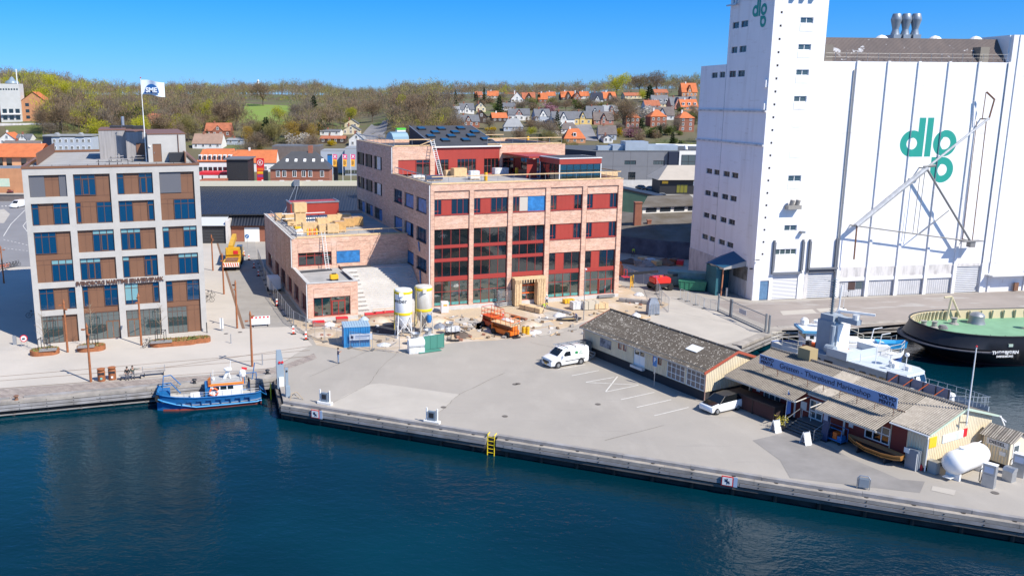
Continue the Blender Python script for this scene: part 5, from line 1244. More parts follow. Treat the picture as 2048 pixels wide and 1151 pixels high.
b=MB();b.tube((-.9,0,2.5),(.1,0,6.4),.09).tube((.5,0,1.2),(.1,0,6.4),.12).tube((.1,0,6.2),(.2,0,10.6),.08).tube((-.7,0,9.6),(1.0,0,9.6),.03).tube((-.6,0,9.1),(.2,0,9.2),.03).tube((-3.6,0,2.6),(.0,0,6.0),.025).lathe([(.4,6.0),(.45,6.1),(.4,6.25)],(.5,0,0),10).tube((-.4,.4,6.3),(-.4,.4,8.4),.02).tube((.7,.4,6.0),(.7,.4,8),.02)
for k in range(10):b.tube((-.05+.25*0,-.12,2.2+k*.4),(.45,.12,2.2+k*.4),.02)
b.build('mast',WHITE,WBT)
b=MB()
for x,z in((-.7,9.6),(-.7,9.35),(.95,9.6),(.9,8.6),(-.5,8.7),(.6,6.4)):b.ball((x,0,z),.1)
b.build('navigation_light',DARK,WBT)
MB().lathe([(.3,2.6),(.45,2.75),(.45,3.2),(.2,3.45)],(-3.2,.9,0),10).build('dome',WHITE,WBT);MB().lathe([(.5,3.1),(.5,3.35)],(-1.9,.2,0),12).tube((-1.9,.2,2.6),(-1.9,.2,3.1),.08).build('radar',WHITE,WBT)
b=MB()
for zz in(.5,1.0):
 for s in(-1,1):b.path([(x,s*h*.95,z+zz)for x,h,z,*_ in st],.025)
for x,h,z,*_ in st:
 for s in(-1,1):b.tube((x,s*h*.95,z),(x,s*h*.95,z+1),.025)
b.path([(-.2,-1.7,2.6),(-.2,-1.7,3.4),(2.4,-1.7,2.3),(2.4,-1.7,1.2)],.025).path([(.2,1.6,1.2),(.2,1.6,2.2),(3,1.6,2.2),(3,1.6,1.2)],.03)
b.build('railing',mat('cream_rail',(.7,.66,.55),.5),WBT)
b=MB()
for x in(-.2,.6,1.4):b.lathe([(.3,-.5),(.3,.5)],(x,-1.2,1.5),10,0,Matrix.Rotation(math.pi/2,4,'Y'))
b.build('life_raft',WHITE,WBT)
for x in(.6,2.2):MB().box(x,x+.5,-2.24,-2.19,-.45,.0).build('window',GLASSDARK,WBT)
sb=MB();hull(sb,[(4.4,.5,1.3,.2,.6),(5.2,.75,1.2,.5,.5),(6.8,.75,1.2,.55,.5),(7.6,.5,1.35,.3,.6)]);sb.build('tender',mat('tender_blue',(.02,.3,.6),.4),WBT)
b=MB();b.path([(4.3,-1.2,.9),(4.5,-1.2,2.3),(5.4,-1.2,2.5)],.06).path([(4.3,1.2,.9),(4.5,1.2,2.3),(5.4,1.2,2.5)],.06);b.build('davit',WHITE,WBT)
M_NG=mat('naval_grey',(.3,.35,.4),.5,var=.08,scale=1);M_NGL=mat('naval_light_grey',(.48,.53,.57),.5)
gb,gd=Vector((49.9,70.9)),Vector((-.4617,.887));gp=gb+gd*11
GB=thing('patrol_vessel','grey naval patrol vessel with tall mast moored behind the marine shop','boat',(gp.x+.15,gp.y+1.1,0),math.atan2(-gd.y,-gd.x))
st=[(-10.8,2.3,.25,1.9,-1.9),(-8,2.6,.25,2.3,-2),(-2,2.75,.35,2.4,-2),(4,2.6,.6,2.0,-2),(8,1.7,.95,.9,-1.9),(10,.75,1.2,.2,-1.8),(11.0,.08,1.4,.03,-1.2)]
hull(MB(),st).build('hull',M_NG,GB,True);deck(MB(),st,.5,k=.95).build('deck',mat('deck_grey',(.1,.14,.18),.8),GB)
g_=MB();g_.prism([(-6.2,-2.1),(3.0,-2.1),(3.9,-1.5),(3.9,1.5),(3,2.1),(-6.2,2.1)],.1,2.35)
g_=g_.build('deckhouse',M_NG,GB);MB().prism([(-1.5,-2.15),(3.1,-2.15),(4.05,-1.55),(4.05,1.55),(3.1,2.15),(-1.5,2.15)],2.35,2.48).build('deckhouse_roof',M_NGL,GB)
for x in(-1.4,-.2,.9,1.9):MB().box(x,x+.7,-2.13,-2.09,1.25,1.85).build('window',GLASSDARK,g_)
w_=MB();w_.loft([[(2.2,-1.6,1.2),(4.6,-1.3,1.2),(4.6,1.3,1.2),(2.2,1.6,1.2)],[(2.2,-1.65,2.5),(4.1,-1.35,2.5),(4.1,1.35,2.5),(2.2,1.65,2.5)]]);w_=w_.build('wheelhouse',M_NGL,GB)
for k,(a,c)in enumerate(((-1.2,-.45),(-.35,.4),(.5,1.25))):
 MB().poly([(4.47,a,1.6),(4.47,c,1.6),(4.22,c,2.25),(4.22,a,2.25)]).build('window',GLASSDARK,w_)
MB().poly([(2.7,-1.64,1.6),(4.15,-1.47,1.6),(3.9,-1.48,2.25),(2.7,-1.68,2.25)]).build('window',GLASSDARK,w_)
b=MB();b.lathe([(.3,-.02),(.3,.02)],(4.42,.02,1.95),14,0,Matrix.Rotation(math.pi/2-.35,4,'Y')).lathe([(.28,-.02),(.28,.02)],(3.5,-1.6,1.95),14,0,Matrix.Rotation(math.pi/2,4,'X'));b.build('clear_view_screen',WHITE,w_)
b=MB();b.prism([(-6.3,-.85),(-4.5,-.85),(-4.3,0),(-4.5,.85),(-6.3,.85)],2.3,5.6);b.prism([(-6.1,-.75),(-4.6,-.75),(-4.6,.75),(-6.1,.75)],5.6,6.2);b.box(-4.4,-2.2,-.35,.35,5.7,6.2);b.tube((-4.3,-1.0,2.4),(-4.3,-1.0,5.3),.25,0,10);b.build('funnel_tower',M_NG,GB)
MB().prism([(-4.5,-.6),(-4.05,-.6),(-4.05,1.3),(-4.5,1.3)],2.4,5.4).build('tower_face',WHITE,GB)
b=MB();b.tube((-5.4,0,6.1),(-5.4,0,13.2),.13,0,6,.07)
for z in np.arange(6.5,13,.45):b.box(-5.62,-5.18,-.15,.15,z,z+.06)
b.tube((-6.6,0,12.4),(-4.2,0,12.4),.03).tube((-5.4,-1,12.7),(-5.4,1,12.7),.03).tube((-6.2,0,9.6),(-4.6,0,9.6),.04).tube((-4.7,0,9.6),(-4.7,0,11.5),.02);b.build('lattice_mast',mat('mast_grey',(.14,.18,.21),.5),GB)
b=MB();b.lathe([(.3,6.2),(.35,6.7)],(-2.6,0,0),10).rbox((-2.6,0,6.9),(3.4,.22,.22),.5);b.build('radar_scanner',WHITE,GB)
b=MB();b.tube((-4.6,-1.4,2.9),(-3.6,-1.4,2.9),.45,0,12);b.build('air_intake',M_NG,GB)
b=MB();b.box(-3.8,-1.5,-2.4,2.4,2.48,2.62).box(-1.6,-1.5,-2.3,2.3,2.6,3.3).box(-3.8,-1.5,-2.4,-2.3,2.6,3.3).box(-3.8,-1.5,2.3,2.4,2.6,3.3);b.build('open_bridge',M_NGL,GB)
b=MB()
for x,y,h in((-.6,-1.5,1.0),(.4,-.6,2.0),(1.3,.3,1.7),(2.6,.8,1.4),(2.2,-.9,.9),(3.2,-.4,.9)):b.tube((x,y,2.4),(x,y,2.4+h),.04)
b.lathe([(.45,3.6),(.5,3.7),(.1,3.8)],(1.3,.3,0),10).ball((2.6,.8,3.8),.22).ball((2.2,-.9,3.2),.25).box(1.6,2.2,-.3,.3,2.45,2.9).box(3.0,3.4,.0,.4,2.45,2.9);b.build('roof_aerial',WHITE,GB)
text('hull_number','G',DARK,.9,Matrix.Translation((-4.9,-2.14,1.55))@XZ,g_,.01,bold=.03)
MB().box(-4.2,-3.2,-2.13,-2.1,1.1,1.9).build('dark_hatch',mat('hatch_dark',(.03,.028,.03),.7),g_)
b=MB()
for s in(-1,1):
 b.path([(x,s*h*.96,z+.9)for x,h,z,*_ in st[2:]],.022).path([(x,s*h*.96,z+.45)for x,h,z,*_ in st[2:]],.018)
 for(x0,h0,z0,*_),(x1,h1,z1,*_)in zip(st[2:],st[3:]):
  for k in range(4):t_=k/4;b.tube((x0+(x1-x0)*t_,s*(h0+(h1-h0)*t_)*.96,z0+(z1-z0)*t_),(x0+(x1-x0)*t_,s*(h0+(h1-h0)*t_)*.96,z0+(z1-z0)*t_+.9),.02)
b.build('deck_rail',M_NGL,GB)
b=MB();b.lathe([(.35,.9),(.3,1.3),(.42,1.4),(.3,1.6)],(7.6,0,0),10).rbox((6.4,.2,.9),(.9,.6,.5),.3);b.build('windlass',WHITE,GB)
RB=thing('rescue_boat','orange rescue boat carried on the aft deck of the grey vessel','rescue boat',(42.9,87.7,1.0),math.atan2(-gd.y,-gd.x)+.12)
b=MB()
for s in(-1,1):b.path([(-2.2,s*.85,.9),(1.2,s*.85,.95),(2.0,s*.5,1.15),(2.35,0,1.3)],.3,0,8)
b.build('inflatable_tube',mat('rescue_orange',(.75,.13,.03),.5),RB,True)
MB().box(-2.1,1.4,-.65,.65,.25,.7).build('hull',DARK,RB);MB().box(-1.2,-.4,-.3,.3,.7,1.6).box(-2.3,-1.9,-.25,.25,.4,1.5).build('console',DARK,RB);MB().box(-1.6,1.0,-.5,.5,-.35,.25).build('cradle',M_NG,RB)
T=thing('liferaft_canisters','row of white raft canisters on the grey vessel beside the funnel','life raft',(43.4,83.4,1.25),math.atan2(-gd.y,-gd.x))
for k in range(4):MB().lathe([(.38,-.28),(.45,-.2),(.45,.2),(.38,.28)],(-1.1+k*.62,0,.6),12,0,Matrix.Rotation(math.pi/2,4,'Y')).build('canister',M_NGL,T,True)
MB().box(-1.5,1.2,-.3,.3,-.9,.2).build('rack',M_NG,T)
T=thing('quay_banners','row of grey panel boards with orange stays behind the shop ridge','panel fence',F2@Vector((-9.5,W2+.5,0)),R(SA))
MB().box(0,5.7,0,.05,3.15,4.0).build('panel',mat('panel_grey',(.32,.32,.38),.6),T)
for k in range(6):MB().tube((k*1.12,-.05,0),(k*1.12,-.05,4.0),.035).build('post',DARK,T)
for k in range(4):MB().tube((1+k*1.4,-.05,3.95),(.3+k*1.4,-1.0,2.9),.035).build('stay',ORANGE,T)
for bt,nms,z0,k in((GB,('lattice_mast',),6.1,.55),(WBT,('mast','navigation_light'),2.5,.62)):
 for o in KIDS[bt.name]:
  if o.name.split('.')[0]in nms:
   for v in o.data.vertices:
    if v.co.z>z0:v.co.z=z0+(v.co.z-z0)*k
TG=thing('tug','big black tug with green deck and cream bulwark at the back quay','tug',(57.3,97.1,-.95),.10)
ML=34
def outl(k,x0=0.0,hbm=6.3,n=10,rx=7.5):return[(x0+rx*(1-math.cos(math.pi/2*i/n)),hbm*math.sin(math.pi/2*i/n)**.8)for i in range(n+1)]+[(ML,hbm)]
def ringat(z,x0,hbm,rx):o=outl(0,x0,hbm,10,rx);return[(x,-y,z)for x,y in o][::-1]+[(x,y,z)for x,y in o[1:]]
levels=[(-1.9,5.0,4.6,8),(-.3,3.0,5.4,7.5),(.6,1.4,6.0,7.2),(1.7,.35,6.3,7.2),(2.6,.9,6.25,7.5),(3.15,1.0,6.25,7.5)]
b=MB();rings=[ringat(*l)for l in levels];N=len(rings[0])
for r in rings:b.v+=r
b.f=[(j*N+i,j*N+i+1,(j+1)*N+i+1,(j+1)*N+i)for j in range(len(rings)-1)for i in range(N-1)];b.m=[0 if j>0 else 1 for j in range(len(rings)-1)for i in range(N-1)]
b.build('hull',[mat('tug_black',(.012,.012,.015),.45,var=.3,scale=.8),mat('tug_red',(.09,.03,.03),.7)],TG,True)
b=MB();r=ringat(2.0,1.05,6.15,7.4);b.poly(r);b.build('deck',mat('tug_green_deck',(.17,.33,.2),.8,var=.12,scale=.5),TG)
rin=ringat(2.0,1.1,6.12,7.4);rto=ringat(3.15,1.1,6.12,7.4)
b=MB()
for i in range(N-1):b.poly([rin[i],rin[i+1],rto[i+1],rto[i]])
M_CRM=mat('bulwark_cream',(.62,.52,.34),.6)
b.build('bulwark',M_CRM,TG)
b=MB()
for i in list(range(N//2-2,N-1)):
 p=Vector(rin[i]);q=Vector(rin[min(i+1,N-1)])
 for t_ in((0,.5)if i<N-2 else[k/16 for k in range(16)]):
  c=p.lerp(q,t_);o=Vector((14,0,2))-c;o.z=0;o.normalize();b.tube(c+o*.1,c+o*.25+Vector((0,0,1.1)),.13,0,5)
b.build('bulwark_stay',M_CRM,TG)
b=MB();rr_=ringat(1.45,-.2,6.55,7.9);ri_=ringat(1.5,1.3,6.2,7.4)
for i in range(2,N-1):
 if rr_[i+1][0]<7 or rr_[i][1]>0:b.poly([rr_[i],rr_[i+1],ri_[i+1],ri_[i]]);b.tube(rr_[i],rr_[i+1],.12,0,6)
b.build('rubbing_fender',mat('tug_fender',(.07,.07,.085),.7),TG)
b=MB();b.path([tuple(Vector(p)+Vector((0,0,.02)))for p in ringat(3.16,1.0,6.2,7.45)],.1);b.build('bulwark_rail',mat('rail_black',(.02,.02,.02),.5),TG)
def bol(x,y,s=1.0,nm='mooring_bollard',m_=M_CRM):return MB().lathe([(.75*s,2.0),(.5*s,2.25),(.42*s,2.4),(.42*s,2.9),(.62*s,3.0),(.62*s,3.15),(.3*s,3.25)],(x,y,0),14).build(nm,m_,TG,True)
bol(15.6,.8);bol(19,.2)
MB().lathe([(1.0,2.0),(.85,2.4),(.85,3.0),(.6,3.3),(.1,3.45)],(11.2,4.0,0),12).build('capstan',GREY,TG,True)
for x,y in((3.5,2.9),(4.6,2.5),(8.2,3.9)):MB().lathe([(.55,2.0),(.5,2.1),(.3,2.2),(.28,2.7),(.4,2.8)],(x,y,0),10).build('bitt',mat('bitt_grey',(.3,.28,.26),.7),TG)
b=MB()
for k in range(5):b.lathe([(.55-.05*k,2.02+.08*k),(.6-.05*k,2.06+.08*k),(.55-.05*k,2.1+.08*k)],(5.4,2.1,0),12)
for k in range(5):b.lathe([(.8-.08*k,2.02+.1*k),(.85-.08*k,2.07+.1*k),(.8-.08*k,2.12+.1*k)],(16.6,-.5,0),12)
b.build('coiled_rope',mat('rope_grey',(.2,.19,.2),.9),TG)
b=MB();b.path([(8.4,5.5,2.0),(8.9,5.7,5.0),(8.0,5.8,4.9)],.14).tube((10.3,5.6,2.4),(8.9,5.7,5.0),.12);b.build('fairlead_frame',M_CRM,TG)
b=MB();b.path([(3.0,.5,2.05),(7,-3.0,2.05),(10,-5.6,2.2)],.04);b.build('deck_cable',DARK,TG)
for x in(7.0,12.5):MB().box(x,x+.5,-6.32,-6.2,2.1,2.4).build('freeing_port',mat('port_pale',(.4,.5,.42),.7),TG)
text('ship_name','THORBJØRN',WHITE,.5,Matrix.Translation((6.6,-6.42,1.5))@XZ,TG,.03,sx=1.1,bold=.015)
text('ship_port','SVENDBORG',WHITE,.3,Matrix.Translation((6.6,-6.4,1.05))@XZ,TG,.03,sx=1.15,bold=.01)
for x in(4,5.4,6.8):MB().tube((x,-5.0-(x-4)*.3,2.0),(x,-5.0-(x-4)*.3,3.3),.03).build('stanchion',DARK,TG)
# ================================================================ vehicles
M_CARGLASS=mat('car_glass',(.008,.01,.012),.05,ior=1.7)
M_TYRE=mat('tyre',(.015,.015,.016),.85);M_RIM=mat('alloy_rim',(.35,.36,.37),.4,.6)
def wheel(par,x,y,r=.32,wd=.2):
 Mx=Matrix.Rotation(math.pi/2,4,'X');s=-1 if y<0 else 1
 w_=MB().lathe([(r*.6,-wd/2),(r,-wd/2*.8),(r,wd/2*.8),(r*.6,wd/2)],(x,y,r),16,0,Mx).build('wheel',M_TYRE,par,True)
 MB().lathe([(r*.62,-.02),(r*.55,.03)],(x,y+s*wd/2,r),12,0,Mx if s<0 else Matrix.Rotation(-math.pi/2,4,'X')).build('rim',M_RIM,w_)
def carbody(b,st,m=0):
 rings=[]
 for x,hw_,zb,zt,tp in st:
  rings.append([(x,-hw_*.93,zb),(x,-hw_,zb+.18),(x,-hw_*1.0,zb+(zt-zb)*.62),(x,-hw_*tp-.03,zt-.05),(x,-hw_*tp+.1,zt),(x,hw_*tp-.1,zt),(x,hw_*tp+.03,zt-.05),(x,hw_,zb+(zt-zb)*.62),(x,hw_,zb+.18),(x,hw_*.93,zb)])
 return b.loft(rings,m)
pv,qv=G(1115.3,735.5),G(1160.5,727.5);dv=(qv-pv).normalized();yv=math.atan2(dv.y,dv.x)
V=thing('delivery_van','white panel van with roof ladder parked beside the cream shed','van',pv+Vector((-math.sin(yv),math.cos(yv),0))*.85,yv)
M_VW=mat('van_white',(.8,.81,.81),.25,coat=.5)
vs_=[(-.95,.72,.3,.75,.9),(-.85,.85,.25,1.0,.9),(-.4,.95,.25,1.12,.92),(.05,.97,.25,1.22,.9),(.85,.98,.25,1.9,.82),(1.3,.98,.25,1.97,.84),(3.9,.98,.25,1.98,.84),(4.05,.95,.3,1.9,.84)]
carbody(MB(),vs_).build('body',M_VW,V,True)
MB().poly([(.08,-.72,1.24),(.8,-.68,1.83),(.8,.68,1.83),(.08,.72,1.24)]).build('windscreen',M_CARGLASS,V)
for o in KIDS[V.name]:
 if o.name.startswith('windscreen'):
  for v_ in o.data.vertices:v_.co+=Vector((-.03,0,.035))
for s in(-1,1):
 MB().poly([(.55,s*.995,1.2),(1.6,s*.998,1.2),(1.55,s*.93,1.68),(.95,s*.93,1.68)]).build('side_window',M_CARGLASS,V)
 MB().box(-.9,-.55,s*.72-.14,s*.72+.14,.78,.95).build('headlight',mat('headlight_glass',(.3,.33,.35),.1),V)
 MB().rbox((.5,s*1.12,1.25),(.12,.2,.28)).build('mirror',M_VW,V)
 MB().box(.9,3.5,s*.985-.01,s*.985+.01,.62,.7).build('side_strip',DARK,V)
MB().box(-.985,-.9,-.55,.55,.55,.8).build('grille',DARK,V);MB().box(-.99,-.955,-.26,.26,.4,.52).build('number_plate',YELLOW,V)
for x in(0.0,3.0):
 for s in(-1,1):wheel(V,x,s*.86,.33,.24);MB().lathe([(.41,-.01),(.41,.01)],(x,s*.975,.36),16,0,Matrix.Rotation(math.pi/2,4,'X')).build('wheel_arch',DARK,V)
lg=MB();lg.rbox((2.35,-1.0,1.45),(.35,.015,.28),0,0,0,.2);lg.build('green_mark',GREEN,V)
text('van_lettering','gen\nservice',GREEN,.2,Matrix.Translation((2.95,-.99,1.4))@XZ,V,.008)
rk=MB()
for x in(1.2,2.3,3.5):rk.box(x-.03,x+.03,-.9,.9,2.08,2.13).tube((x,-.85,1.95),(x,-.85,2.1),.03).tube((x,.85,1.95),(x,.85,2.1),.03)
rk.build('roof_bar',DARK,V)
LDR=thing('roof_ladder','aluminium ladder strapped on the white van roof','ladder',V.location+Vector((0,0,2.14)),yv)
for y_ in(.2,.6):MB().box(.4,4.0,y_-.03,y_+.03,0,.08).build('rail',STEEL,LDR)
for k in range(12):MB().tube((.6+k*.28,.2,.04),(.6+k*.28,.6,.04),.02).build('rung',STEEL,LDR)
def make_car(label,loc,rz,paint,group=None,roof=None,kind='hatch',name='parked_car'):
 C_=thing(name,label,'car',loc,rz,group)
 if kind=='hatch':st=[(-2.0,.6,.35,.62,.9),(-1.9,.8,.25,.75,.93),(-1.2,.87,.22,.92,.93),(-.6,.89,.22,1.0,.93),(1.3,.89,.22,1.05,.93),(1.85,.85,.25,1.05,.9),(2.0,.7,.35,.85,.9)];gh=[(-1.0,.8,.96,.78,.98),(-.25,.82,1.0,.62,1.5),(.9,.82,1.03,.64,1.56),(1.55,.8,1.04,.6,1.48),(1.9,.78,1.0,.72,1.03)]
 else:st=[(-2.2,.6,.35,.6,.9),(-2.1,.82,.25,.72,.93),(-1.2,.88,.22,.86,.93),(1.6,.88,.22,.95,.93),(2.1,.85,.25,.93,.9),(2.25,.7,.35,.8,.9)];gh=[(-1.0,.8,.88,.78,.9),(-.3,.8,.9,.62,1.38),(.8,.8,.92,.62,1.42),(1.7,.78,.93,.72,.96)]
 carbody(MB(),st).build('body',paint,C_,True)
 b=MB();b.loft([[(x,-hb,zb),(x,-ht,zt),(x,ht,zt),(x,hb,zb)]for x,hb,zb,ht,zt in gh]);b.build('windows',M_CARGLASS,C_)
 b=MB();rs=[g for g in gh if g[4]>1.3]
 b.loft([[(x,-ht-.01,zt-.03),(x,-ht+.08,zt+.02),(x,ht-.08,zt+.02),(x,ht+.01,zt-.03)]for x,hb,zb,ht,zt in rs]);b.build('roof',roof or paint,C_)
 for s in(-1,1):
  b=MB()
  for(x,hb,zb,ht,zt),(x2,hb2,zb2,ht2,zt2)in((gh[0],gh[1]),(gh[-1],gh[-2])):b.tube((x,s*hb,zb),(x2,s*ht2,zt2),.035)
  b.build('pillar',roof or paint,C_)
  MB().rbox((st[1][0]+.06,s*.6,.68),(.1,.36,.13)).build('headlight',mat('lamp_glass',(.5,.52,.53),.1),C_)
 for x in(-1.3,1.28):
  for s in(-1,1):wheel(C_,x,s*.78,.33,.2)
 return C_
pc,qc=G(1433.9,829),G(1474.6,819.5);dc=(qc-pc).normalized();yc=math.atan2(dc.y,dc.x)
cc=pc+dc*1.29+Vector((-dc.y,dc.x,0))*.8
CAR=make_car('small white car with black bonnet and roof between the sheds',cc,yc,M_VW,roof=DARK)
MB().poly([(-1.75,-.62,.83),(-1.05,-.7,.985),(-1.05,.7,.985),(-1.75,.62,.83)]).build('black_bonnet',mat('gloss_black',(.01,.01,.01),.15),CAR)
for o in KIDS[CAR.name]:
 if o.name.startswith('black_bonnet'):
  for v_ in o.data.vertices:v_.co.z+=.03
# ================================================================ people
SKIN=mat('skin',(.45,.27,.19),.6);HAIR=mat('dark_hair',(.03,.02,.015),.8);SHOE=mat('shoe',(.02,.02,.022),.7)
JEANS=mat('jeans',(.12,.2,.33),.9);NAVY=mat('navy_shirt',(.012,.018,.06),.9);BLACKC=mat('black_cloth',(.014,.014,.016),.9)
GREYC=mat('grey_trousers',(.1,.1,.11),.9);OLIVE=mat('olive_jacket',(.06,.075,.06),.9);HIVIS=mat('hi_vis_yellow',(.5,.75,.03),.7);HIVISO=mat('hi_vis_orange',(.8,.2,.02),.7);WHITEC=mat('white_cloth',(.6,.6,.6),.9);BLUEC=mat('blue_work_shirt',(.05,.08,.2),.9);HELM=mat('helmet_yellow',(.75,.6,.05),.4)
def person(label,loc,rz,shirt,pants,pose='stand',hair=HAIR,helmet=None,s=1.0,arms=None,name='person'):
 J={}
 if pose=='sit':
  J.update(pel=(0,0,.5),ch=(0,.03,.85),nk=(0,.02,1.02),hd=(0,-.02,1.16),tp=(0,-.01,1.27))
  leg=lambda k:[(k*.1,-.05,.48),(k*.13,-.45,.5),(k*.13,-.42,.08),(k*.14,-.6,.04)]
 elif pose=='bend':
  J.update(pel=(0,.12,.92),ch=(0,-.18,1.15),nk=(0,-.36,1.2),hd=(0,-.48,1.2),tp=(0,-.6,1.19))
  leg=lambda k:[(k*.1,.1,.86),(k*.12,.02,.48),(k*.13,.08,.07),(k*.14,-.1,.04)]
 elif pose=='walk':
  J.update(pel=(0,0,.93),ch=(0,-.04,1.28),nk=(0,-.05,1.46),hd=(0,-.08,1.6),tp=(0,-.08,1.72))
  leg=lambda k:[(k*.1,0,.88),(k*.11,-.1*k-.03,.49),(k*.11,-.18*k+.08,.07),(k*.12,-.18*k-.1,.04)]
 else:
  J.update(pel=(0,0,.95),ch=(0,0,1.3),nk=(0,0,1.48),hd=(0,-.03,1.62),tp=(0,-.02,1.74))
  leg=lambda k:[(k*.1,0,.9),(k*.11,-.01,.5),(k*.11,.02,.07),(k*.13,-.16,.04)]
 V,E,RD,ML_=[],[],[],[]
 def add(p,r,m,prev=None):
  V.append(p);RD.append(r);ML_.append(m)
  if prev is not None:E.append((prev,len(V)-1))
  return len(V)-1
 i0=add(J['pel'],.135,1);i1=add(tuple((Vector(J['pel'])+Vector(J['ch']))/2),.125,0,i0);i2=add(J['ch'],.15,0,i1);i3=add(J['nk'],.058,2,i2);i4=add(J['hd'],.092,2,i3);add(J['tp'],.07,2,i4)
 for k in(-1,1):
  pr=i0
  for q,(p,r)in enumerate(zip(leg(k),(.095,.068,.045,.042))):pr=add(p,r,1 if q<3 else 3,pr)
  c=Vector(J['ch']);sh=c+Vector((k*.19,0,.1))if pose!='bend' else c+Vector((k*.18,-.08,0))
  a=(arms or{}).get(k,'down')
  if pose=='bend':el,wr=sh+Vector((k*.05,-.02,-.27)),sh+Vector((k*.02,-.1,-.5))
  elif a=='phone':el,wr=sh+Vector((k*.06,-.05,-.27)),sh+Vector((-k*.06,-.25,-.1))
  elif a=='out':el,wr=sh+Vector((k*.27,-.03,-.03)),sh+Vector((k*.52,-.06,.0))
  elif a=='lap':el,wr=sh+Vector((k*.06,-.05,-.27)),sh+Vector((-k*.06,-.28,-.3))
  else:el,wr=sh+Vector((k*.05,.02,-.28)),sh+Vector((k*.04,-.06,-.53))
  s0=add(tuple(sh),.068,0,i2);s1=add(tuple(el),.047,0,s0);s2=add(tuple(wr),.03,2,s1)
  d=(wr-el).normalized();pm=add(tuple(wr+d*.07),.03,2,s2);o=d.orthogonal().normalized();o2=d.cross(o)
  for q,ln in enumerate((.06,.075,.08,.07)):f1=add(tuple(wr+d*.1+o*(q-1.5)*.021),.009,2,pm);add(tuple(wr+d*(.1+ln)+o*(q-1.5)*.024+o2*.015),.008,2,f1)
  th=add(tuple(wr+d*.05+o*.045),.011,2,s2);add(tuple(wr+d*.09+o*.06+o2*.01),.009,2,th)
 me=bpy.data.meshes.new(name);me.from_pydata(V,E,[]);tmp=bpy.data.objects.new(name,me);COL.objects.link(tmp)
 sk=tmp.modifiers.new('skin','SKIN');tmp.modifiers.new('smooth','SUBSURF').levels=1
 for q,sv in enumerate(me.skin_vertices[0].data):sv.radius=(RD[q]*(1.2 if q in(1,2)else 1),RD[q]*(.85 if q in(1,2)else 1));sv.use_root=q==0
 me2=bpy.data.meshes.new_from_object(tmp.evaluated_get(bpy.context.evaluated_depsgraph_get()))
 bpy.data.objects.remove(tmp);bpy.data.meshes.remove(me)
 me2.materials.clear()
 for m_ in(shirt,pants,SKIN,SHOE):me2.materials.append(m_)
 segs_=[(Vector(V[a]),Vector(V[b]),max(ML_[a],ML_[b])if{ML_[a],ML_[b]}!={0,2}else(0 if b>12 and(Vector(V[b])-Vector(V[a])).length>.15 else 2),ML_[a])for a,b in E]
 for p in me2.polygons:
  c=p.center;best=9;bm_=0
  for a,b,m_,ma in segs_:
   d=b-a;t_=max(0,min(1,(c-a).dot(d)/max(d.length_squared,1e-9)));q=(c-(a+d*t_)).length
   if q<best:best=q;bm_=m_ if t_>.15 else ma
  p.material_index=bm_;p.use_smooth=True
 o=bpy.data.objects.new(name,me2);COL.objects.link(o);o.location=loc;o.rotation_euler=(0,0,rz);o.scale=(s,s,s)
 tag(o,label,'person')
 h=Vector(J['hd']);u=(Vector(J['tp'])-h).normalized()
 b=MB();b.ball(tuple(h+u*.06+Vector((0,.015,0))),.108,0,10,6)
 if helmet:b.lathe([(.15,-.01),(.15,.01)],tuple(h+u*.07),12)
 b.build('helmet' if helmet else 'hair',helmet or hair,o,True)
 b=MB();fx=Vector((0,-.092,0))if pose!='bend' else Vector((0,-.04,-.09))
 return o
gxy=lambda x,y,z=0:G(x,y,z)
person('person in navy top and jeans standing on the open square with phone',gxy(676.5,726),R(100),NAVY,JEANS,arms={1:'phone',-1:'phone'},s=.99)
BX=Matrix.Rotation(LYAW,4,'Z')
p=gxy(255,757);person('person in black jacket sitting at the left end of the quay bench',(p.x,p.y,0),LYAW,BLACKC,GREYC,'sit',arms={1:'lap',-1:'lap'})
p=gxy(266,755);person('person in olive jacket sitting on the bench with arm stretched out',(p.x,p.y,0),LYAW,OLIVE,GREYC,'sit',arms={1:'out',-1:'lap'})
person('worker in yellow vest bending over the timber bundle',gxy(1085,624),R(80),HIVIS,GREYC,'bend',helmet=HELM)
person('worker in white shirt standing by the timber portal',gxy(1093,614),R(10),WHITEC,GREYC,'stand',helmet=mat('helmet_white',(.7,.7,.7),.4),arms={1:'phone'})
person('worker in blue shirt bending beside the black mat near the long shed',gxy(1153,644),R(-70),BLUEC,mat('grey_work_trousers',(.25,.25,.26),.9),'bend')
person('worker in lime jacket among the pallets behind the red lift',gxy(1266,513),R(20),HIVIS,GREYC,'walk')
for k,(zx,zy,sh)in enumerate(((1185,500,BLACKC),(1268,518,GREYC),(1338,515,WHITEC))):
 p=terrace(zx,zy);person(['worker in black standing at the terrace brick pier','worker in grey walking before the link canopy on the terrace','worker in white standing by the glazed pavilion on the terrace'][k],p,BYAW+k,sh,GREYC,'walk' if k==1 else 'stand',helmet=HELM if k!=1 else None)
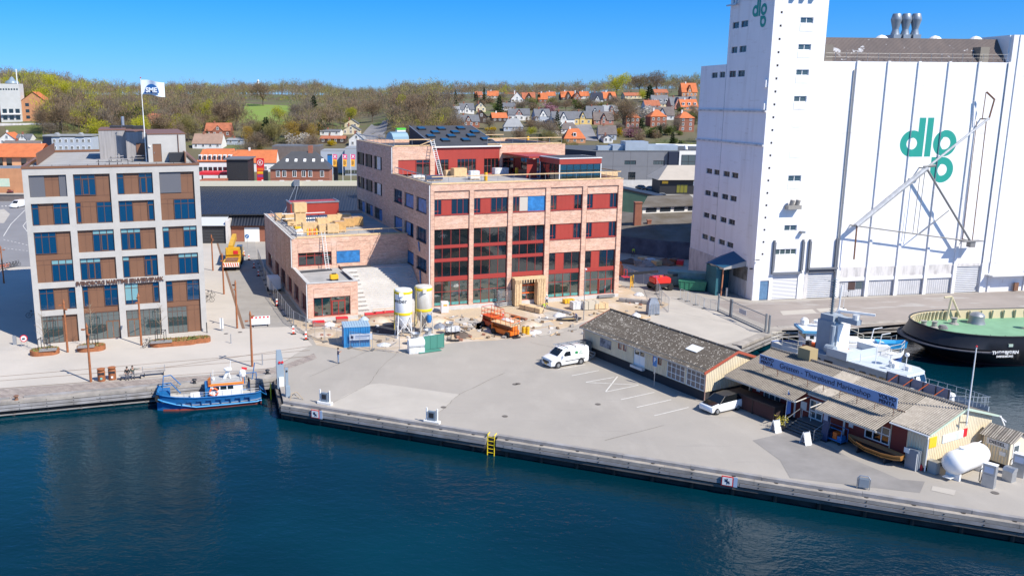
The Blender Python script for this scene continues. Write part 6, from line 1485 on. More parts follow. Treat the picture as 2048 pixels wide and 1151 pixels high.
# ================================================================ building site
def at_site(px,py):return G(px,py,0)
sheet('bitumen_pit',[(742,652),(797,648),(797,672),(745,668)],0.03,mat('bitumen',(.03,.032,.04),.8,var=.3,scale=1),jit=.15,sub=3)
SL=[(900,640),(930,634),(1020,660),(985,668)],[(1052,640),(1090,634),(1110,650),(1070,656)],[(1085,625),(1125,620),(1150,632),(1100,640)],[(900,606),(960,600),(970,612),(905,620)],[(945,650),(975,640),(985,648),(955,660)],[(1060,660),(1110,652),(1130,664),(1080,672)]
for q in SL:sheet('site_slab',q,.03,M_PALE)
def msilo(px,py,yw_,label,dirty,letter=None):
 T=thing('mortar_silo',label,'silo',at_site(px,py),yw_)
 m_=mat('silo_shell_dirty',(.6,.59,.55),.55,col2=(.45,.4,.33),scale=1.2,stretch=(1,1,.3),detail=6)if dirty else mat('silo_shell',(.74,.75,.75),.4)
 MB().lathe([(.25,1.0),(1.06,2.75),(1.06,5.75),(1.0,5.85),(.1,6.05)],(0,0,0),28).build('shell',m_,T,True)
 MB().lathe([(1.075,2.78),(1.085,2.8),(1.085,3.1),(1.075,3.12)],(0,0,0),28).lathe([(1.075,5.35),(1.085,5.37),(1.085,5.65),(1.075,5.67)],(0,0,0),28).build('yellow_band',mat('band_yellow',(.75,.55,.02),.5),T,True)
 for a in range(4):
  an=math.pi/4+a*math.pi/2;c,s_=math.cos(an),math.sin(an);c2,s2=math.cos(an+math.pi/2),math.sin(an+math.pi/2)
  MB().tube((1.02*c,1.02*s_,2.95),(1.25*c,1.25*s_,0),.075).build('leg',m_,T)
  MB().tube((1.04*c,1.04*s_,2.7),(1.2*c2,1.2*s2,.5),.035).tube((1.04*c2,1.04*s2,2.7),(1.2*c,1.2*s_,.5),.035).build('brace',m_,T)
 MB().tube((0,0,.5),(0,0,1.05),.22,0,10).tube((0,0,.6),(.9,-.6,.5),.15).build('outlet',GREY,T)
 MB().tube((-1.1,-.15,.9),(-1.1,-.15,5.9),.03).tube((-1.1,.15,.9),(-1.1,.15,5.9),.03).build('fill_pipe',mat('fill_pipe',(.6,.5,.1),.5),T)
 MB().box(-.7,-.2,-1.12,-1.0,5.15,5.6).build('hook_plate',m_,T)
 if letter:
  o=text('lettering',letter,DARK,.72,Matrix.Translation((0,0,4.55))@XZ,T,.0,bold=.01)
  for v in o.data.vertices:a=v.co.x/1.07-math.pi/2-.62;v.co.x,v.co.y=1.075*math.cos(a),1.075*math.sin(a)
 return T
msilo(807,672,.2,'clean white mortar silo with yellow bands and lettering',False,'weber')
msilo(847,664,.5,'stained grey white mortar silo with rust streaks behind the clean one',True)
T=thing('blue_barrel','blue barrel hanging under the stained mortar silo','barrel',at_site(858,668)+Vector((0,0,1.5)));MB().lathe([(.25,0),(.32,.3),(.32,.6),(.25,.9)],(0,0,0),12).build('barrel',BLUE,T,True);MB().tube((0,0,.9),(-.5,.3,1.4),.03).build('strap',DARK,T)
def mixer(px,py,rz,label):
 T=thing('mortar_pump',label,'mortar pump',at_site(px,py),rz)
 MB().box(-.9,.9,-.45,.45,.35,.95).build('housing',PLASTICWRAP,T,bevel=.08);MB().lathe([(.3,.95),(.55,1.5),(.5,1.5),(.25,.98)],(-.4,0,0),12).build('hopper',STEEL,T)
 for x in(-.6,.6):MB().tube((x,-.5,.25),(x,.5,.25),.25,0,10).build('wheel',BLACK,T)
 MB().tube((.9,0,.5),(1.8,-.4,.1),.07).build('hose',DARK,T)
mixer(838,690,.3,'pale mortar pump with hopper below the clean silo');mixer(862,684,-.5,'grey mortar pump under the stained silo');mixer(905,668,.2,'dark mixer machine right of the silos')
T=thing('water_tank','white cylindrical water tank in front of the mortar silos','tank',at_site(832,704),.25);MB().lathe([(.25,-1.0),(.5,-.9),(.5,.9),(.25,1.0)],(0,0,1.1),16,0,Matrix.Rotation(math.pi/2,4,'Y')).build('tank',WHITE,T,True);MB().box(-.9,.9,-.5,.5,0,.62).build('base',PLASTICWRAP,T)
M_CB=mat('container_blue',(.025,.2,.45),.5,var=.12,scale=1);
T=thing('site_container','bright blue corrugated steel container behind the wire fence','container',at_site(712,688),.18)
b=MB()
for s in(-1,1):
 x=-1.5
 while x<1.5:b.box(x,x+.14,s*1.2-.04,s*1.2+.04,.15,2.4);x+=.28
 b.box(-1.5,1.5,s*1.16-.02,s*1.16+.02,.15,2.4)
b.box(-1.5,-1.45,-1.2,1.2,.1,2.45).box(1.45,1.5,-1.2,1.2,.1,2.45);b.build('wall',M_CB,T)
b=MB();b.box(-1.55,1.55,-1.25,1.25,2.4,2.5)
for k in range(10):b.box(-1.4+k*.3,-1.28+k*.3,-1.2,1.2,2.5,2.54)
b.build('roof',mat('container_roof',(.3,.42,.52),.6),T);MB().box(-1.55,1.55,-1.25,1.25,0,.14).build('base_frame',M_CB,T)
for x in(-1.52,1.42):
 for y in(-1.22,1.12):MB().box(x,x+.1,y,y+.1,.1,2.45).build('corner_post',M_CB,T)
M_NET=mat('wire_mesh',(.4,.41,.42),.5)
t,b_=nodes_of(M_NET);b_.inputs['Alpha'].default_value=.16
FC=0
def fence(pts,label_fn,pw=3.4,h=2.0,group='mesh fence panels round the building site',name='fence_panel',net=M_NET,post=STEEL):
 global FC
 for p,q in zip(pts,pts[1:]):
  p,q=at_site(*p),at_site(*q);L=(q-p).length;n=max(1,round(L/pw));d=(q-p)/n;rz=math.atan2(d.y,d.x)
  for k in range(n):
   FC+=1;w_=L/n-.06;T=thing(name,label_fn,'fence panel',p+d*k,rz+rnd.uniform(-.03,.03),group)
   MB().path([(0,0,.1),(0,0,h),(w_,0,h),(w_,0,.1),(0,0,.1)],.028).tube((w_/2,0,.1),(w_/2,0,h),.018).build('frame',post,T)
   MB().poly([(0.02,0,.12),(w_-.02,0,.12),(w_-.02,0,h-.02),(.02,0,h-.02)]).build('mesh',net,T)
   MB().box(-.15,.15,-.35,.35,0,.12).build('foot',mat('fence_foot',(.12,.12,.12),.9),T)
fence([(516,520),(530,560),(548,600),(572,632),(588,652)],'wire mesh fence panel along the shaded street side of the site')
fence([(588,652),(612,668),(650,684),(700,694)],'wire mesh fence panel at the sandy corner beside the blue container')
fence([(700,696),(741,703)],'wire mesh fence panel standing before the blue container')
fence([(745,700),(800,705)],'wire mesh fence panel in front of the mortar silos')
fence([(1240,552),(1268,566),(1306,576)],'wire mesh fence panel beyond the right brick corner');fence([(1310,578),(1322,610),(1338,625)],'leaning wire mesh panel on the pale yard beside the wrapped stack')
T=thing('banner','pale printed banner tied to the fence before the blue container','banner',at_site(697,695.5)+Vector((.15,-.12,.95)),.18);b=MB().box(0,2.6,-.02,0,0,.72).build('cloth',mat('banner_grey',(.45,.5,.58),.8),T);MB().box(.12,.45,-.03,-.021,.2,.52).build('emblem',NAVY,T)
MB().box(.65,2.3,-.03,-.021,.38,.5).build('print_line',mat('print_blue',(.1,.16,.3),.8),T);MB().box(.65,2.0,-.03,-.021,.2,.26).build('print_line',mat('print_blue'),T)
T=thing('green_mesh_gates','leaning dark green mesh gate panels by the mortar silos','mesh gates',at_site(868,699),.45)
for k in range(3):MB().path([(-1.3+k*.9,k*.06,.1),(-1.3+k*.9,k*.06,1.7),(-.45+k*.9,k*.06,1.75),(-.45+k*.9,k*.06,.1),(-1.3+k*.9,k*.06,.1)],.03).box(-1.28+k*.9,-.47+k*.9,k*.06+.01,k*.06+.02,.15,1.7).build('gate',mat('gate_green',(.06,.22,.17),.6),T)
MB().box(-2.2,.6,-.8,-.1,.05,.1).build('base',mat('gate_green'),T)
for k,(px,py)in enumerate(((898,681),(906,682),(914,682),(1030,676),(1036,675))):
 T=thing('wire_trolley','thin dark wire trolley standing '+('right of the mortar silos' if k<3 else 'beside the yellow drums'),'trolley',at_site(px,py),.1*k,'wire trolleys on the site')
 MB().path([(-.2,-.25,.1),(-.2,-.25,1.7),(-.2,.25,1.7),(-.2,.25,.1)],.018).tube((.2,-.25,.1),(.2,-.25,1.7),.018).build('frame',DARK,T);MB().box(-.25,.25,-.3,.3,.08,.14).build('base',DARK,T)
def lift(px,py,rz,m_,label,s=1.0,deck_m=WOODNEW):
 T=thing('scissor_lift',label,'scissor lift',at_site(px,py),rz)
 MB().box(-1.5*s,1.5*s,-.75,.75,.3,.85).build('chassis',m_,T,bevel=.05)
 for x in(-1.05*s,1.05*s):
  for y in(-.8,.8):MB().tube((x,y-.12,.36),(x,y+.12,.36),.36,0,12).build('wheel',BLACK,T)
 b=MB()
 for k in range(3):b.rbox((0,-.4,1.0+k*.14),(2.6*s,.08,.1),0,0,0,.05).rbox((0,.4,1.0+k*.14),(2.6*s,.08,.1),0,0,0,-.05)
 b.build('scissor_arm',mat('arm_dark_orange',(.3,.08,.02),.6),T)  # scissor arms in a darker orange than the chassis
 MB().box(-1.5*s,1.5*s,-.75,.75,1.42,1.52).build('platform',deck_m,T)
 b=MB()
 for z in(1.95,2.5):b.path([(-1.5*s,-.75,z),(1.5*s,-.75,z),(1.5*s,.75,z),(-1.5*s,.75,z),(-1.5*s,-.75,z)],.035)
 for x in np.linspace(-1.5*s,1.5*s,5):
  for y in(-.75,.75):b.tube((x,y,1.5),(x,y,2.5),.03)
 b.build('guard_rail',m_,T)
 MB().box(1.3*s,1.55*s,-.4,.4,.9,1.4).box(-1.58*s,-1.4*s,-.6,.6,.5,1.3).build('control_box',m_,T)
M_LO=mat('lift_orange',(.78,.17,.015),.45);M_LR=mat('lift_red_orange',(.6,.08,.02),.45)
lift(1010,669,R(-52),M_LO,'bright orange scissor lift with timber deck in front of the entrance',1.15)
lift(985,654,R(-60),M_LR,'red orange scissor lift with raised basket behind the orange one',.9,M_LR)
T=thing('white_carton','tall white carton pallet by the first tall glass bay','carton',at_site(889,626),.1);MB().box(-.5,.5,-.45,.45,.12,1.6).build('carton',mat('white_carton',(.68,.64,.63),.6),T,bevel=.03);MB().box(-.5,.5,-.45,.45,0,.12).build('pallet',WOODNEW,T);MB().box(-.2,.3,-.47,-.45,1.1,1.3).build('print',YELLOW,T)
for k,(px,py)in enumerate(((985,600),(1008,612),(1040,604))):
 T=thing('trestle_rack',['left','front','right'][k]+' stack of grey steel trestles beside the timber portal','trestle stack',at_site(px,py),BYAW+.1)
 for q in range(8):MB().box(-.95,.95,-.5,-.42,.15+q*.28,.21+q*.28).box(-.95,.95,.42,.5,.15+q*.28,.21+q*.28).box(-.95,-.87,-.42,.42,.15+q*.28,.21+q*.28).box(.87,.95,-.42,.42,.15+q*.28,.21+q*.28).build('trestle',STEEL,T)
 for x in(-.9,.9):MB().box(x-.04,x+.04,-.05,.05,0,2.4).build('upright',STEEL,T)
def bundle(px,py,rz,L,w_,h,m_,label,cat='timber bundle',name='timber_bundle',z=0):
 T=thing(name,label,cat,at_site(px,py)+Vector((0,0,z)),rz)
 MB().box(-L/2,L/2,-w_/2,w_/2,.1,h).build('stack',m_,T)
 for x in(-.3,.3):MB().box(x*L-.05,x*L+.05,-w_/2,w_/2,0,.1).build('bearer',WOODGREY,T)
 for x in(-.25,.25):MB().box(x*L-.03,x*L+.03,-w_/2-.01,w_/2+.01,.1,h+.01).build('strap',DARK,T)
bundle(1063,622,R(-48),3.6,.9,.7,WOODNEW,'fresh timber bundle lying before the portal')
bundle(1038,637,R(-50),2.6,.5,.3,mat('red_brown_boards',(.25,.11,.07),.8),'red brown boards beside the timber bundle')
bundle(1180,618,BYAW,2.2,1.1,1.2,mat('insulation',(.5,.45,.36),.8),'wrapped insulation stack near the right glass bays','insulation pack','insulation_pack');bundle(1200,617,BYAW,2.0,1.0,.8,WOODNEW,'pale board stack next to the insulation','board stack','board_stack');bundle(1153,618,BYAW,1.6,1.1,1.1,PLASTICWRAP,'white wrapped pack left of the insulation','wrapped pack','wrapped_pack')
bundle(1268,605,R(-25),4.2,.8,.5,WOODGREY,'weathered planks beyond the right brick corner');bundle(1137,606,BYAW,1.5,.9,.6,YELLOW,'yellow sheeted pack by the fourth bay','sheeted pack','sheeted_pack')
bundle(920,655,R(-28),3.5,.3,.2,WOODGREY,'long plank lying on the sand right of the silos','plank','loose_plank');bundle(1115,622,R(-50),4.5,.5,.3,STEEL,'steel rails lying left of the white heap','rail stack','rail_stack')
T=thing('black_mat','black boat shaped mat lying near the long shed roof','mat',at_site(1138,640),R(8));MB().lathe([(.1,0),(1.3,.05),(1.5,.3),(1.35,.3),(.9,.12),(.1,.1)],(0,0,0),16).build('mat',mat('rubber_mat',(.04,.045,.055),.6),T);T.scale=(1.15,.45,1);MB().lathe([(.9,.13),(.9,.16)],(0,0,0),12).build('sand_fill',mat('yellow_sand',(.5,.36,.15),.9),T)
def heap(px,py,r,h,m_,label,cat='heap',name='heap',seed=1):
 T=thing(name,label,cat,at_site(px,py));q=random.Random(seed);b=MB();rings=[]
 for j in range(6):
  t_=j/5;rings.append([(r*(1-t_**1.6)*math.cos(a*math.pi/8)*q.uniform(.8,1.1)+.001,r*(1-t_**1.6)*math.sin(a*math.pi/8)*q.uniform(.8,1.1),h*t_*q.uniform(.85,1.05))for a in range(16)])
 b.loft(rings);b.build('mound',m_,T,True);return T
M_WS=PLASTICWRAP
for k,(px,py,r,h,m_,lb)in enumerate(((1118,632,.9,.6,M_WS,'white plastic heap beside the steel rails'),(925,672,1.2,.5,mat('dark_soil',(.12,.09,.07),.9),'dark soil heap behind the wire trolleys'),(1272,632,.7,.6,M_WS,'white bag heap behind the shed ridge'),(1068,664,1.0,.3,M_WS,'white plastic sheet crumpled beside the yellow drums'),(1012,644,1.1,.7,M_WS,'pale plastic heap behind the scissor lifts'),(870,640,1.8,.5,M_SAND,'sand mound behind the stained silo'),(640,665,2.2,.3,M_SAND,'low sand mound at the fenced corner'),(1060,648,1.6,.5,M_SAND,'sand mound beside the scissor lifts'),(760,640,1.6,.5,M_SAND,'sand mound under the great stair'),(1278,590,.8,.5,M_WS,'white rubble bag heap by the right fence'),(768,690,.9,.35,M_WS,'white cable heap behind the front fence'),(880,655,1.0,.7,STEEL,'tangled grey hose heap right of the stained silo'))):heap(px,py,r,h,m_,lb,seed=k)
for px,py,lb in((1047,668,'left yellow drum before the sand mound'),(1055,668,'right yellow drum before the sand mound')):chute(at_site(px,py),lb,.95)
for k,(px,py)in enumerate(((637,652),(684,644),(757,634),(777,632),(741,636))):
 T=thing('tile_pack',['leftmost pack of bricks under a red sheet by the low wing door','pack of bricks under a red sheet at the right corner of the low wing','middle red covered pack of bricks at the foot of the stair','red covered pack of bricks nearest the mortar silos','small red covered pack of bricks left of the stair foot'][k],'brick pack',at_site(px,py),.2)
 MB().box(-.75,.75,-.45,.45,.1,.55).build('bricks',mat('brick_pack',(.35,.18,.13),.9),T);MB().box(-.78,.78,-.48,.48,.55,.68).build('sheet',SIGNRED,T,bevel=.04);MB().box(-.7,.7,-.4,.4,0,.1).build('pallet',WOODGREY,T)
heap(657,650,.9,.5,M_WS,'white sheet bundle beside the low wing door',seed=40);heap(728,640,.7,.6,mat('pale_blue_plastic',(.4,.5,.6),.5),'pale blue plastic bundle left of the stair foot',seed=41)
T=thing('site_barrier','timber handrail at the foot of the great stair','handrail',on_brick(-8.2,-.9),BYAW);MB().path([(0,0,0),(0,0,1.1),(3.2,0,1.1),(3.2,0,0)],.04).build('rail',WOODNEW,T);MB().tube((1.6,0,0),(1.6,0,1.1),.04).build('post',WOODNEW,T)
T=thing('wrapped_barriers','grey blue shrouded stack of barriers on the pale yard','barrier stack',at_site(1305,628),.2);MB().loft([[(-.8,-.4,0),(.8,-.4,0),(.8,.4,0),(-.8,.4,0)],[(-.75,-.4,1.4),(.75,-.4,1.4),(.75,.4,1.4),(-.75,.4,1.4)],[(-.45,-.2,2.2),(.45,-.2,2.2),(.45,.2,2.2),(-.45,.2,2.2)]]).build('shroud',mat('shroud_grey',(.2,.23,.28),.7,var=.3,scale=2,bump=.6),T);
for x in(-.4,0,.4):MB().box(x-.03,x+.03,-.42,-.4,0,1.5).build('strap',STEEL,T)
T=thing('yellow_barrier','yellow pedestrian barrier at the right brick corner','barrier',at_site(1263,576),1.0);MB().path([(-.6,0,0),(-.6,0,1.9),(.6,0,1.9),(.6,0,0)],.06).tube((-.6,0,.9),(.6,0,.9),.04).build('frame',YELLOW,T)
for k in range(6):MB().tube((-.45+k*.18,0,.3),(-.45+k*.18,0,1.9),.02).build('bar',YELLOW,T)
M_CONE=mat('beacon_red',(.65,.06,.03),.5)
bq=((587,668),(612,679),(554,612),(517,552),(508,536),(498,520),(1313,629),(488,512),(1006,640))
bl=('red white beacon at the sandy fence corner','red white beacon in front of the sandy fence corner','red white beacon halfway along the site fence','red white beacon in the shade of the wing','red white beacon behind the white trailer','red beacon beside the stacked fence panels','red white beacon beside the shrouded stack','red beacon near the crane truck front','red beacon behind the red lift')
for(px,py),lb in zip(bq,bl):
 T=thing('road_beacon',lb,'beacon',at_site(px,py),.3);MB().box(-.3,.3,-.2,.2,0,.1).build('base',BLACK,T);b=MB()
 for k in range(4):b.box(-.12,.12,-.03,.03,.1+k*.24,.34+k*.24,k%2)
 b.build('blade',[M_CONE,WHITE],T)
T=thing('works_trailer','white box trailer in the shade beside the wing','trailer',at_site(548,581),R(-72));MB().box(-1.3,1.3,-.85,.85,.45,2.2).build('box',WHITE,T,bevel=.05)
for s in(-1,1):MB().tube((0,s*.9-.1,.32),(0,s*.9+.1,.32),.32,0,12).build('wheel',BLACK,T)
MB().path([(1.3,.5,.45),(2.3,0,.45),(1.3,-.5,.45)],.05).build('drawbar',STEEL,T);MB().box(-1.31,-1.3,-.7,.7,.6,2.1).build('door',mat('trailer_door',(.55,.56,.58),.5),T)
T=thing('road_closure_board','white road closure board with red blocks on the street','road sign',at_site(521,652),.25);MB().box(-1.2,1.2,-.05,.05,.25,1.3).build('board',WHITE,T)
b=MB()
for k in range(5):b.box(-1.1+k*.48,-.86+k*.48,-.06,-.051,1.06,1.27)
b.build('red_block',SIGNRED,T);b=MB()
for k in range(4):b.box(-1.05,1.0-.2*k,-.056,-.051,.9-k*.16,.94-k*.16)
b.build('text_line',mat('text_grey',(.45,.45,.45),.6),T)
for x in(-.9,.9):MB().box(x-.05,x+.05,-.4,.4,0,.1).box(x-.03,x+.03,-.03,.03,.1,.3).build('foot',DARK,T)
pa,pb=at_site(462,543),at_site(487,490);dd_=(pb-pa).normalized();T=thing('crane_truck','yellow mobile crane truck parked in the street','crane truck',pa+Vector((dd_.x,dd_.y,0))*.2,math.atan2(dd_.y,dd_.x));CY=mat('crane_yellow',(.6,.34,.02),.5,var=.15,scale=1)
MB().box(0,11,-1.3,1.3,.9,1.35).box(0,3.4,-1.35,1.35,1.35,1.5).build('chassis',CY,T)
b=MB().box(-.06,0,-1.35,1.35,.75,1.5)
for k in range(7):b.poly([(-.07,-1.3+k*.37,.8),(-.07,-1.12+k*.37,.8),(-.07,-.97+k*.37,1.45),(-.07,-1.15+k*.37,1.45)],1)
b.build('tail_board',[WHITE,mat('stripe_red',(.6,.1,.03),.5)],T);MB().box(.4,3.2,-1.0,.9,1.5,1.8).build('rusty_load',M_RUST,T)
for x in(1.2,2.6,6.5,8.0,9.6):
 for s in(-1,1):MB().tube((x,s*1.15-.18,.55),(x,s*1.15+.18,.55),.55,0,14).build('wheel',BLACK,T)
MB().box(4.2,7.4,-1.25,1.25,1.35,2.7).box(4.0,4.8,-1.2,1.2,2.0,3.3).build('turret',CY,T,bevel=.08);MB().box(5.4,7.2,-1.45,-.55,1.9,3.3).build('cab',mat('crane_cab',(.05,.06,.06),.2),T);MB().box(9.3,11,-1.25,1.25,1.35,2.3).build('driver_cab',CY,T,bevel=.1)
MB().rbox((8.2,.35,3.6),(8.0,.75,.85),0,0,0,-.09).rbox((12.2,.35,4.0),(1.0,.6,.7),0,0,0,-.09).build('boom',CY,T);MB().box(3.95,4.0,-.9,-.1,2.2,2.8).build('warning_plate',SIGNRED,T)
T=thing('boom_lift','bright red boom lift in the shadow beside the silo','boom lift',at_site(1320,578),R(12));M_BRD2=mat('lift_red',(.65,.03,.02),.35)
MB().box(-1.5,1.5,-1.0,1.0,.5,1.0).build('chassis',DARK,T);MB().box(-1.4,1.2,-1.1,1.1,1.0,1.95).build('turret',M_BRD2,T,bevel=.15)
for x in(-1.1,1.1):
 for s in(-1,1):MB().tube((x,s*1.1-.18,.45),(x,s*1.1+.18,.45),.45,0,14).build('wheel',BLACK,T)
MB().rbox((-2.6,.8,2.5),(4.6,.3,.4),-.35,0,0,-.12).rbox((1.8,.3,2.0),(2.2,.3,.4)).build('boom',DARK,T);MB().path([(-4.9,1.2,1.8),(-4.9,1.2,2.9),(-4.9,2.2,2.9),(-4.9,2.2,1.8)],.04).box(-5.4,-4.4,1.2,2.2,1.75,1.85).build('basket',M_BRD2,T);MB().box(-.2,.2,-.2,.2,1.95,2.1).build('beacon',ORANGE,T)
def skip(px,py,rz,L,w_,h,m_,label):
 T=thing('skip_container',label,'skip',at_site(px,py),rz)
 MB().loft([[(-L/2+.2,-w_/2,.2),(L/2-.2,-w_/2,.2),(L/2-.2,w_/2,.2),(-L/2+.2,w_/2,.2)],[(-L/2,-w_/2,h),(L/2,-w_/2,h),(L/2,w_/2,h),(-L/2,w_/2,h)]]).build('body',m_,T)
 for k in range(6):x=-L/2+.4+k*(L-.8)/5;MB().box(x-.06,x+.06,-w_/2-.07,-w_/2,.3,h-.1).build('rib',m_,T)
 MB().box(-L/2,L/2,-w_/2-.06,-w_/2+.04,h-.08,h+.06).build('rim',m_,T)
SKG=mat('skip_green',(.03,.18,.1),.6,var=.2,scale=1);SKP=mat('pale_green_tarp',(.16,.27,.25),.6,var=.2,scale=1)
skip(1375,572,R(-20),6,2.4,2.3,SKP,'long pale green covered container against the silo');skip(1384,580,R(-18),4,2,1.5,SKG,'dark green open skip in front of the pale container')
for k,(px,py,r,h,m_)in enumerate(((1292,530,2.2,1.0,WOODGREY),(1262,525,2.0,.8,mat('rubble_dark',(.1,.08,.07),.9)),(1330,527,2.4,1.0,M_RUST),(1240,548,1.0,2.2,ORANGE))):  # the pile by the workshop is a dark brown rubble
 heap(px,py,r,h,m_,['weathered material pile behind the red lift','dark rubble pile by the shaded workshop','rusty scrap pile below the workshop wall','orange sack tower beside the brick corner'][k],seed=60+k)
for k in range(6):
 px,py=((1285,524),(1300,527),(1313,531),(1348,527),(1360,530),(1275,530))[k]
 crate(at_site(px,py),.3*k,1.6,1.2,.9,['timber pallet behind the red lift','white wrapped pallet behind the red lift','amber pallet behind the red lift','rusty framed pallet by the green container','red framed pallet by the silo plinth','grey pallet at the shaded workshop'][k],(WOODNEW,PLASTICWRAP,CARDBOARD,M_RUST,SIGNRED,WOODGREY)[k],'pallets in the shaded yard')
fence([(1360,598),(1375,603),(1408,617),(1434,622)],'low wire fence bay on pale posts between yard and silo',2.6,1.5,'yard fence between the site and the silo','yard_fence',M_NET,mat('pale_post',(.55,.58,.58),.6))
ga,gb_=at_site(1436,622),at_site(1537,668);dg=gb_-ga;T=thing('sliding_gate','long grey sliding gate with a name board beside the basin','gate',ga,math.atan2(dg.y,dg.x));GL=dg.length
M_GATE=mat('gate_grey',(.17,.19,.21),.5)
MB().path([(3.0,0,.3),(GL-.8,0,.3),(GL-.8,0,2.1),(3.0,0,2.1),(3.0,0,.3)],.06).build('frame',M_GATE,T);MB().poly([(3,0,.3),(GL-.8,0,.3),(GL-.8,0,2.1),(3,0,2.1)]).build('mesh',M_NET,T)
for x in(0,3.0,3.3,GL-.7,GL):MB().box(x-.09,x+.09,-.09,.09,0,2.4).build('post',M_GATE,T)
MB().box(5.2,6.8,-.08,-.05,1.1,1.7).build('name_board',mat('board_grey',(.4,.42,.46),.6),T);MB().box(0,GL,-.1,.1,0,.12).build('track',M_GATE,T)
MB().path([(.0,0,.3),(3,0,.3),(3,0,2.0),(0,0,2.0)],.04).build('leaf_frame',M_GATE,T)
# ================================================================ promenade
LG='rusty lamp posts on the promenade'
def lamp(px,py,h,label,s=1.0):
 T=thing('lamp_post',label,'lamp post',G(px,py),rnd.uniform(0,6),LG)
 MB().tube((0,0,0),(0,0,h-.5),.13,0,8,.1).tube((0,0,h-.5),(0,0,h),.15,0,8,.01).build('post',CORTEN,T)
 for z,a in((h-.75,.3),(h-1.15,2.6)):
  sp=MB().tube((0,0,z),(.3*math.cos(a),.3*math.sin(a),z+.05),.03).rbox((.42*math.cos(a),.42*math.sin(a),z),(.32,.2,.14),a).build('spotlight',CORTEN,T)
  MB().rbox((.42*math.cos(a),.42*math.sin(a),z-.08),(.24,.15,.02),a).build('lens',WHITE,sp)
lamp(135.5,704,6.2,'rusty lamp post nearest the left corner of the office');lamp(182,763,6.2,'rusty lamp post at the quay paving, left of the bins');lamp(283,690,6.3,'rusty lamp post in front of the office entrance door')
lamp(504.5,732.6,6.2,'rusty lamp post at the quay near the road closure board');lamp(474.5,656,6.2,'rusty lamp post at the near end of the rusty edge strip');lamp(448,588,6.2,'rusty lamp post halfway along the rusty edge strip');lamp(426,541,6.2,'rusty lamp post farthest along the rusty edge strip')
lamp(8,566,6.0,'rusty lamp post by the orange bicycles')
def planter(px,py,L,w_,rz,label,tree_x=(0,),bench=(-.9,.9),h=.55):
 T=thing('planter',label,'planter',G(px,py),rz)
 n=24;pts=[((L/2-w_/2)*(1 if math.cos(2*math.pi*k/n)>0 else-1)+w_/2*math.cos(2*math.pi*k/n),w_/2*math.sin(2*math.pi*k/n))for k in range(n)]
 MB().prism(pts,0,h).build('steel_edge',CORTEN,T)
 b=MB();q=random.Random(int(px))
 for k in range(int(L*w_*60)):
  x,y=q.uniform(-L/2,L/2),q.uniform(-w_/2,w_/2);hh=q.uniform(.05,.16);a=q.uniform(0,6)
  if abs(x)>L/2-w_/2 and(abs(x)-L/2+w_/2)**2+y*y>(w_*.45)**2:continue
  b.poly([(x-.07*math.cos(a),y-.07*math.sin(a),h),(x+.07*math.cos(a),y+.07*math.sin(a),h),(x+q.uniform(-.1,.1),y+q.uniform(-.1,.1),h+hh)],q.randint(0,1))
 o=b.build('planting',[mat('planting_green',(.14,.2,.04),.8),mat('planting_olive',(.22,.19,.08),.8)],T);o['kind']='stuff'
 if bench:
  b=MB()
  for k in range(7):b.box(bench[0],bench[1],-w_/2-.12+k*.16,-w_/2+.0+k*.16,h+.02,h+.08)
  b.build('slatted_seat',mat('seat_slats',(.25,.24,.24),.8),T)
 return T
planter(90,707,3.1,1.9,.33,'small rusty planter with slatted seat at the left of the office front',bench=(-.5,1.3));planter(183,699,3.1,1.9,.3,'small rusty planter with slatted seat in the middle of the office front',bench=(-1.4,.4))
planter(348,688,5.4,1.9,.3,'long rusty planter with grey slatted seat by the bicycle',bench=(-2.6,-.2));planter(398,683,2.7,1.6,.3,'short rusty grass planter at the right corner of the office',bench=None)
M_BARK=mat('young_bark',(.3,.24,.17),.9)
def sapling(px,py,h,label,seed):
 T=thing('sapling',label,'tree',G(px,py,.5),0,'staked saplings before the office');q=random.Random(seed)
 b=MB();b.tube((0,0,0),(.05,0,h),.045,0,6,.01);b.build('trunk',M_BARK,T);b=MB()
 for k in range(26):
  z=h*q.uniform(.3,.95);a=q.uniform(0,6.3);l=(1-z/h)*1.1+.2;p=(l*math.cos(a),l*math.sin(a),z+l*.9);b.tube((.03,0,z),p,.014,0,4,.004)
  b.tube(tuple(Vector((.03,0,z)).lerp(Vector(p),.6)),(p[0]+q.uniform(-.3,.3),p[1]+q.uniform(-.3,.3),p[2]+.1),.008,0,3,.003)
 b.build('branches',M_BARK,T)
 b=MB()
 for x,y in((-.5,-.4),(.5,-.4),(.5,.4),(-.5,.4)):b.tube((x,y,0),(x,y,1.3),.04)
 b.path([(-.5,-.4,1.25),(.5,-.4,1.25),(.5,.4,1.25),(-.5,.4,1.25),(-.5,-.4,1.25)],.035);b.build('stake_frame',DARK,T)
sapling(89,698,4.6,'bare staked sapling in the left planter before the office',1);sapling(185,689,4.9,'bare staked sapling in the middle planter before the office',2);sapling(322,682,4.6,'bare staked sapling in the long planter before the office',3)
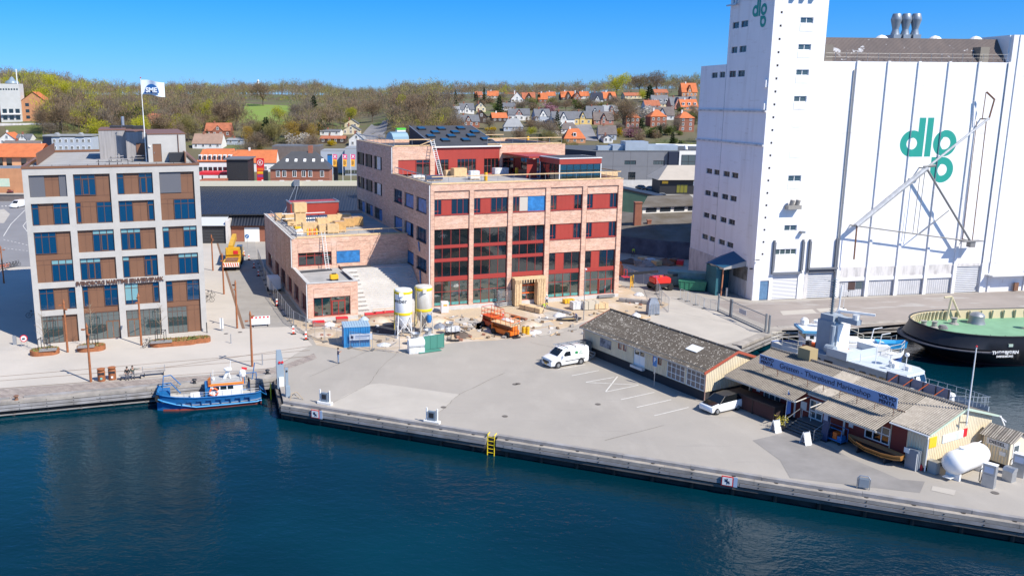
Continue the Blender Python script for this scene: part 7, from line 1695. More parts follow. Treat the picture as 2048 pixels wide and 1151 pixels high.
for px,py,lb in((203.5,761,'left round rusty litter bin on the quay paving'),(225,758,'right round rusty litter bin on the quay paving')):
 T=thing('litter_bin',lb,'bin',G(px,py),.3);MB().lathe([(.36,0),(.38,.05),(.38,1.05),(.36,1.1)],(0,0,0),16).build('body',CORTEN,T,True);MB().lathe([(.4,1.22),(.4,1.3),(.1,1.34)],(0,0,0),16).build('lid',CORTEN,T,True);MB().box(-.3,.3,-.395,-.3,.75,.95).build('slot',DARK,T);MB().box(-.1,.1,-.4,-.36,.25,.45).build('sticker',mat('sticker_teal',(.2,.5,.45),.6)if px<210 else WHITE,T)
 for k in range(3):MB().tube((.3*math.cos(k*2.1),.3*math.sin(k*2.1),1.1),(.3*math.cos(k*2.1),.3*math.sin(k*2.1),1.22),.03).build('bracket',DARK,T)
def bench(px,py,label,back=True):
 T=thing('bench',label,'bench',G(px,py),LYAW-.02);b=MB()
 for k in range(4):b.box(-1.15,1.15,-.3+k*.15,-.18+k*.15,.43,.48)
 b.build('seat',WOODGREY,T)
 for x in(-.95,.95):MB().box(x-.04,x+.04,-.3,.3,0,.43).build('leg',DARK,T)
 if back:MB().tube((-1.1,.3,.5),(-1.1,.3,.95),.03).tube((1.1,.3,.5),(1.1,.3,.95),.03).tube((-1.1,.3,.85),(1.1,.3,.85),.02).build('backrest',STEEL,T)
bench(262,757,'dark bench with two people on the quay',False);bench(308,750,'empty bench with thin rail on the quay')
def bicycle(px,py,rz,m_,label,lean=.12):
 T=thing('bicycle',label,'bicycle',G(px,py),rz,'bicycles near the office');T.rotation_euler=(lean,0,rz)
 for x in(-.5,.5):
  b=MB()
  for k in range(14):a0,a1=2*math.pi*k/14,2*math.pi*(k+1)/14;b.tube((x+.33*math.cos(a0),0,.34+.33*math.sin(a0)),(x+.33*math.cos(a1),0,.34+.33*math.sin(a1)),.025,0,5)
  for k in range(6):b.tube((x,0,.34),(x+.32*math.cos(k),0,.34+.32*math.sin(k)),.006,0,3)
  b.build('wheel',BLACK,T)
 MB().path([(-.5,0,.34),(-.15,0,.85),(.35,0,.82),(0,0,.3),(-.15,0,.85)],.022).path([(-.5,0,.34),(0,0,.3)],.02).path([(.35,0,.82),(.5,0,.34)],.022).build('frame',m_,T)
 MB().rbox((-.18,0,.95),(.26,.14,.06)).build('saddle',BLACK,T);MB().tube((.33,0,.82),(.3,0,1.05),.018).tube((.3,-.28,1.05),(.3,.28,1.05),.018).build('handlebar',DARK,T)
bicycle(295,693,1.1,DARK,'black bicycle leaning by the long planter');bicycle(417,604,.4,DARK,'front black bicycle at the right side of the office');bicycle(419,594,.5,DARK,'rear black bicycle at the right side of the office');bicycle(66,634,.5,DARK,'dark bicycle in the shadow of the office')
for k in range(7):bicycle(-2+k*6,540-k*1.2,1.2,ORANGE if k<4 else DARK,('orange bicycle in the row by the left road' if k<4 else 'dark bicycle in the row by the left road'))
def post(px,py,h,m_,label,name='bollard',cat='bollard',r=.06,cap=None):
 T=thing(name,label,cat,G(px,py));MB().tube((0,0,0),(0,0,h),r,0,8).build('post',m_,T);MB().lathe([(r*1.8,0),(r*1.8,.04)],(0,0,0),8).build('base_plate',m_,T)
 if cap:MB().box(-.22,.22,-.05,.05,h-1.3,h).build('panel',cap,T)
 return T
post(444,661,1.6,STEEL,'white information pillar beside the rusty edge strip','info_pillar','pillar',.08,WHITE);post(462,686,1.1,STEEL,'steel bollard on the pale paving right of the planters');post(525,729,1.2,STEEL,'steel bollard beside the quay lamp');post(30,689,1.1,STEEL,'pale bollard at the left edge of the office shadow',cap=STEEL);post(414,665,1.3,DARK,'thin dark post at the right office corner')
T=thing('no_parking_sign','round red and white sign on low posts left of the office','sign',G(49,693),.2);MB().tube((-.3,0,0),(-.3,0,1.0),.03).tube((.3,0,0),(.3,0,1.0),.03).build('post',STEEL,T);Mx=Matrix.Rotation(math.pi/2,4,'X');MB().lathe([(.42,-.02),(.42,.02)],(0,0,1.0),20,0,Mx).build('red_ring',SIGNRED,T);MB().lathe([(.31,-.04),(.31,-.021)],(0,-.06,1.0),20,0,Mx).build('white_disc',WHITE,T);MB().box(-.16,.16,-.11,-.105,.92,1.08).build('symbol',DARK,T)
for k,(px,py)in enumerate(((33,800),(389,767),(535,748))):
 T=thing('mooring_bollard',['rusty mooring bollard at the far left of the promenade quay','dark mooring bollard above the blue workboat','dark mooring bollard near the quay corner'][k],'bollard',G(px,py));MB().lathe([(.28,0),(.16,.1),(.14,.35),(.26,.42),(.2,.5)],(0,0,0),12).build('post',M_RUST if k==0 else DARK,T,True);MB().lathe([(.36,0),(.36,.05)],(0,0,0),12).build('base_plate',DARK,T)
M_PB=mat('pale_blue_steel',(.3,.37,.43),.5,.2)
T=thing('boat_hoist_pylon','tall pale blue steel pylon at the corner of the square','pylon',G(562,775),.3);MB().loft([[(-.35,-.25,0),(.35,-.25,0),(.35,.25,0),(-.35,.25,0)],[(-.4,-.2,2.6),(.3,-.2,2.6),(.3,.2,2.6),(-.4,.2,2.6)],[(-.35,-.12,3.9),(.1,-.12,3.9),(.1,.12,3.9),(-.35,.12,3.9)]]).build('column',M_PB,T);MB().box(-.2,.25,-.35,-.25,0,1.2).build('white_plate',WHITE,T);MB().tube((-.1,-.3,2.7),(-.1,-.2,2.7),.12,0,10).tube((.18,-.3,2.7),(.18,-.2,2.7),.12,0,10).build('roller',SIGNRED,T);MB().path([(.4,-.3,.1),(.5,-.3,.9),(.4,-.3,1.1)],.03).build('hose',DARK,T)
T=thing('control_pillar','pale blue control box with tall post on the quay corner','control box',G(576,797),.3);MB().box(-.22,.22,-.18,.18,0,1.3).build('box',M_PB,T,bevel=.03);MB().box(-.2,.08,-.1,.1,1.3,3.1).build('post',M_PB,T);MB().tube((-.06,-.14,2.8),(-.06,-.1,2.8),.1,0,10).build('eye',DARK,T)
T=thing('folded_trestle','folded rusty steel trestle lying beside the control box','trestle',G(590,801),.5);MB().path([(-.5,0,.05),(-.3,.2,.7),(.3,.3,.75),(.8,-.1,.05)],.045).path([(-.4,.5,.05),(.1,.6,.5),(.6,.5,.05)],.04).build('frame',mat('tan_steel',(.35,.28,.2),.7),T)
for px,py,lb in((650,808,'white framed shore power box left on the square quay'),(864,846,'white framed shore power box in the middle of the square quay')):
 T=thing('power_box',lb,'power box',G(px,py),math.atan2(dr.y,dr.x));MB().box(-.75,.75,-.22,.22,0,.28).build('concrete_base',WHITE,T,bevel=.03);MB().box(-.35,.35,-.12,.12,.28,1.15).build('cabinet',mat('cabinet_blue_grey',(.2,.25,.3),.5),T)
 for x in(-.5,.5):MB().tube((x,0,.28),(x,0,1.4),.08).build('guard_post',WHITE,T)
 MB().box(-.25,.2,-.135,-.12,.55,1.0).build('dark_panel',DARK,T)
for px,py,lb in((643,830,'no mooring sign on the fender near the quay corner'),(1460,962,'no mooring sign on the fender to the right')):
 x=rqx(px,py-15);P=Vector((QC.x,QC.y))+dr*x;T=thing('mooring_sign',lb,'sign',(P.x,P.y,-.62),math.atan2(dr.y,dr.x));MB().box(-.55,.3,-.62,-.55,-.05,.72).build('red_border',SIGNRED,T);MB().box(-.48,.23,-.635,-.62,.02,.65).build('white_face',WHITE,T);MB().rbox((-.12,-.645,.33),(.5,.01,.08),0,0,0,.7).box(-.3,.05,-.65,-.64,.3,.36).box(-.16,-.1,-.65,-.64,.12,.56).build('symbol',NAVY,T);MB().box(.32,.6,-.6,-.55,-.05,.72).build('side_plate',mat('plate_blue',(.35,.45,.6),.6),T)
p=G(1726,977);T=thing('hooped_box','small grey hooped service box on the right quay edge','service box',p,math.atan2(dr.y,dr.x));MB().box(-.36,.36,-.12,.12,.12,.85).build('box',mat('hoop_grey',(.22,.26,.3),.5),T,bevel=.05);MB().path([(-.42,0,0),(-.42,0,.8),(-.25,0,1.02),(.25,0,1.02),(.42,0,.8),(.42,0,0)],.04).build('hoop',STEEL,T)
# ================================================================ round the sheds
T=thing('parking_sign','blue parking sign on a thin post before the cream shed','sign',G(1308,772),R(SA));MB().tube((0,0,0),(0,0,2.9),.035).build('post',STEEL,T);MB().box(-.28,.28,-.06,-.04,2.1,3.05).build('plate',BLUE,T);text('letter','P',WHITE,.6,Matrix.Translation((0,-.065,2.72))@XZ,T,.01,bold=.01);MB().box(-.1,.1,-.05,-.04,1.3,1.6).build('small_plate',STEEL,T)
def Q4(a,b):return(1400+a/4.426,680+b/4.426)
T=thing('shop_steps','broad grey timber steps with handrails at the shop door','steps',F2@Vector((-9.3,0,0)),R(SA))
for k in range(6):MB().box(-1.5,1.5,-2.7+k*.32,-2.38+k*.32,.14*k+.08,.14*(k+1)).build('tread',mat('deck_grey_timber',(.12,.125,.13),.85),T)
MB().box(-1.5,1.5,-.8,-.01,.7,.85).build('landing',mat('deck_grey_timber'),T)
for s in(-1.52,1.5):MB().poly([(s,-2.8,0),(s,-.8,.8),(s,-.8,.4),(s,-2.2,0)]).build('stringer',mat('deck_grey_timber'),T)
for s in(-1.45,1.45):MB().path([(s,-2.6,0),(s,-2.6,1.0),(s,-.7,1.75),(s,-.7,.85)],.03).build('handrail',STEEL,T)
MB().path([(-1.4,-.6,.85),(-1.4,-.6,1.6),(-.5,-.6,1.6),(-.5,-.6,.85)],.025).build('rack',WHITE,T)
def aboard(px,py,rz,label):
 T=thing('sandwich_board',label,'sign board',G(px,py),rz);MB().rbox((0,-.2,.5),(.6,.03,1.05),0,0,-.28).build('front_board',mat('board_print',(.45,.5,.6),.6,col2=(.1,.14,.3),scale=3,detail=5,contrast=(.45,.5)),T);MB().rbox((0,.2,.5),(.6,.03,1.05),0,0,.28).build('rear_board',WHITE,T)
 MB().path([(-.32,-.36,0),(-.32,-.03,1.08),(-.32,.36,0)],.025).path([(.32,-.36,0),(.32,-.03,1.08),(.32,.36,0)],.025).build('frame',WHITE,T)
aboard(1551,862,R(200),'white sandwich board left of the shop steps');aboard(1611,887,R(200),'white sandwich board in front of the shop steps')
p=G(1563,858);T=thing('potted_shrub','yellow green potted shrub beside the shop steps','plant pot',p);MB().lathe([(.3,0),(.4,.5),(.34,.5)],(0,0,0),12).build('pot',DARK,T);b=MB();q=random.Random(3)
for k in range(160):v=Vector((q.gauss(0,.25),q.gauss(0,.25),.8+q.gauss(0,.2)));d=Vector((q.uniform(-1,1),q.uniform(-1,1),q.uniform(-1,1)))*.12;b.poly([v,v+d,v+d.orthogonal()*.8])
b.build('leaves',mat('shrub_yellow',(.3,.26,.03),.8),T)
T=thing('beach_flag','blue feather flag standing by the shop steps','flag',G(1569,848),R(SA));MB().tube((0,0,0),(.1,0,3.2),.03).build('pole',WHITE,T);MB().poly([(.02,.01,.9),(.5,.01,1.2),(.45,.01,2.6),(.1,.01,3.2)]).build('flag',mat('flag_blue_cloth',(.05,.14,.4),.7),T)
T=thing('promotion_board','tall dark blue leaning board at the right of the shop steps','board',G(1649,880),R(SA));MB().rbox((0,0,1.35),(.6,.08,2.7),0,0,-.08,.0).build('board',mat('board_navy',(.03,.05,.12),.5),T);MB().box(-.2,.2,-.12,-.1,1.8,2.3).build('print',mat('print_pale',(.35,.4,.5),.6),T);MB().box(-.35,.35,-.3,.3,0,.06).build('foot',DARK,T)
T=thing('goods_cage','blue goods trolley loaded with parcels at the shop front','trolley',G(1668,882),R(SA));MB().box(-.9,.9,-.4,.4,.25,.35).build('deck',BLUE,T);MB().path([(-.9,-.4,.2),(-.9,-.4,1.3),(.9,-.4,1.3),(.9,-.4,.2)],.03).path([(-.9,.4,.2),(-.9,.4,1.3),(.9,.4,1.3),(.9,.4,.2)],.03).build('frame',BLUE,T)
for x in(-.7,.7):MB().tube((x,-.4,.12),(x,.4,.12),.12).build('wheel',BLACK,T)
for k in range(4):MB().box(-.8+k*.42,-.45+k*.42,-.3,.3,.36,.7+.12*(k%3)).build('parcel',(TARP,M_NAVY,ORANGE,BLUE)[k],T)
T=thing('timber_counter','long dark timber counter under the left eaves of the shop','counter',F2@Vector((-15.0,-1.2,0)),R(SA));M_DT=mat('dark_brown_timber',(.05,.03,.025),.8);MB().box(-2.6,2.6,-.8,.6,1.35,1.5).build('roof',M_DT,T);MB().box(-2.5,2.5,-.65,-.6,.1,1.35).build('front',mat('counter_red',(.07,.025,.022),.8),T)
for x in(-2.5,0,2.4):MB().box(x,x+.1,-.7,.5,0,1.35).build('post',M_DT,T)
pA,pB_=G(1697,873,.85),G(1806,915,.85);cB=(pA+pB_)/2;T=thing('rowing_boat','long varnished wooden rowing boat on trestles before the shop','rowing boat',(cB.x,cB.y,0),math.atan2(pB_.y-pA.y,pB_.x-pA.x));LB_=(pB_-pA).length/2
st=[(-LB_,.05,1.1,.02,.7),(-LB_*.7,.45,.95,.25,.5),(-LB_*.2,.75,.85,.5,.42),(LB_*.4,.72,.85,.5,.42),(LB_*.8,.5,.92,.3,.5),(LB_*.97,.3,1.0,.15,.6)]
hull(MB(),st).build('hull',mat('varnished_wood',(.32,.15,.04),.4,var=.2,scale=2,stretch=(.3,3,3)),T,True);deck(MB(),st,.25,k=.9).build('inside',mat('boat_inside',(.03,.02,.015),.8),T)
b=MB();b.path([(x,-h,z)for x,h,z,*_ in st],.035).path([(x,h,z)for x,h,z,*_ in st],.035);b.build('gunwale',mat('varnished_wood'),T)
for x in(-LB_*.5,LB_*.5):MB().box(x-.05,x+.05,-.5,.5,0,.48).build('trestle',DARK,T)
p=G(1824,936);T=thing('electric_cabinet','grey electricity cabinet at the corner of the shop','cabinet',p,R(SA));MB().box(-.5,.5,-.25,.25,0,1.6).build('cabinet',mat('electric_grey',(.2,.23,.27),.5),T,bevel=.02);MB().box(-.62,-.2,-.3,-.25,1.2,1.6).build('meter_box',WHITE,T);MB().tube((.45,-.3,0),(.45,-.3,1.4),.03).build('conduit',WHITE,T)
p=G(1842,940);T=thing('fire_extinguisher_post','small red extinguisher at the shop drainpipe','extinguisher',p);MB().lathe([(.1,0),(.11,.4),(.05,.5)],(0,0,0),10).build('bottle',SIGNRED,T);MB().box(-.04,.04,-.02,.02,.5,.58).build('handle',DARK,T)
ta,tb=G(1898,960),G(1957,935);cT=(ta+tb)/2;dT=tb-ta;T=thing('gas_tank','big white horizontal gas tank beside the shop gable','gas tank',(cT.x,cT.y,0),math.atan2(dT.y,dT.x));MB().lathe([(.05,-2.35),(.45,-2.28),(.75,-2.05),(.88,-1.7),(.88,1.7),(.75,2.05),(.45,2.28),(.05,2.35)],(0,0,1.3),28,0,Matrix.Rotation(math.pi/2,4,'Y')).build('tank',mat('tank_white',(.8,.8,.79),.35),T,True)
for x in(-1.6,1.6):MB().box(x-.12,x+.12,-.5,.5,0,.7).build('saddle',WHITE,T)
MB().lathe([(.3,2.14),(.3,2.3),(.15,2.34)],(-.6,0,0),12).tube((.3,0,2.15),(2.0,0,2.25),.03).build('valve_box',WHITE,T);MB().box(-2.4,-1.4,-.2,.4,.22,.27).build('ladder_plate',WHITE,T)
DB=G(2014.5,938);DF=frame(DB,R(SA));T=thing('diesel_hut','small cream hut with DIESEL sign and corrugated roof','hut',DB,R(SA));MB().wall(-2.0,0,.3,2.15,[],.1).box(-2.0,0,2.3,2.4,.3,2.15).build('wall',M_CREAM,T)
g=MB()
for x0 in(-2.0,-.1):g.xprism([(.002,.3),(2.298,.3),(2.298,2.15),(1.15,2.75),(.002,2.15)],x0+.001,x0+.099)
g.build('gable',mat('hut_gable',(.66,.58,.45),.7),T);MB().box(-1.98,-.02,.03,2.27,0,.31).build('base',mat('shed_base'),T)
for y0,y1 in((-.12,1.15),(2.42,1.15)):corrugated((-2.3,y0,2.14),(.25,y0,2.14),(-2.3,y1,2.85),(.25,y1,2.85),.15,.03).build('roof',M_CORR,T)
b=MB().box(-1.75,-.15,-.05,-.005,1.55,2.05).build('sign_board',mat('sign_cream',(.66,.64,.6),.6),T);text('sign_lettering','DIESEL',DARK,.36,Matrix.Translation((-.95,-.06,1.8))@XZ,b,.01,sx=1.15,bold=.008)
MB().box(.0,.04,.4,1.2,.3,2.0).build('door',WHITE,T);MB().box(.04,.06,.5,1.1,1.1,1.8).build('pane',M_WIN,T);MB().box(-.7,-.25,-.05,-.005,.95,1.25).build('notice',WHITE,T)
for px,py,lb in((1976,972,'grey fuel pump nearest the gas tank'),(2036,951,'grey fuel pump at the right picture edge by the hut')):
 T=thing('fuel_pump',lb,'fuel pump',G(px,py),R(SA+12));MB().box(-.4,.4,-.25,.25,0,1.0).box(-.42,.42,-.27,.27,1.05,1.75).box(-.4,.4,-.2,.2,1.0,1.05).build('body',STEEL,T);MB().box(-.3,.3,-.28,-.271,1.15,1.6).build('display',mat('pump_display',(.55,.6,.7),.4),T);MB().box(-.44,.44,-.28,.28,1.75,1.8).build('cap',WHITE,T);MB().path([(-.4,-.1,1.4),(-.6,-.1,1.1),(-.6,-.1,.3),(-.5,-.1,.15),(-.42,-.1,.9)],.03).build('hose',BLACK,T)
p=G(2017,960);T=thing('litter_bin','grey hooded bin between the fuel pumps','bin',p,R(SA));MB().box(-.35,.35,-.3,.3,0,.8).build('body',STEEL,T);MB().xprism([(-.32,.8),(.32,.8),(.32,1.05),(-.1,1.05)],-.38,.38).build('hood',STEEL,T)
p=F2@Vector((.45,4.0,0));T=thing('flagpole','bare white flagpole on the gable of the marine shop','flagpole',(p.x,p.y,3.2));MB().tube((0,0,0),(0,0,6.3),.06,0,8,.04).build('pole',WHITE,T);MB().ball((0,0,6.35),.08).build('finial',SIGNRED,T);MB().box(-.5,.1,-.05,.05,.2,.25).build('bracket',DARK,T)
p=G(1186,700);T=thing('thin_mast','thin grey lamp mast beside the left end of the cream shed','mast',G(1167,640),0);MB().tube((0,0,0),(0,0,6.8),.06,0,6,.04).build('post',STEEL,T);MB().rbox((0,-.3,6.8),(.2,.6,.1)).build('lamp_head',WHITE,T)
p=G(1835,915);T=thing('utility_box','pale grey utility box beside the gas tank','utility box',G(1866,945),R(SA));MB().box(-.35,.35,-.25,.25,0,.95).build('box',mat('utility_grey',(.3,.32,.32),.6),T,bevel=.03);MB().box(-.37,.37,-.27,.27,.95,1.0).build('lid',STEEL,T)
# ================================================================ the town behind
M_TILE=mat('orange_tiles',(.56,.16,.055),.8,var=.15,scale=.5,detail=7);ribbed(M_TILE,'X',.35,.04)
M_TILE2=mat('weathered_red_tiles',(.36,.12,.06),.85,var=.2,scale=.5,detail=7)
M_SLATE=mat('slate_roof',(.13,.135,.15),.7,var=.15,scale=.5)
M_SLATE2=mat('brown_grey_roof',(.15,.125,.115),.85,var=.18,scale=.6)
M_ETG=mat('pale_grey_roof',(.28,.29,.3),.7,var=.12,scale=.4)
M_BK=mat('old_red_brick',(.28,.11,.07),.9,var=.12,scale=.8);M_BKO=mat('orange_brick',(.5,.24,.12),.9,var=.1,scale=.5)
M_RW=mat('white_render',(.7,.69,.66),.8,var=.05,scale=.6);M_RC=mat('cream_render',(.62,.53,.36),.8,var=.06,scale=.6);M_RY=mat('yellow_render',(.66,.47,.17),.8,var=.05,scale=.6);M_RG=mat('grey_blue_render',(.4,.44,.5),.8,var=.05,scale=.6)
M_DB=mat('dark_boards',(.06,.04,.032),.8,var=.2,scale=1);M_PINK=mat('rose_render',(.42,.2,.16),.85)
M_NBLUE=mat('dark_blue_cladding',(.012,.018,.04),.5);M_GCL=mat('grey_cladding',(.17,.175,.19),.6,var=.05,scale=.4)
HOUSES=[]
WPROTO={}
def win_mesh(w_,h_,frame_m):
 key=(w_,h_,frame_m.name)
 if key not in WPROTO:
  b=MB();b.box(-w_/2,w_/2,-.08,.02,0,h_,0);b.poly([(-w_/2+.14,-.085,.14),(-.05,-.085,.14),(-.05,-.085,h_-.14),(-w_/2+.14,-.085,h_-.14)],1);b.poly([(.05,-.085,.14),(w_/2-.14,-.085,.14),(w_/2-.14,-.085,h_-.14),(.05,-.085,h_-.14)],1)
  o=b.build('window',[frame_m,GLASSDARK]);WPROTO[key]=o.data;bpy.data.objects.remove(o)
 o=bpy.data.objects.new('window',WPROTO[key]);COL.objects.link(o);return o
def house(px,py,wpx,hw_px,hr_px,ori,wm,rm,label,rz=0.0,dep=8.5,nwin=None,storeys=None,chim=True,hip=0.0,gable=None,fm=None,group='houses on the hillside',name='house',cat='house',dorm=0):
 p=onhill(px,py)if py<352 else G(px,py);k=p.y/FPX
 W_,HW,HR=wpx*k,max(2.2,hw_px*k),hr_px*k
 T=thing(name,label,cat,(p.x,p.y,p.z),rz,group);HOUSES.append((px-wpx/2-2,px+wpx/2+2,p.y))
 b=MB();b.box(-W_/2,W_/2,0,dep,-2.5,HW)
 e=.3;r=MB()
 if ori=='x':
  hx=W_/2*hip
  if hip==0:
   for x in(-W_/2,W_/2):b.poly([(x,0,HW),(x,dep,HW),(x,dep/2,HW+HR)])
  r.poly([(-W_/2-e,-e,HW-.1),(W_/2+e,-e,HW-.1),(W_/2+e*.5-hx,dep/2,HW+HR),(-W_/2-e*.5+hx,dep/2,HW+HR)]).poly([(-W_/2-e,dep+e,HW-.1),(W_/2+e,dep+e,HW-.1),(W_/2+e*.5-hx,dep/2,HW+HR),(-W_/2-e*.5+hx,dep/2,HW+HR)])
  if hip:
   for s in(-1,1):r.poly([(s*(W_/2+e),-e,HW-.1),(s*(W_/2+e),dep+e,HW-.1),(s*(W_/2+e*.5-hx),dep/2,HW+HR)])
 else:
  b.poly([(-W_/2,0,HW),(W_/2,0,HW),(0,0,HW+HR)]).poly([(-W_/2,dep,HW),(W_/2,dep,HW),(0,dep,HW+HR)])
  for s in(-1,1):r.poly([(s*(W_/2+e),-e,HW-.2),(s*(W_/2+e),dep+e,HW-.2),(0,dep+e,HW+HR+.06),(0,-e,HW+HR+.06)])
 if gable:
  gw,gh,gm=gable;gw*=W_;gz=HW+gh*k
  b.box(-gw/2,gw/2,-.25,.2,-1,HW).poly([(-gw/2,-.25,HW),(gw/2,-.25,HW),(0,-.25,gz)],1 if gm else 0)
  for s in(-1,1):r.poly([(s*(gw/2+.2),-.5,HW-.1),(0,-.5,gz+.06),(0,dep/2,gz+.06),(s*(gw/2+.2),dep/2*.6,HW)])
 b.build('wall',[wm,(gable and gable[2])or wm],T);ro=r.build('roof',rm,T)
 if chim:MB().box(-W_*.18-.35,-W_*.18+.35,dep/2-.35,dep/2+.35,HW+HR*.6,HW+HR+.9).build('chimney',M_BK if rm is not M_TILE else M_RW,ro)
 st_=storeys or max(1,int(HW/2.6));n=nwin or max(2,int(W_/2.6));fm=fm or WHITE
 for s in range(st_):
  for q in range(n):
   o=win_mesh(1.1,1.4,fm);o.location=(-W_/2+W_*(q+.5)/n,-.02-(.25 if gable and abs(-W_/2+W_*(q+.5)/n)<gable[0]*W_/2 else 0),.8+s*HW/st_*.98);adopt(o,T)
 if(ori=='y' and HR>2.5)or gable:
  o=win_mesh(1.1,1.4,fm);o.location=(0,-.27 if gable else-.02,HW+.3);adopt(o,T)
 for q in range(dorm):
  x=-W_/2+W_*(q+.5)/dorm;zz=HW+HR*.25
  d=MB().box(x-.7,x+.7,dep*.08,dep*.4,zz-.4,zz+1.5).build('dormer',WHITE,ro);o=win_mesh(.9,1.2,DARK);o.location=(x,dep*.08,zz+.1);adopt(o,d)
 return T
ZA=lambda x,y:(780+x/5.389,140+y/5.389)
ZB=lambda x,y:(1100+x/6.06,140+y/6.06)
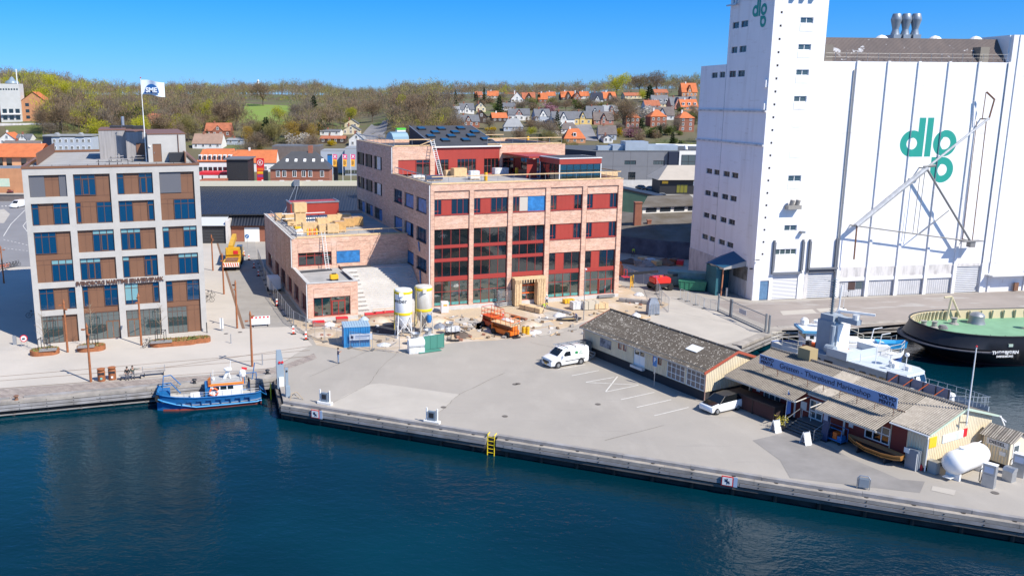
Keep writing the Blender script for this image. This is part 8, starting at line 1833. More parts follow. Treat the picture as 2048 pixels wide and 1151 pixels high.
HL=[(*ZA(830,470),28,8,12,'x',M_RW,M_SLATE,'white house with slate roof and twin gables high above the sloping roof',dict(gable=(.35,10,None))),(*ZA(980,452),19,9,9,'y',M_RC,M_SLATE,'narrow cream house with slate gable beside the twin gabled white house',{}),(*ZA(700,470),18,5,6,'x',M_RG,M_ETG,'small pale grey house at the edge of the wood',{}),(*ZA(845,612),44,10,13,'x',M_BK,M_SLATE,'red brick house with slate roof and brick gable behind the sloping roof',dict(gable=(.27,11,M_BK))),(*ZA(985,575),24,12,13,'y',M_DB,M_SLATE2,'dark brown timber house with balcony beside the red brick house',{}),(*ZA(1185,562),30,7,10,'x',M_DB,M_TILE,'dark house with bright orange roof among the slate roofs',{}),(*ZA(1390,548),42,11,12,'x',M_RW,M_SLATE,'white and red gabled house with wide slate roof',dict(gable=(.35,11,M_PINK))),(*ZA(1330,665),38,6,16,'x',M_RG,M_ETG,'grey house with wide pale grey hipped roof',dict(hip=.5)),(*ZA(1285,440),24,7,8,'x',M_RW,M_SLATE,'white bungalow with flat slate roof above the orange roof',{}),(*ZA(1650,588),31,15,15,'x',M_RG,M_SLATE,'pale blue house with white gable and slate roof',dict(gable=(.5,13,M_RW))),(*ZA(1870,608),44,14,15,'x',M_RW,M_SLATE,'white gabled house with brick side and slate roof',dict(gable=(.3,13,M_RW))),(*ZB(395,662),36,12,14,'x',M_RY,M_SLATE,'yellow house with yellow gable and slate roof',dict(gable=(.3,13,M_RY))),(*ZA(1370,352),24,5,14,'y',M_RW,M_TILE,'white house under a steep orange roof, first of the ridge row',{}),(*ZA(1495,350),25,5,13,'x',M_DB,M_TILE2,'dark gabled house with brown tiles in the ridge row',dict(gable=(.6,12,M_DB))),(*ZA(1648,352),18,5,13,'x',M_BK,M_TILE,'narrow orange roofed house in the ridge row',{}),(*ZA(1735,310),17,4,8,'x',M_RW,M_TILE,'low orange roofed house with solar panels in the ridge row',{}),(*ZA(1920,328),27,5,12,'x',M_DB,M_TILE,'orange roofed house with dark gable right in the ridge row',dict(gable=(.5,11,M_DB))),(*ZA(1110,310),22,5,10,'x',M_RW,M_TILE,'orange roofed house farthest left on the ridge',{}),(*ZA(960,300),14,4,7,'x',M_BK,M_TILE2,'small brown roofed house half hidden at the wood edge',{}),(*ZA(1340,245),40,4,5,'x',M_RW,M_TILE2,'long low red roofed terrace on the crest',{}),(*ZA(1540,240),26,4,5,'x',M_RW,M_TILE2,'short low red roofed terrace on the crest',{}),(*ZB(330,368),15,5,11,'y',M_BK,M_TILE,'narrow orange gable house beside the dark gabled one',{}),(*ZB(415,352),18,5,9,'x',M_RW,M_TILE,'orange roofed house half behind bare trees on the ridge',{}),(*ZB(575,402),22,6,14,'x',M_RW,M_NBLUE,'white house with dark blue roof on the ridge',dict(gable=(.4,8,M_RW))),(*ZB(725,388),27,6,13,'x',M_DB,M_TILE,'twin gabled orange roofed house next to the blue roof',dict(gable=(.5,11,M_DB))),(*ZB(1010,352),34,6,6,'x',M_RC,M_TILE2,'long low brick red roofed house below the beech trees',{}),(*ZB(1350,315),27,4,7,'x',M_BKO,M_TILE2,'low red roofed house with flagpole near the crest',{}),(*ZB(1690,322),30,8,18,'x',M_BKO,M_TILE,'large orange roofed villa at the top beside the silo',dict(gable=(.3,14,M_BKO),dorm=1)),(*ZB(1345,455),34,6,17,'x',M_RC,M_SLATE,'slate roofed house with roof windows and cream gable',dict(dorm=3)),(*ZB(1545,478),26,8,16,'x',M_PINK,M_SLATE,'slate house with rose gable, middle of the slate row',dict(gable=(.45,15,M_PINK))),(*ZB(1700,470),26,8,16,'x',M_PINK,M_SLATE,'slate house with rose gable, end of the slate row by the silo',dict(gable=(.45,15,M_RW))),(*ZB(1245,478),30,5,11,'x',M_RW,M_TILE2,'brown red roofed house with white gable edge',{}),(*ZB(1360,605),46,8,17,'x',M_RW,M_SLATE2,'white house with broad dark brown roof above the brick villas',dict(gable=(.3,14,M_RG))),(*ZB(1690,492),34,6,15,'x',M_BKO,M_TILE,'orange roof with four skylights close to the silo',dict(dorm=3)),(*ZB(1000,708),27,21,12,'x',M_BK,M_TILE,'square brick villa with orange hipped roof, leftmost of the three villas',dict(hip=.85,storeys=2,nwin=3)),(*ZB(1312,698),32,21,13,'x',M_BK,M_TILE,'square brick villa with orange hipped roof, middle of the three villas',dict(hip=.85,storeys=2,nwin=3)),(*ZB(1652,752),30,27,12,'x',M_BK,M_TILE,'square brick villa on a grey base beside the silo',dict(hip=.85,storeys=3,nwin=2)),(*ZB(650,662),38,7,16,'x',M_PINK,M_SLATE2,'brick gabled house with wide brown slate roof',dict(gable=(.3,13,M_BK))),(*ZB(545,575),34,6,14,'x',M_RW,M_SLATE,'slate roofed house with white gable above the brick gable',dict(gable=(.3,10,M_RW))),(*ZB(745,552),28,7,12,'x',M_BK,M_ETG,'brick house with pale metal roof behind bare trees',dict(gable=(.35,11,M_BK))),(*ZB(695,855),35,11,17,'x',M_RG,M_SLATE2,'grey house with broad grey brown roof above the cladded store',{}),(*ZB(300,892),42,8,19,'x',M_BKO,M_TILE,'orange hipped roof house right behind the brick building',dict(hip=.55,dorm=1)),(*ZB(235,775),34,7,12,'x',M_RW,M_SLATE2,'white house with mossy hipped slate roof',dict(hip=.5)),(*ZB(705,890),18,5,6,'y',M_RW,M_SLATE2,'small white gable hut behind the cladded store',{}),(15,292,34,12,13,'y',M_RW,M_TILE,'white gabled house with orange roof under the museum',{}),(46,289,28,8,9,'x',M_RW,M_SLATE,'white house with slate roof and brick chimneys under the museum',dict(gable=(.5,8,M_RW))),(39,309,76,8,14,'x',M_RW,M_SLATE2,'long white house with slate roof and white dormers',dict(gable=(.26,10,M_RW))),(436,274,50,12,15,'x',M_BK,M_TILE2,'red brick house with dark solar panels on its roof',dict(gable=(.4,10,M_BK))),(414,298,58,10,19,'x',M_RW,mat('tan_roof',(.3,.2,.15),.9,var=.12,scale=.6),'white gabled barn with tan roof',{}),(703,256,28,8,9,'y',M_RC,M_SLATE,'cream gabled house beside the climbing road',{}),(702,270,34,9,10,'y',M_RC,M_SLATE,'cream house with dark roof lower on the climbing road',{}),(713,293,30,14,12,'y',M_RW,M_ETG,'white gable end behind the brick building corner',{}),(660,272,40,5,3,'x',M_RW,M_SLATE,'low flat roofed row among the willows',{}),(665,288,50,5,5,'x',M_DB,M_TILE2,'low dark building with red roof among the willows',{}),(308,250,26,12,10,'x',M_BKO,M_TILE2,'orange villa half hidden by bare trees on the hillside',{}),(332,250,14,12,4,'x',M_RG,M_ETG,'small glassy annex beside the hillside villa',{}),(470,290,34,6,3,'x',M_RG,M_ETG,'pale flat roofed shed among the trees',{}),]
for px,py,wpx,hw_,hr_,ori,wm,rm,lb,kw in HL:house(px,py,wpx,hw_,hr_,ori,wm,rm,lb,rz=rnd.uniform(-.12,.12),**kw)
p=onhill(145,303);T=thing('long_office','long pale grey two storey office with small gables','building',p,.05);HOUSES.append((95,192,p.y));kk=p.y/FPX
Wn=78*kk;Hn=27*kk
MB().box(-Wn/2,Wn/2,0,9,-2,Hn).build('wall',M_RG,T);MB().box(-Wn/2-3.4,-Wn/2-.02,-.2,9,-2,Hn+.4).build('dark_end',M_NBLUE,T)
r=MB().box(-Wn/2-3.5,Wn/2+.2,-.3,9.2,Hn+.41,Hn+1.0)
for x in(-Wn/2+2,Wn*.22):r.yprism([(x-1.8,Hn+.3),(x+1.8,Hn+.3),(x,Hn+1.9)],-.5,3)
r.build('roof',M_ETG,T)
for s in range(2):
 for q in range(7):o=win_mesh(1.2,1.4,WHITE);o.location=(-Wn/2+Wn*(q+.5)/7,-.02,.7+s*Hn*.5);adopt(o,T)
p=onhill(45,243);kk=p.y/FPX;T=thing('museum','brick museum with a tall white tower and lantern on the hill','building',p,.12);HOUSES.append((-30,92,p.y));u=lambda d:d*kk
tw=MB().box(u(-38),u(1),-1,u(20),-1,u(72)).build('white_tower',mat('tower_white',(.56,.56,.53),.8,var=.06,scale=.4),T)
for q in range(7):MB().box(u(-35+q*5),u(-32+q*5),-1.05,-1.0,u(60),u(63)).build('window',GLASSDARK,tw)
for s in range(2):
 for q in range(3):MB().box(u(-34+q*12),u(-26+q*12),-1.06,-1.0,u(3+s*13),u(11+s*13)).build('window',GLASSDARK,tw)
MB().box(u(-36),u(0),-2.2,-1.0,u(13),u(14)).build('balcony',WHITE,tw);MB().lathe([(u(11),u(72)),(u(13),u(73)),(u(11),u(77)),(u(6),u(79)),(u(3),u(84)),(.1,u(86))],(u(-16),u(10),0),14).build('lantern',mat('lantern_blue',(.2,.27,.33),.4),tw,True)
for x in(-38,-5):MB().tube((u(x),u(5),u(72)),(u(x),u(5),u(100)),.25).build('mast',WHITE,tw)
b=MB().box(u(1.2),u(46),0,u(40),-1,u(40));b.yprism([(u(1.2),u(40)),(u(46),u(40)),(u(24),u(56))],0,.4);b.box(u(-90),u(-38.5),1,u(30),-1,u(32));b.build('brick_wing',M_BKO,T)
b=MB();b.poly([(u(0),-.4,u(39.5)),(u(24),-.4,u(57)),(u(24),u(40),u(57)),(u(0),u(40),u(39.5))]).poly([(u(47),-.4,u(39.5)),(u(24),-.4,u(57)),(u(24),u(40),u(57)),(u(47),u(40),u(39.5))]).poly([(u(-90),.5,u(32)),(u(-38.5),.5,u(32)),(u(-38.5),u(15),u(46)),(u(-90),u(15),u(46))]);b.build('roof',M_TILE,T)
for s in range(3):MB().box(u(8),u(15),-.06,-.0,u(5+s*12),u(11+s*12)).build('window',GLASSDARK,T)
MB().box(u(-60),u(70),-8,-7,-6,u(-3)).build('retaining_wall',M_SILODIRT,T)
def block(px0,px1,pyb,pyt,dep,wm,label,roofm=None,name='building',cat='building',Y=None,bands=0,wins=None,over=.0,group=None,rz=0):
 g0=G((px0+px1)/2,pyb)if Y is None else at((px0+px1)/2,pyb,Y)
 Yb=g0.y;kk=Yb/FPX;W_=(px1-px0)*kk;z=max(0,g0.z);ht=(at(px0,pyt,Yb).z)
 T=thing(name,label,cat,(g0.x,Yb,0),rz,group)
 MB().box(-W_/2,W_/2,0,dep,0,ht).build('wall',wm,T)
 MB().box(-W_/2-over,W_/2+over,-over,dep+over,ht,ht+.35).build('roof',roofm or M_ROOFD,T)
 if wins:
  n,s,wm_=wins
  for j in range(s):
   for q in range(n):o=win_mesh(1.2,1.5,wm_);o.location=(-W_/2+W_*(q+.5)/n,-.02,.9+j*ht/s);adopt(o,T)
 return T,W_,ht
T=thing('black_warehouse','long warehouse with black ribbed metal roof and cream ridge band','warehouse',(-48,172,0),.02)
M_BLK=mat('black_ribbed_metal',(.02,.024,.036),.45,var=.1,scale=.4);ribbed(M_BLK,'X',.6,.06)
r=MB();r.poly([(-4,-.8,5.4),(66,-.8,5.4),(66,20,9.0),(-4,20,9.0)]).poly([(-4,20,9),(66,20,9),(66,40,5),(-4,40,5)]);ro=r.build('roof',M_BLK,T)
MB().box(-4,66,19.6,20.4,9.0,10.1).build('cream_ridge_band',mat('ridge_cream',(.62,.58,.45),.7),T)
for x in(20,54):m=MB().tube((x,-.5,5.6),(x,19.5,9.15),.07).tube((x+1.6,-.5,5.6),(x+.5,19.5,9.15),.07).box(x-.4,x+.9,19,19.6,9.0,10.4);m.build('roof_ladder',STEEL,ro)
for x in(3,30,44):MB().box(x,x+.15,20.5,20.6,9.1,10.1).build('band_joint',DARK,T)
MB().box(-4,66,0,39,0,5.3).build('wall',mat('warehouse_wall',(.06,.062,.07),.7),T)
MB().poly([(-4,-4.5,3.6),(8.9,-4.5,3.6),(8.9,-.02,5.1),(-4,-.02,5.1)]).build('lean_to_roof',mat('pale_sheet_roof',(.5,.52,.54),.5),T)
M_DSH=mat('dark_shutter',(.035,.036,.04),.5);ribbed(M_DSH,'Z',.3,.03)
MB().box(-3.9,8.8,-4.0,-.1,0,3.55).build('shutter_wall',M_DSH,T);MB().box(8.95,9.5,-4.4,-.1,0,4.6).build('divider',M_SILODIRT,T)
MB().box(9.6,17,-2.0,-.1,0,3.2).build('brick_base',M_BK,T);MB().poly([(9.6,-2.6,3.3),(17.5,-2.6,3.3),(17.5,-.1,5),(9.6,-.1,5)]).build('side_roof',M_BLK,T);MB().box(12.2,15.2,-2.1,-2.0,0,2.9).build('white_door',WHITE,T)
b=MB().tube((-4,-.9,5.25),(66,-.9,5.25),.12);b.build('gutter',DARK,T)
T=thing('street_lamp','thin pale street lamp in front of the black warehouse','street lamp',G(548,452));MB().tube((0,0,0),(0,0,6.5),.07,0,6,.05).build('post',STEEL,T);MB().rbox((0,-.3,6.5),(.3,.7,.12)).build('lamp_head',WHITE,T)
Yp=292
T,W_,ht=block(398,466,366,325,12,M_RW,'white filling station building with orange mansard roof',Y=Yp,wins=(7,1,DARK))
for o in list(KIDS[T.name]):
 if o.name.startswith('window'):o.location.z=ht-3.0
b=MB();b.poly([(-W_/2-.3,-.3,ht+.36),(W_/2+.3,-.3,ht+.36),(W_/2-1,3,ht+4.2),(-W_/2+1,3,ht+4.2)]);b.poly([(-W_/2+1,3,ht+4.2),(W_/2-1,3,ht+4.2),(W_/2-1,9,ht+4.2),(-W_/2+1,9,ht+4.2)])
for s in(-1,1):b.poly([(s*(W_/2+.3),-.3,ht+.36),(s*(W_/2+.3),12,ht+.36),(s*(W_/2-1),9,ht+4.2),(s*(W_/2-1),3,ht+4.2)])
ro=b.build('mansard_roof',M_TILE,T)
for q in range(7):d=MB().box(-W_/2+W_*(q+.5)/7-.5,-W_/2+W_*(q+.5)/7+.5,-.1,2.5,ht+.9,ht+2.6).build('dormer',WHITE,ro);o=win_mesh(.75,1.2,DARK);o.location=(-W_/2+W_*(q+.5)/7,-.12,ht+1.1);adopt(o,d)
T=thing('station_canopy','red edged canopy on dark posts at the filling station','canopy',at(434,366,280));T.location.z=0;MB().box(-6.3,6.3,0,8,3.9,4.7).build('canopy',SIGNRED,T);MB().box(-6.2,6.2,.1,7.9,3.75,3.9).build('soffit',WHITE,T)
for x in(-5.5,0,5.5):MB().box(x-.2,x+.2,3,3.4,0,3.75).build('post',DARK,T)
MB().box(-4,4,4,6,0,1.6).build('kiosk',M_RW,T)
T,W_,ht=block(400,448,374,362,6,M_BK,'low brown flat roofed shed in front of the filling station',M_TILE2,Y=262)
T,W_,ht=block(455,497,372,319,10,mat('black_mesh_wall',(.02,.02,.022),.6,var=.3,scale=2),'black cube pavilion with grey sloping roof',M_SLATE,Y=270,over=.6)
house(511,345,82,18,24,'x',M_RW,M_TILE,'white house with bright orange roof beside the price pylon',rz=0,group='houses by the main road',dep=9)
house(575,330,60,12,8,'x',M_RW,M_ETG,'low white house with grey roof beyond the station house',group='houses by the main road')
T=thing('price_pylon','red and white price pylon with a white K in a ring','pylon',(at(522,366,280).x,280,0));MB().box(-1.2,1.2,-.3,.3,0,9.3).build('pylon',SIGNRED,T);Mx=Matrix.Rotation(math.pi/2,4,'X');b=MB()
for k in range(24):a0,a1=2*math.pi*k/24,2*math.pi*(k+1)/24;b.tube((.85*math.cos(a0),-.33,7.9+.85*math.sin(a0)),(.85*math.cos(a1),-.33,7.9+.85*math.sin(a1)),.1,0,4)
b.build('ring',WHITE,T);text('letter','K',WHITE,1.3,Matrix.Translation((0,-.34,7.9))@XZ,T,.02,bold=.03)
for k,m_ in enumerate((mat('pylon_purple',(.25,.06,.2),.5),YELLOW,ORANGE)):MB().box(-1.0,1.0,-.33,-.3,3.2+k*1.1,4.0+k*1.1).build('price_panel',m_,T)
MB().box(.3,1.0,-.33,-.3,.6,2.4).build('price_panel',WHITE,T)
T=thing('station_house','two storey red brick house with dark hipped roof and white windows','building',at(600,366,262));T.location.z=0;Wh=117*262/FPX;hz=at(600,338,262).z;HOUSES.append((535,665,262))
MB().box(-Wh/2,Wh/2,0,9,0,hz).box(-Wh/2-.08,Wh/2+.08,-.08,9.1,hz-2.9,hz-2.6).build('wall',M_BK,T)
r=MB();e=.5;rzt=at(600,303,266).z;r.poly([(-Wh/2-e,-e,hz),(Wh/2+e,-e,hz),(Wh/2-4.5,4.5,rzt),(-Wh/2+6,4.5,rzt)]).poly([(-Wh/2-e,9.5,hz),(Wh/2+e,9.5,hz),(Wh/2-4.5,4.5,rzt),(-Wh/2+6,4.5,rzt)]).poly([(-Wh/2-e,-e,hz),(-Wh/2-e,9.5,hz),(-Wh/2+6,4.5,rzt)]).poly([(Wh/2+e,-e,hz),(Wh/2+e,9.5,hz),(Wh/2-4.5,4.5,rzt)])
ro=r.build('roof',mat('station_slate',(.06,.062,.068),.6,var=.12,scale=.5),T);MB().box(2.2,3.6,4,5,rzt-.5,rzt+1.8).build('chimney',M_BK,ro)
for q in range(5):x=-4+q*2.7;MB().rbox((x,1.9,hz+(rzt-hz)*.5),(.8,.12,1.1),0,0,-.75).build('roof_window',WHITE,ro)
for x in(-6.6,-4.7,-1.6,1.2,3.2,6.8):o=win_mesh(1.2,2.0,WHITE);o.location=(x,-.03,hz-2.4);adopt(o,T)
for x in(-5.5,-1.5,2.5,6.3):o=win_mesh(1.4,1.6,WHITE);o.location=(x,-.03,hz-5.0);adopt(o,T)
for k,px in enumerate((666,686,702)):
 p=at(px,366,285);T=thing('advertising_flag',['left','middle','right'][k]+' pink and orange banner flag by the town lawn','flag',(p.x,285,0),0,'banner flags by the main road');MB().tube((0,0,0),(0,0,10.4),.08,0,6).build('pole',WHITE,T)
 MB().poly([(.1,0,10.3),(1.5,.15,10.2),(1.5,.15,8.6),(.1,0,8.7)]).build('pink_cloth',mat('flag_pink',(.65,.05,.2),.7),T);MB().poly([(.1,0,8.69),(1.4,.15,8.59),(1.3,.15,6.2),(.1,0,6.3)]).build('orange_cloth',mat('flag_amber',(.75,.36,.03),.7),T)
 text('letter','X',WHITE,1.3,Matrix.Translation((.8,.0,9.45))@XZ,T,.02,bold=.05);MB().box(.35,.6,.03,.04,6.7,8.2).box(.8,.95,.06,.07,6.9,8.0).build('print',DARK,T)
block(642,690,336,303,14,M_RG,'pale blue grey commercial hall beyond the flags',M_ETG,Y=330);block(690,716,345,298,16,mat('glass_hall',(.35,.38,.42),.4),'white ribbed hall front beside the brick building',M_ETG,Y=320,wins=(4,1,GREY))
T,W_,ht=block(655,664,330,311,3,BLUE,'bright blue entrance box on the commercial hall',Y=322)
T,W_,ht=block(668,676,366,325,1.2,DARK,'dark totem slab on the town lawn',Y=288,name='totem',cat='totem');T,W_,ht=block(527,536,368,343,1,DARK,'small black totem beside the station house',Y=275,name='totem',cat='totem')
block(545,640,302,293,12,M_SLATE2,'long dark roofed hall behind the station house',M_SLATE,Y=345)
T=thing('orange_brick_hall','orange brick hall with orange tile roof and pale mural','building',at(10,384,262));T.location.z=0;W_=150*262/FPX;hz=at(10,337,262).z;hz2=at(0,334,262).z
MB().box(-W_/2,W_*.27,0,16,0,hz).build('lower_wall',M_BKO,T);MB().box(-W_/2,W_*.36,5,16,hz,hz+3.4).build('upper_wall',mat('peach_render',(.6,.36,.2),.8),T)
MB().poly([(-W_/2,4,hz+3.2),(W_*.4,4,hz+3.2),(W_*.4,11,hz+7.0),(-W_/2,11,hz+7.0)]).poly([(-W_/2,18,hz+3.2),(W_*.4,18,hz+3.2),(W_*.4,11,hz+7.0),(-W_/2,11,hz+7.0)]).build('roof',M_TILE,T)
MB().box(-2,1.7,-.05,-.005,1.9,4.4).build('mural',mat('mural_green',(.4,.58,.45),.8,col2=(.6,.62,.5),scale=1),T);MB().box(-W_/2,W_*.27,.1,.16,hz,hz+.9).build('balustrade',STEEL,T)
for x in(-6,-1,3.5):MB().box(x,x+1.6,4.9,4.99,hz+.3,hz+2.7).build('window',GLASSDARK,T)
MB().box(-9,-2.2,4.7,4.95,hz+.1,hz+2.9).build('shop_front',GLASSDARK,T)
T,W_,ht=block(-40,62,398,392,1.0,M_SLATE2,'low dark stone wall along the left road',name='stone_wall',cat='wall',Y=240)
Y0=300;C0=at(1190,362,Y0);T=thing('cladded_store','wide grey cladded store with dark blue side and rooftop ducts','store',(C0.x,C0.y,0),.0);zr=at(1190,303,Y0).z;W_=250*Y0/FPX
MB().wall(0,W_,0,zr,[(10+10*q,14+10*q,zr*.56,zr*.56+1.4)for q in range(4)]+[(11.5,14,.2,3.2),(21,23.5,.2,3.2)],.3).box(W_-.3,W_,.3,40,0,zr).build('grey_wall',M_GCL,T)
for q in range(4):window(T,10+10*q,14+10*q,zr*.56,zr*.56+1.4,None,.15,DARK,M_WIN,vs=(.25,.5,.75),fw=.12)
for x in(11.5,21):window(T,x,x+2.5,.2,3.2,None,.15,DARK,GLASSDARK,vs=(.5,),hs_=(.7,),fw=.12)
m=MB()
for x in np.arange(6,W_,6):m.box(x-.04,x+.04,-.02,-.001,0,zr)
m.box(0,W_,-.02,-.001,zr*.5,zr*.5+.06);m.build('panel_joint',mat('joint_grey',(.09,.09,.1),.7),T)
MB().poly([(0,0,0),(-17,33,0),(-17,33,zr),(0,0,zr)]).build('blue_side',M_NBLUE,T);MB().poly([(-.1,-.1,zr+.02),(W_+.1,-.1,zr+.02),(W_+.1,42,zr+.02),(-17.2,42,zr+.02),(-17.2,33,zr+.02)]).build('roof',mat('store_roof',(.08,.085,.09),.8,var=.1,scale=.3),T)
sa=math.atan2(-33,17);
def on_side(t_,z):return Matrix.Translation((-17*t_-.06,33*t_-.02,z))@Matrix.Rotation(sa,4,'Z')@XZ
text('store_lettering','MAXIMUM',WHITE,1.6,on_side(.32,zr*.55),T,.05,bold=.03);MB(Matrix.Translation((-17*.68,33*.68,0))@Matrix.Rotation(sa,4,'Z')).box(-1.6,-.6,-.1,-.02,zr*.55,zr*.85).box(-.3,.3,-.1,-.02,zr*.55,zr*.85).box(.6,1.6,-.1,-.02,zr*.55,zr*.85).build('side_emblem',mat('side_gold',(.55,.48,.32),.5),T)
b=MB().box(7,30,6,14,zr,zr+1.9).box(11,19,4,12,zr+.1,zr+3.2).box(2,12,7,11,zr,zr+1.5);b.build('rooftop_plant',mat('plant_silver',(.45,.5,.54),.4,.4,var=.1,scale=.4),T)
MB().tube((24,13,zr+1.6),(44,10,zr+1.2),.5,0,10).tube((44,10,zr+1.2),(44,9,zr),.5,0,10).tube((34,10,zr+1.4),(34,9,zr),.5,0,10).build('duct',WHITE,T)
wx=163*Y0/FPX;b=MB().box(wx,wx+12,-1.5,-1.2,zr*.3,zr+.3).box(wx,wx+.3,-1.2,6,0,zr);ww=b.build('white_section',M_RW,T);MB().box(wx-3.5,wx-.02,-1.2,3,0,zr).build('dark_section',M_NBLUE,T)
window(ww,wx+.8,wx+8,zr*.45,zr*.9,None,-1.62,DARK,M_WIN,vs=(.33,.67),hs_=(.5,),fw=.12);MB().box(wx-3.1,wx-1.5,-1.3,-1.2,zr*.25,zr*.4).build('store_badge',WHITE,T)
P0=at(1352,388,258);T=thing('black_pavilion','low black shop pavilion with tan hipped roof by the car park','shop',(P0.x,P0.y,0));MB().box(-5,9,0,9,0,4.6).build('wall',mat('pavilion_black',(.015,.015,.018),.6),T);zb=4.7
MB().poly([(-6,-1.2,zb-.3),(10,-1.2,zb-.3),(9,7,zb+3.5),(-1,7,zb+3.5)]).poly([(-6,-1.2,zb-.3),(-1,7,zb+3.5),(-1,9,zb+3.5),(-6,12,zb-.3)]).build('roof',mat('tan_sheet_roof',(.42,.37,.31),.7,var=.06,scale=.4),T)
window(T,0,3.4,.4,3.0,None,-.1,DARK,mat('pavilion_yellow_glass',(.16,.15,.02),.2),vs=(.33,.67),fw=.1);MB().box(-4.4,-2.6,-.1,-.01,3.2,4.0).build('yellow_sign',YELLOW,T);MB().box(5,5.4,-.1,-.01,2.6,4.0).build('side_sign',WHITE,T)
T,W_,ht=block(1225,1345,372,362,.4,CONCRETE,'long pale retaining wall with rail in front of the grey store',CONCRETE,name='retaining_wall',cat='wall',Y=284)
g0=at(1247,440,198);g1=at(1333,440,192);T=thing('green_shed','dark green boarded shed wall with sloping black edge','shed',(0,0,0));za,zc=at(1247,377,198).z,at(1333,399,192).z
M_GSH=mat('green_boards',(.075,.15,.11),.7,var=.12,scale=.6);
b=MB();b.poly([(g0.x-6,g0.y+1,0),(g1.x,g1.y,0),(g1.x,g1.y,zc),(g0.x-6,g0.y+1,za+.9)]).poly([(g1.x,g1.y,0),(g1.x+1,g1.y+9,0),(g1.x+1,g1.y+9,zc),(g1.x,g1.y,zc)]);b.build('wall',M_GSH,T)
MB().poly([(g0.x-6,g0.y+.9,za+1.2),(g1.x+.2,g1.y-.2,zc+.3),(g1.x+1,g1.y+9,zc+.3),(g0.x-6,g0.y+10,za+1.2)]).poly([(g0.x-6,g0.y+.9,za+.8),(g1.x+.2,g1.y-.2,zc-.1),(g1.x+.2,g1.y-.2,zc+.3),(g0.x-6,g0.y+.9,za+1.2)]).build('roof',DARK,T)
T=thing('roundhouse','old low workshop with mossy grey roof and clerestory','workshop',(0,0,0));A_,B_,C_,D_=at(1236,480,158),at(1335,482,152),at(1400,478,150),at(1400,430,176);E_=at(1240,432,176)
zw=3.1
def zset(v,z):return Vector((v.x,v.y,z))
b=MB();b.poly([zset(A_,0),zset(B_,0),zset(B_,zw),zset(A_,zw)]).poly([zset(B_,0),zset(C_,0),zset(C_,zw),zset(B_,zw)]).poly([zset(A_,0),zset(E_,0),zset(E_,zw),zset(A_,zw)]);b.build('wall',mat('workshop_blue',(.1,.13,.19),.8,col2=(.05,.06,.09),scale=.6),T)
P1=at(1290,436,172);R1_=zset(at(1284,440,170),5.7);R2_=zset(at(1400,436,172),5.9)
b=MB();b.poly([zset(A_,zw-.1),zset(B_,zw-.1),R1_,zset(E_,5.4)]).poly([zset(B_,zw-.1),zset(C_,zw-.1),R2_,R1_]);b.build('roof',mat('mossy_felt',(.16,.145,.13),.95,col2=(.09,.07,.045),scale=.25,detail=8),T)
b=MB();b.poly([R1_,R2_,R2_+Vector((0,0,1.3)),R1_+Vector((0,0,1.3))]);b.build('clerestory',M_RW,T);b=MB()
for k in range(4):p=R1_.lerp(R2_,.06+k*.24);q=R1_.lerp(R2_,.24+k*.24);o_=Vector((0,-.06,0));b.poly([p+o_+Vector((0,0,.25)),q+o_+Vector((0,0,.25)),q+o_+Vector((0,0,1.05)),p+o_+Vector((0,0,1.05))])
b.build('clerestory_window',M_WINB,T);b=MB();b.poly([R1_+Vector((-.5,-.6,1.3)),R2_+Vector((0,-.6,1.3)),R2_+Vector((0,8,2.6)),R1_+Vector((3,8,2.6))]);b.build('upper_roof',mat('mossy_felt'),T)
for px,py,h,wd in((1275,462,5.0,1.3),(1299,447,1.6,.7)):p=zset(at(px,py,163),3.6);MB().box(p.x-wd/2,p.x+wd/2,p.y,p.y+wd,3.2,3.6+h).box(p.x-wd/2-.08,p.x+wd/2+.08,p.y-.08,p.y+wd+.08,3.6+h,3.8+h).build('chimney',M_BK,T)
PAINT={k:mat('paint_'+k,c,.3,coat=.4)for k,c in dict(black=(.012,.012,.014),grey=(.12,.13,.14),silver=(.4,.42,.44),navy=(.02,.035,.09),maroon=(.12,.015,.015),white=(.7,.7,.7)).items()}
for px,py,c,r_,lb in((1283,379,'black',2.0,'black car parked first in the row by the retaining wall'),(1303,381,'grey',2.0,'dark grey car parked second in the row by the retaining wall'),(1322,382,'silver',2.0,'silver car parked third in the row by the retaining wall'),(1326,396,'silver',3.0,'silver car parked alone on the car park'),(1343,423,'white',3.1,'white car half behind the workshop roof'),(22,385,'maroon',1.9,'maroon car parked below the pale mural'),(38,384,'navy',1.9,'blue grey car parked right of the maroon one'),(416,352,'grey',.1,'grey car under the filling station canopy'),(483,352,'silver',0,'silver car behind the black pavilion'),(750,290,'black',1.5,'black car driving on the climbing road')):
 p=G(px,py)if py>340 else onhill(px,py)+Vector((0,0,.2));make_car(lb,p,r_,PAINT[c],'cars parked about the town',kind='sedan')
pv2=G(30,416);T=thing('white_van','white van driving on the left road','van',pv2,1.45);carbody(MB(),vs_).build('body',M_VW,T,True);MB().poly([(.05,-.72,1.26),(.77,-.68,1.86),(.77,.68,1.86),(.05,.72,1.26)]).build('windscreen',M_CARGLASS,T);MB().poly([(4.08,-.7,1.2),(4.08,.7,1.2),(4.08,.65,1.75),(4.08,-.65,1.75)]).build('rear_window',M_CARGLASS,T)
for x in(0.0,3.0):
 for s in(-1,1):wheel(T,x,s*.86,.33,.24)
T=thing('round_road_sign','blue round road sign beside the crane truck','sign',G(495,497));MB().tube((0,0,0),(0,0,2.4),.04).build('post',STEEL,T);MB().lathe([(.4,-.02),(.4,.02)],(0,-.06,2.4),16,0,Mx).build('disc',BLUE,T);MB().rbox((0,-.1,2.4),(.4,.02,.12),0,0,0,-.7).build('arrow',WHITE,T)
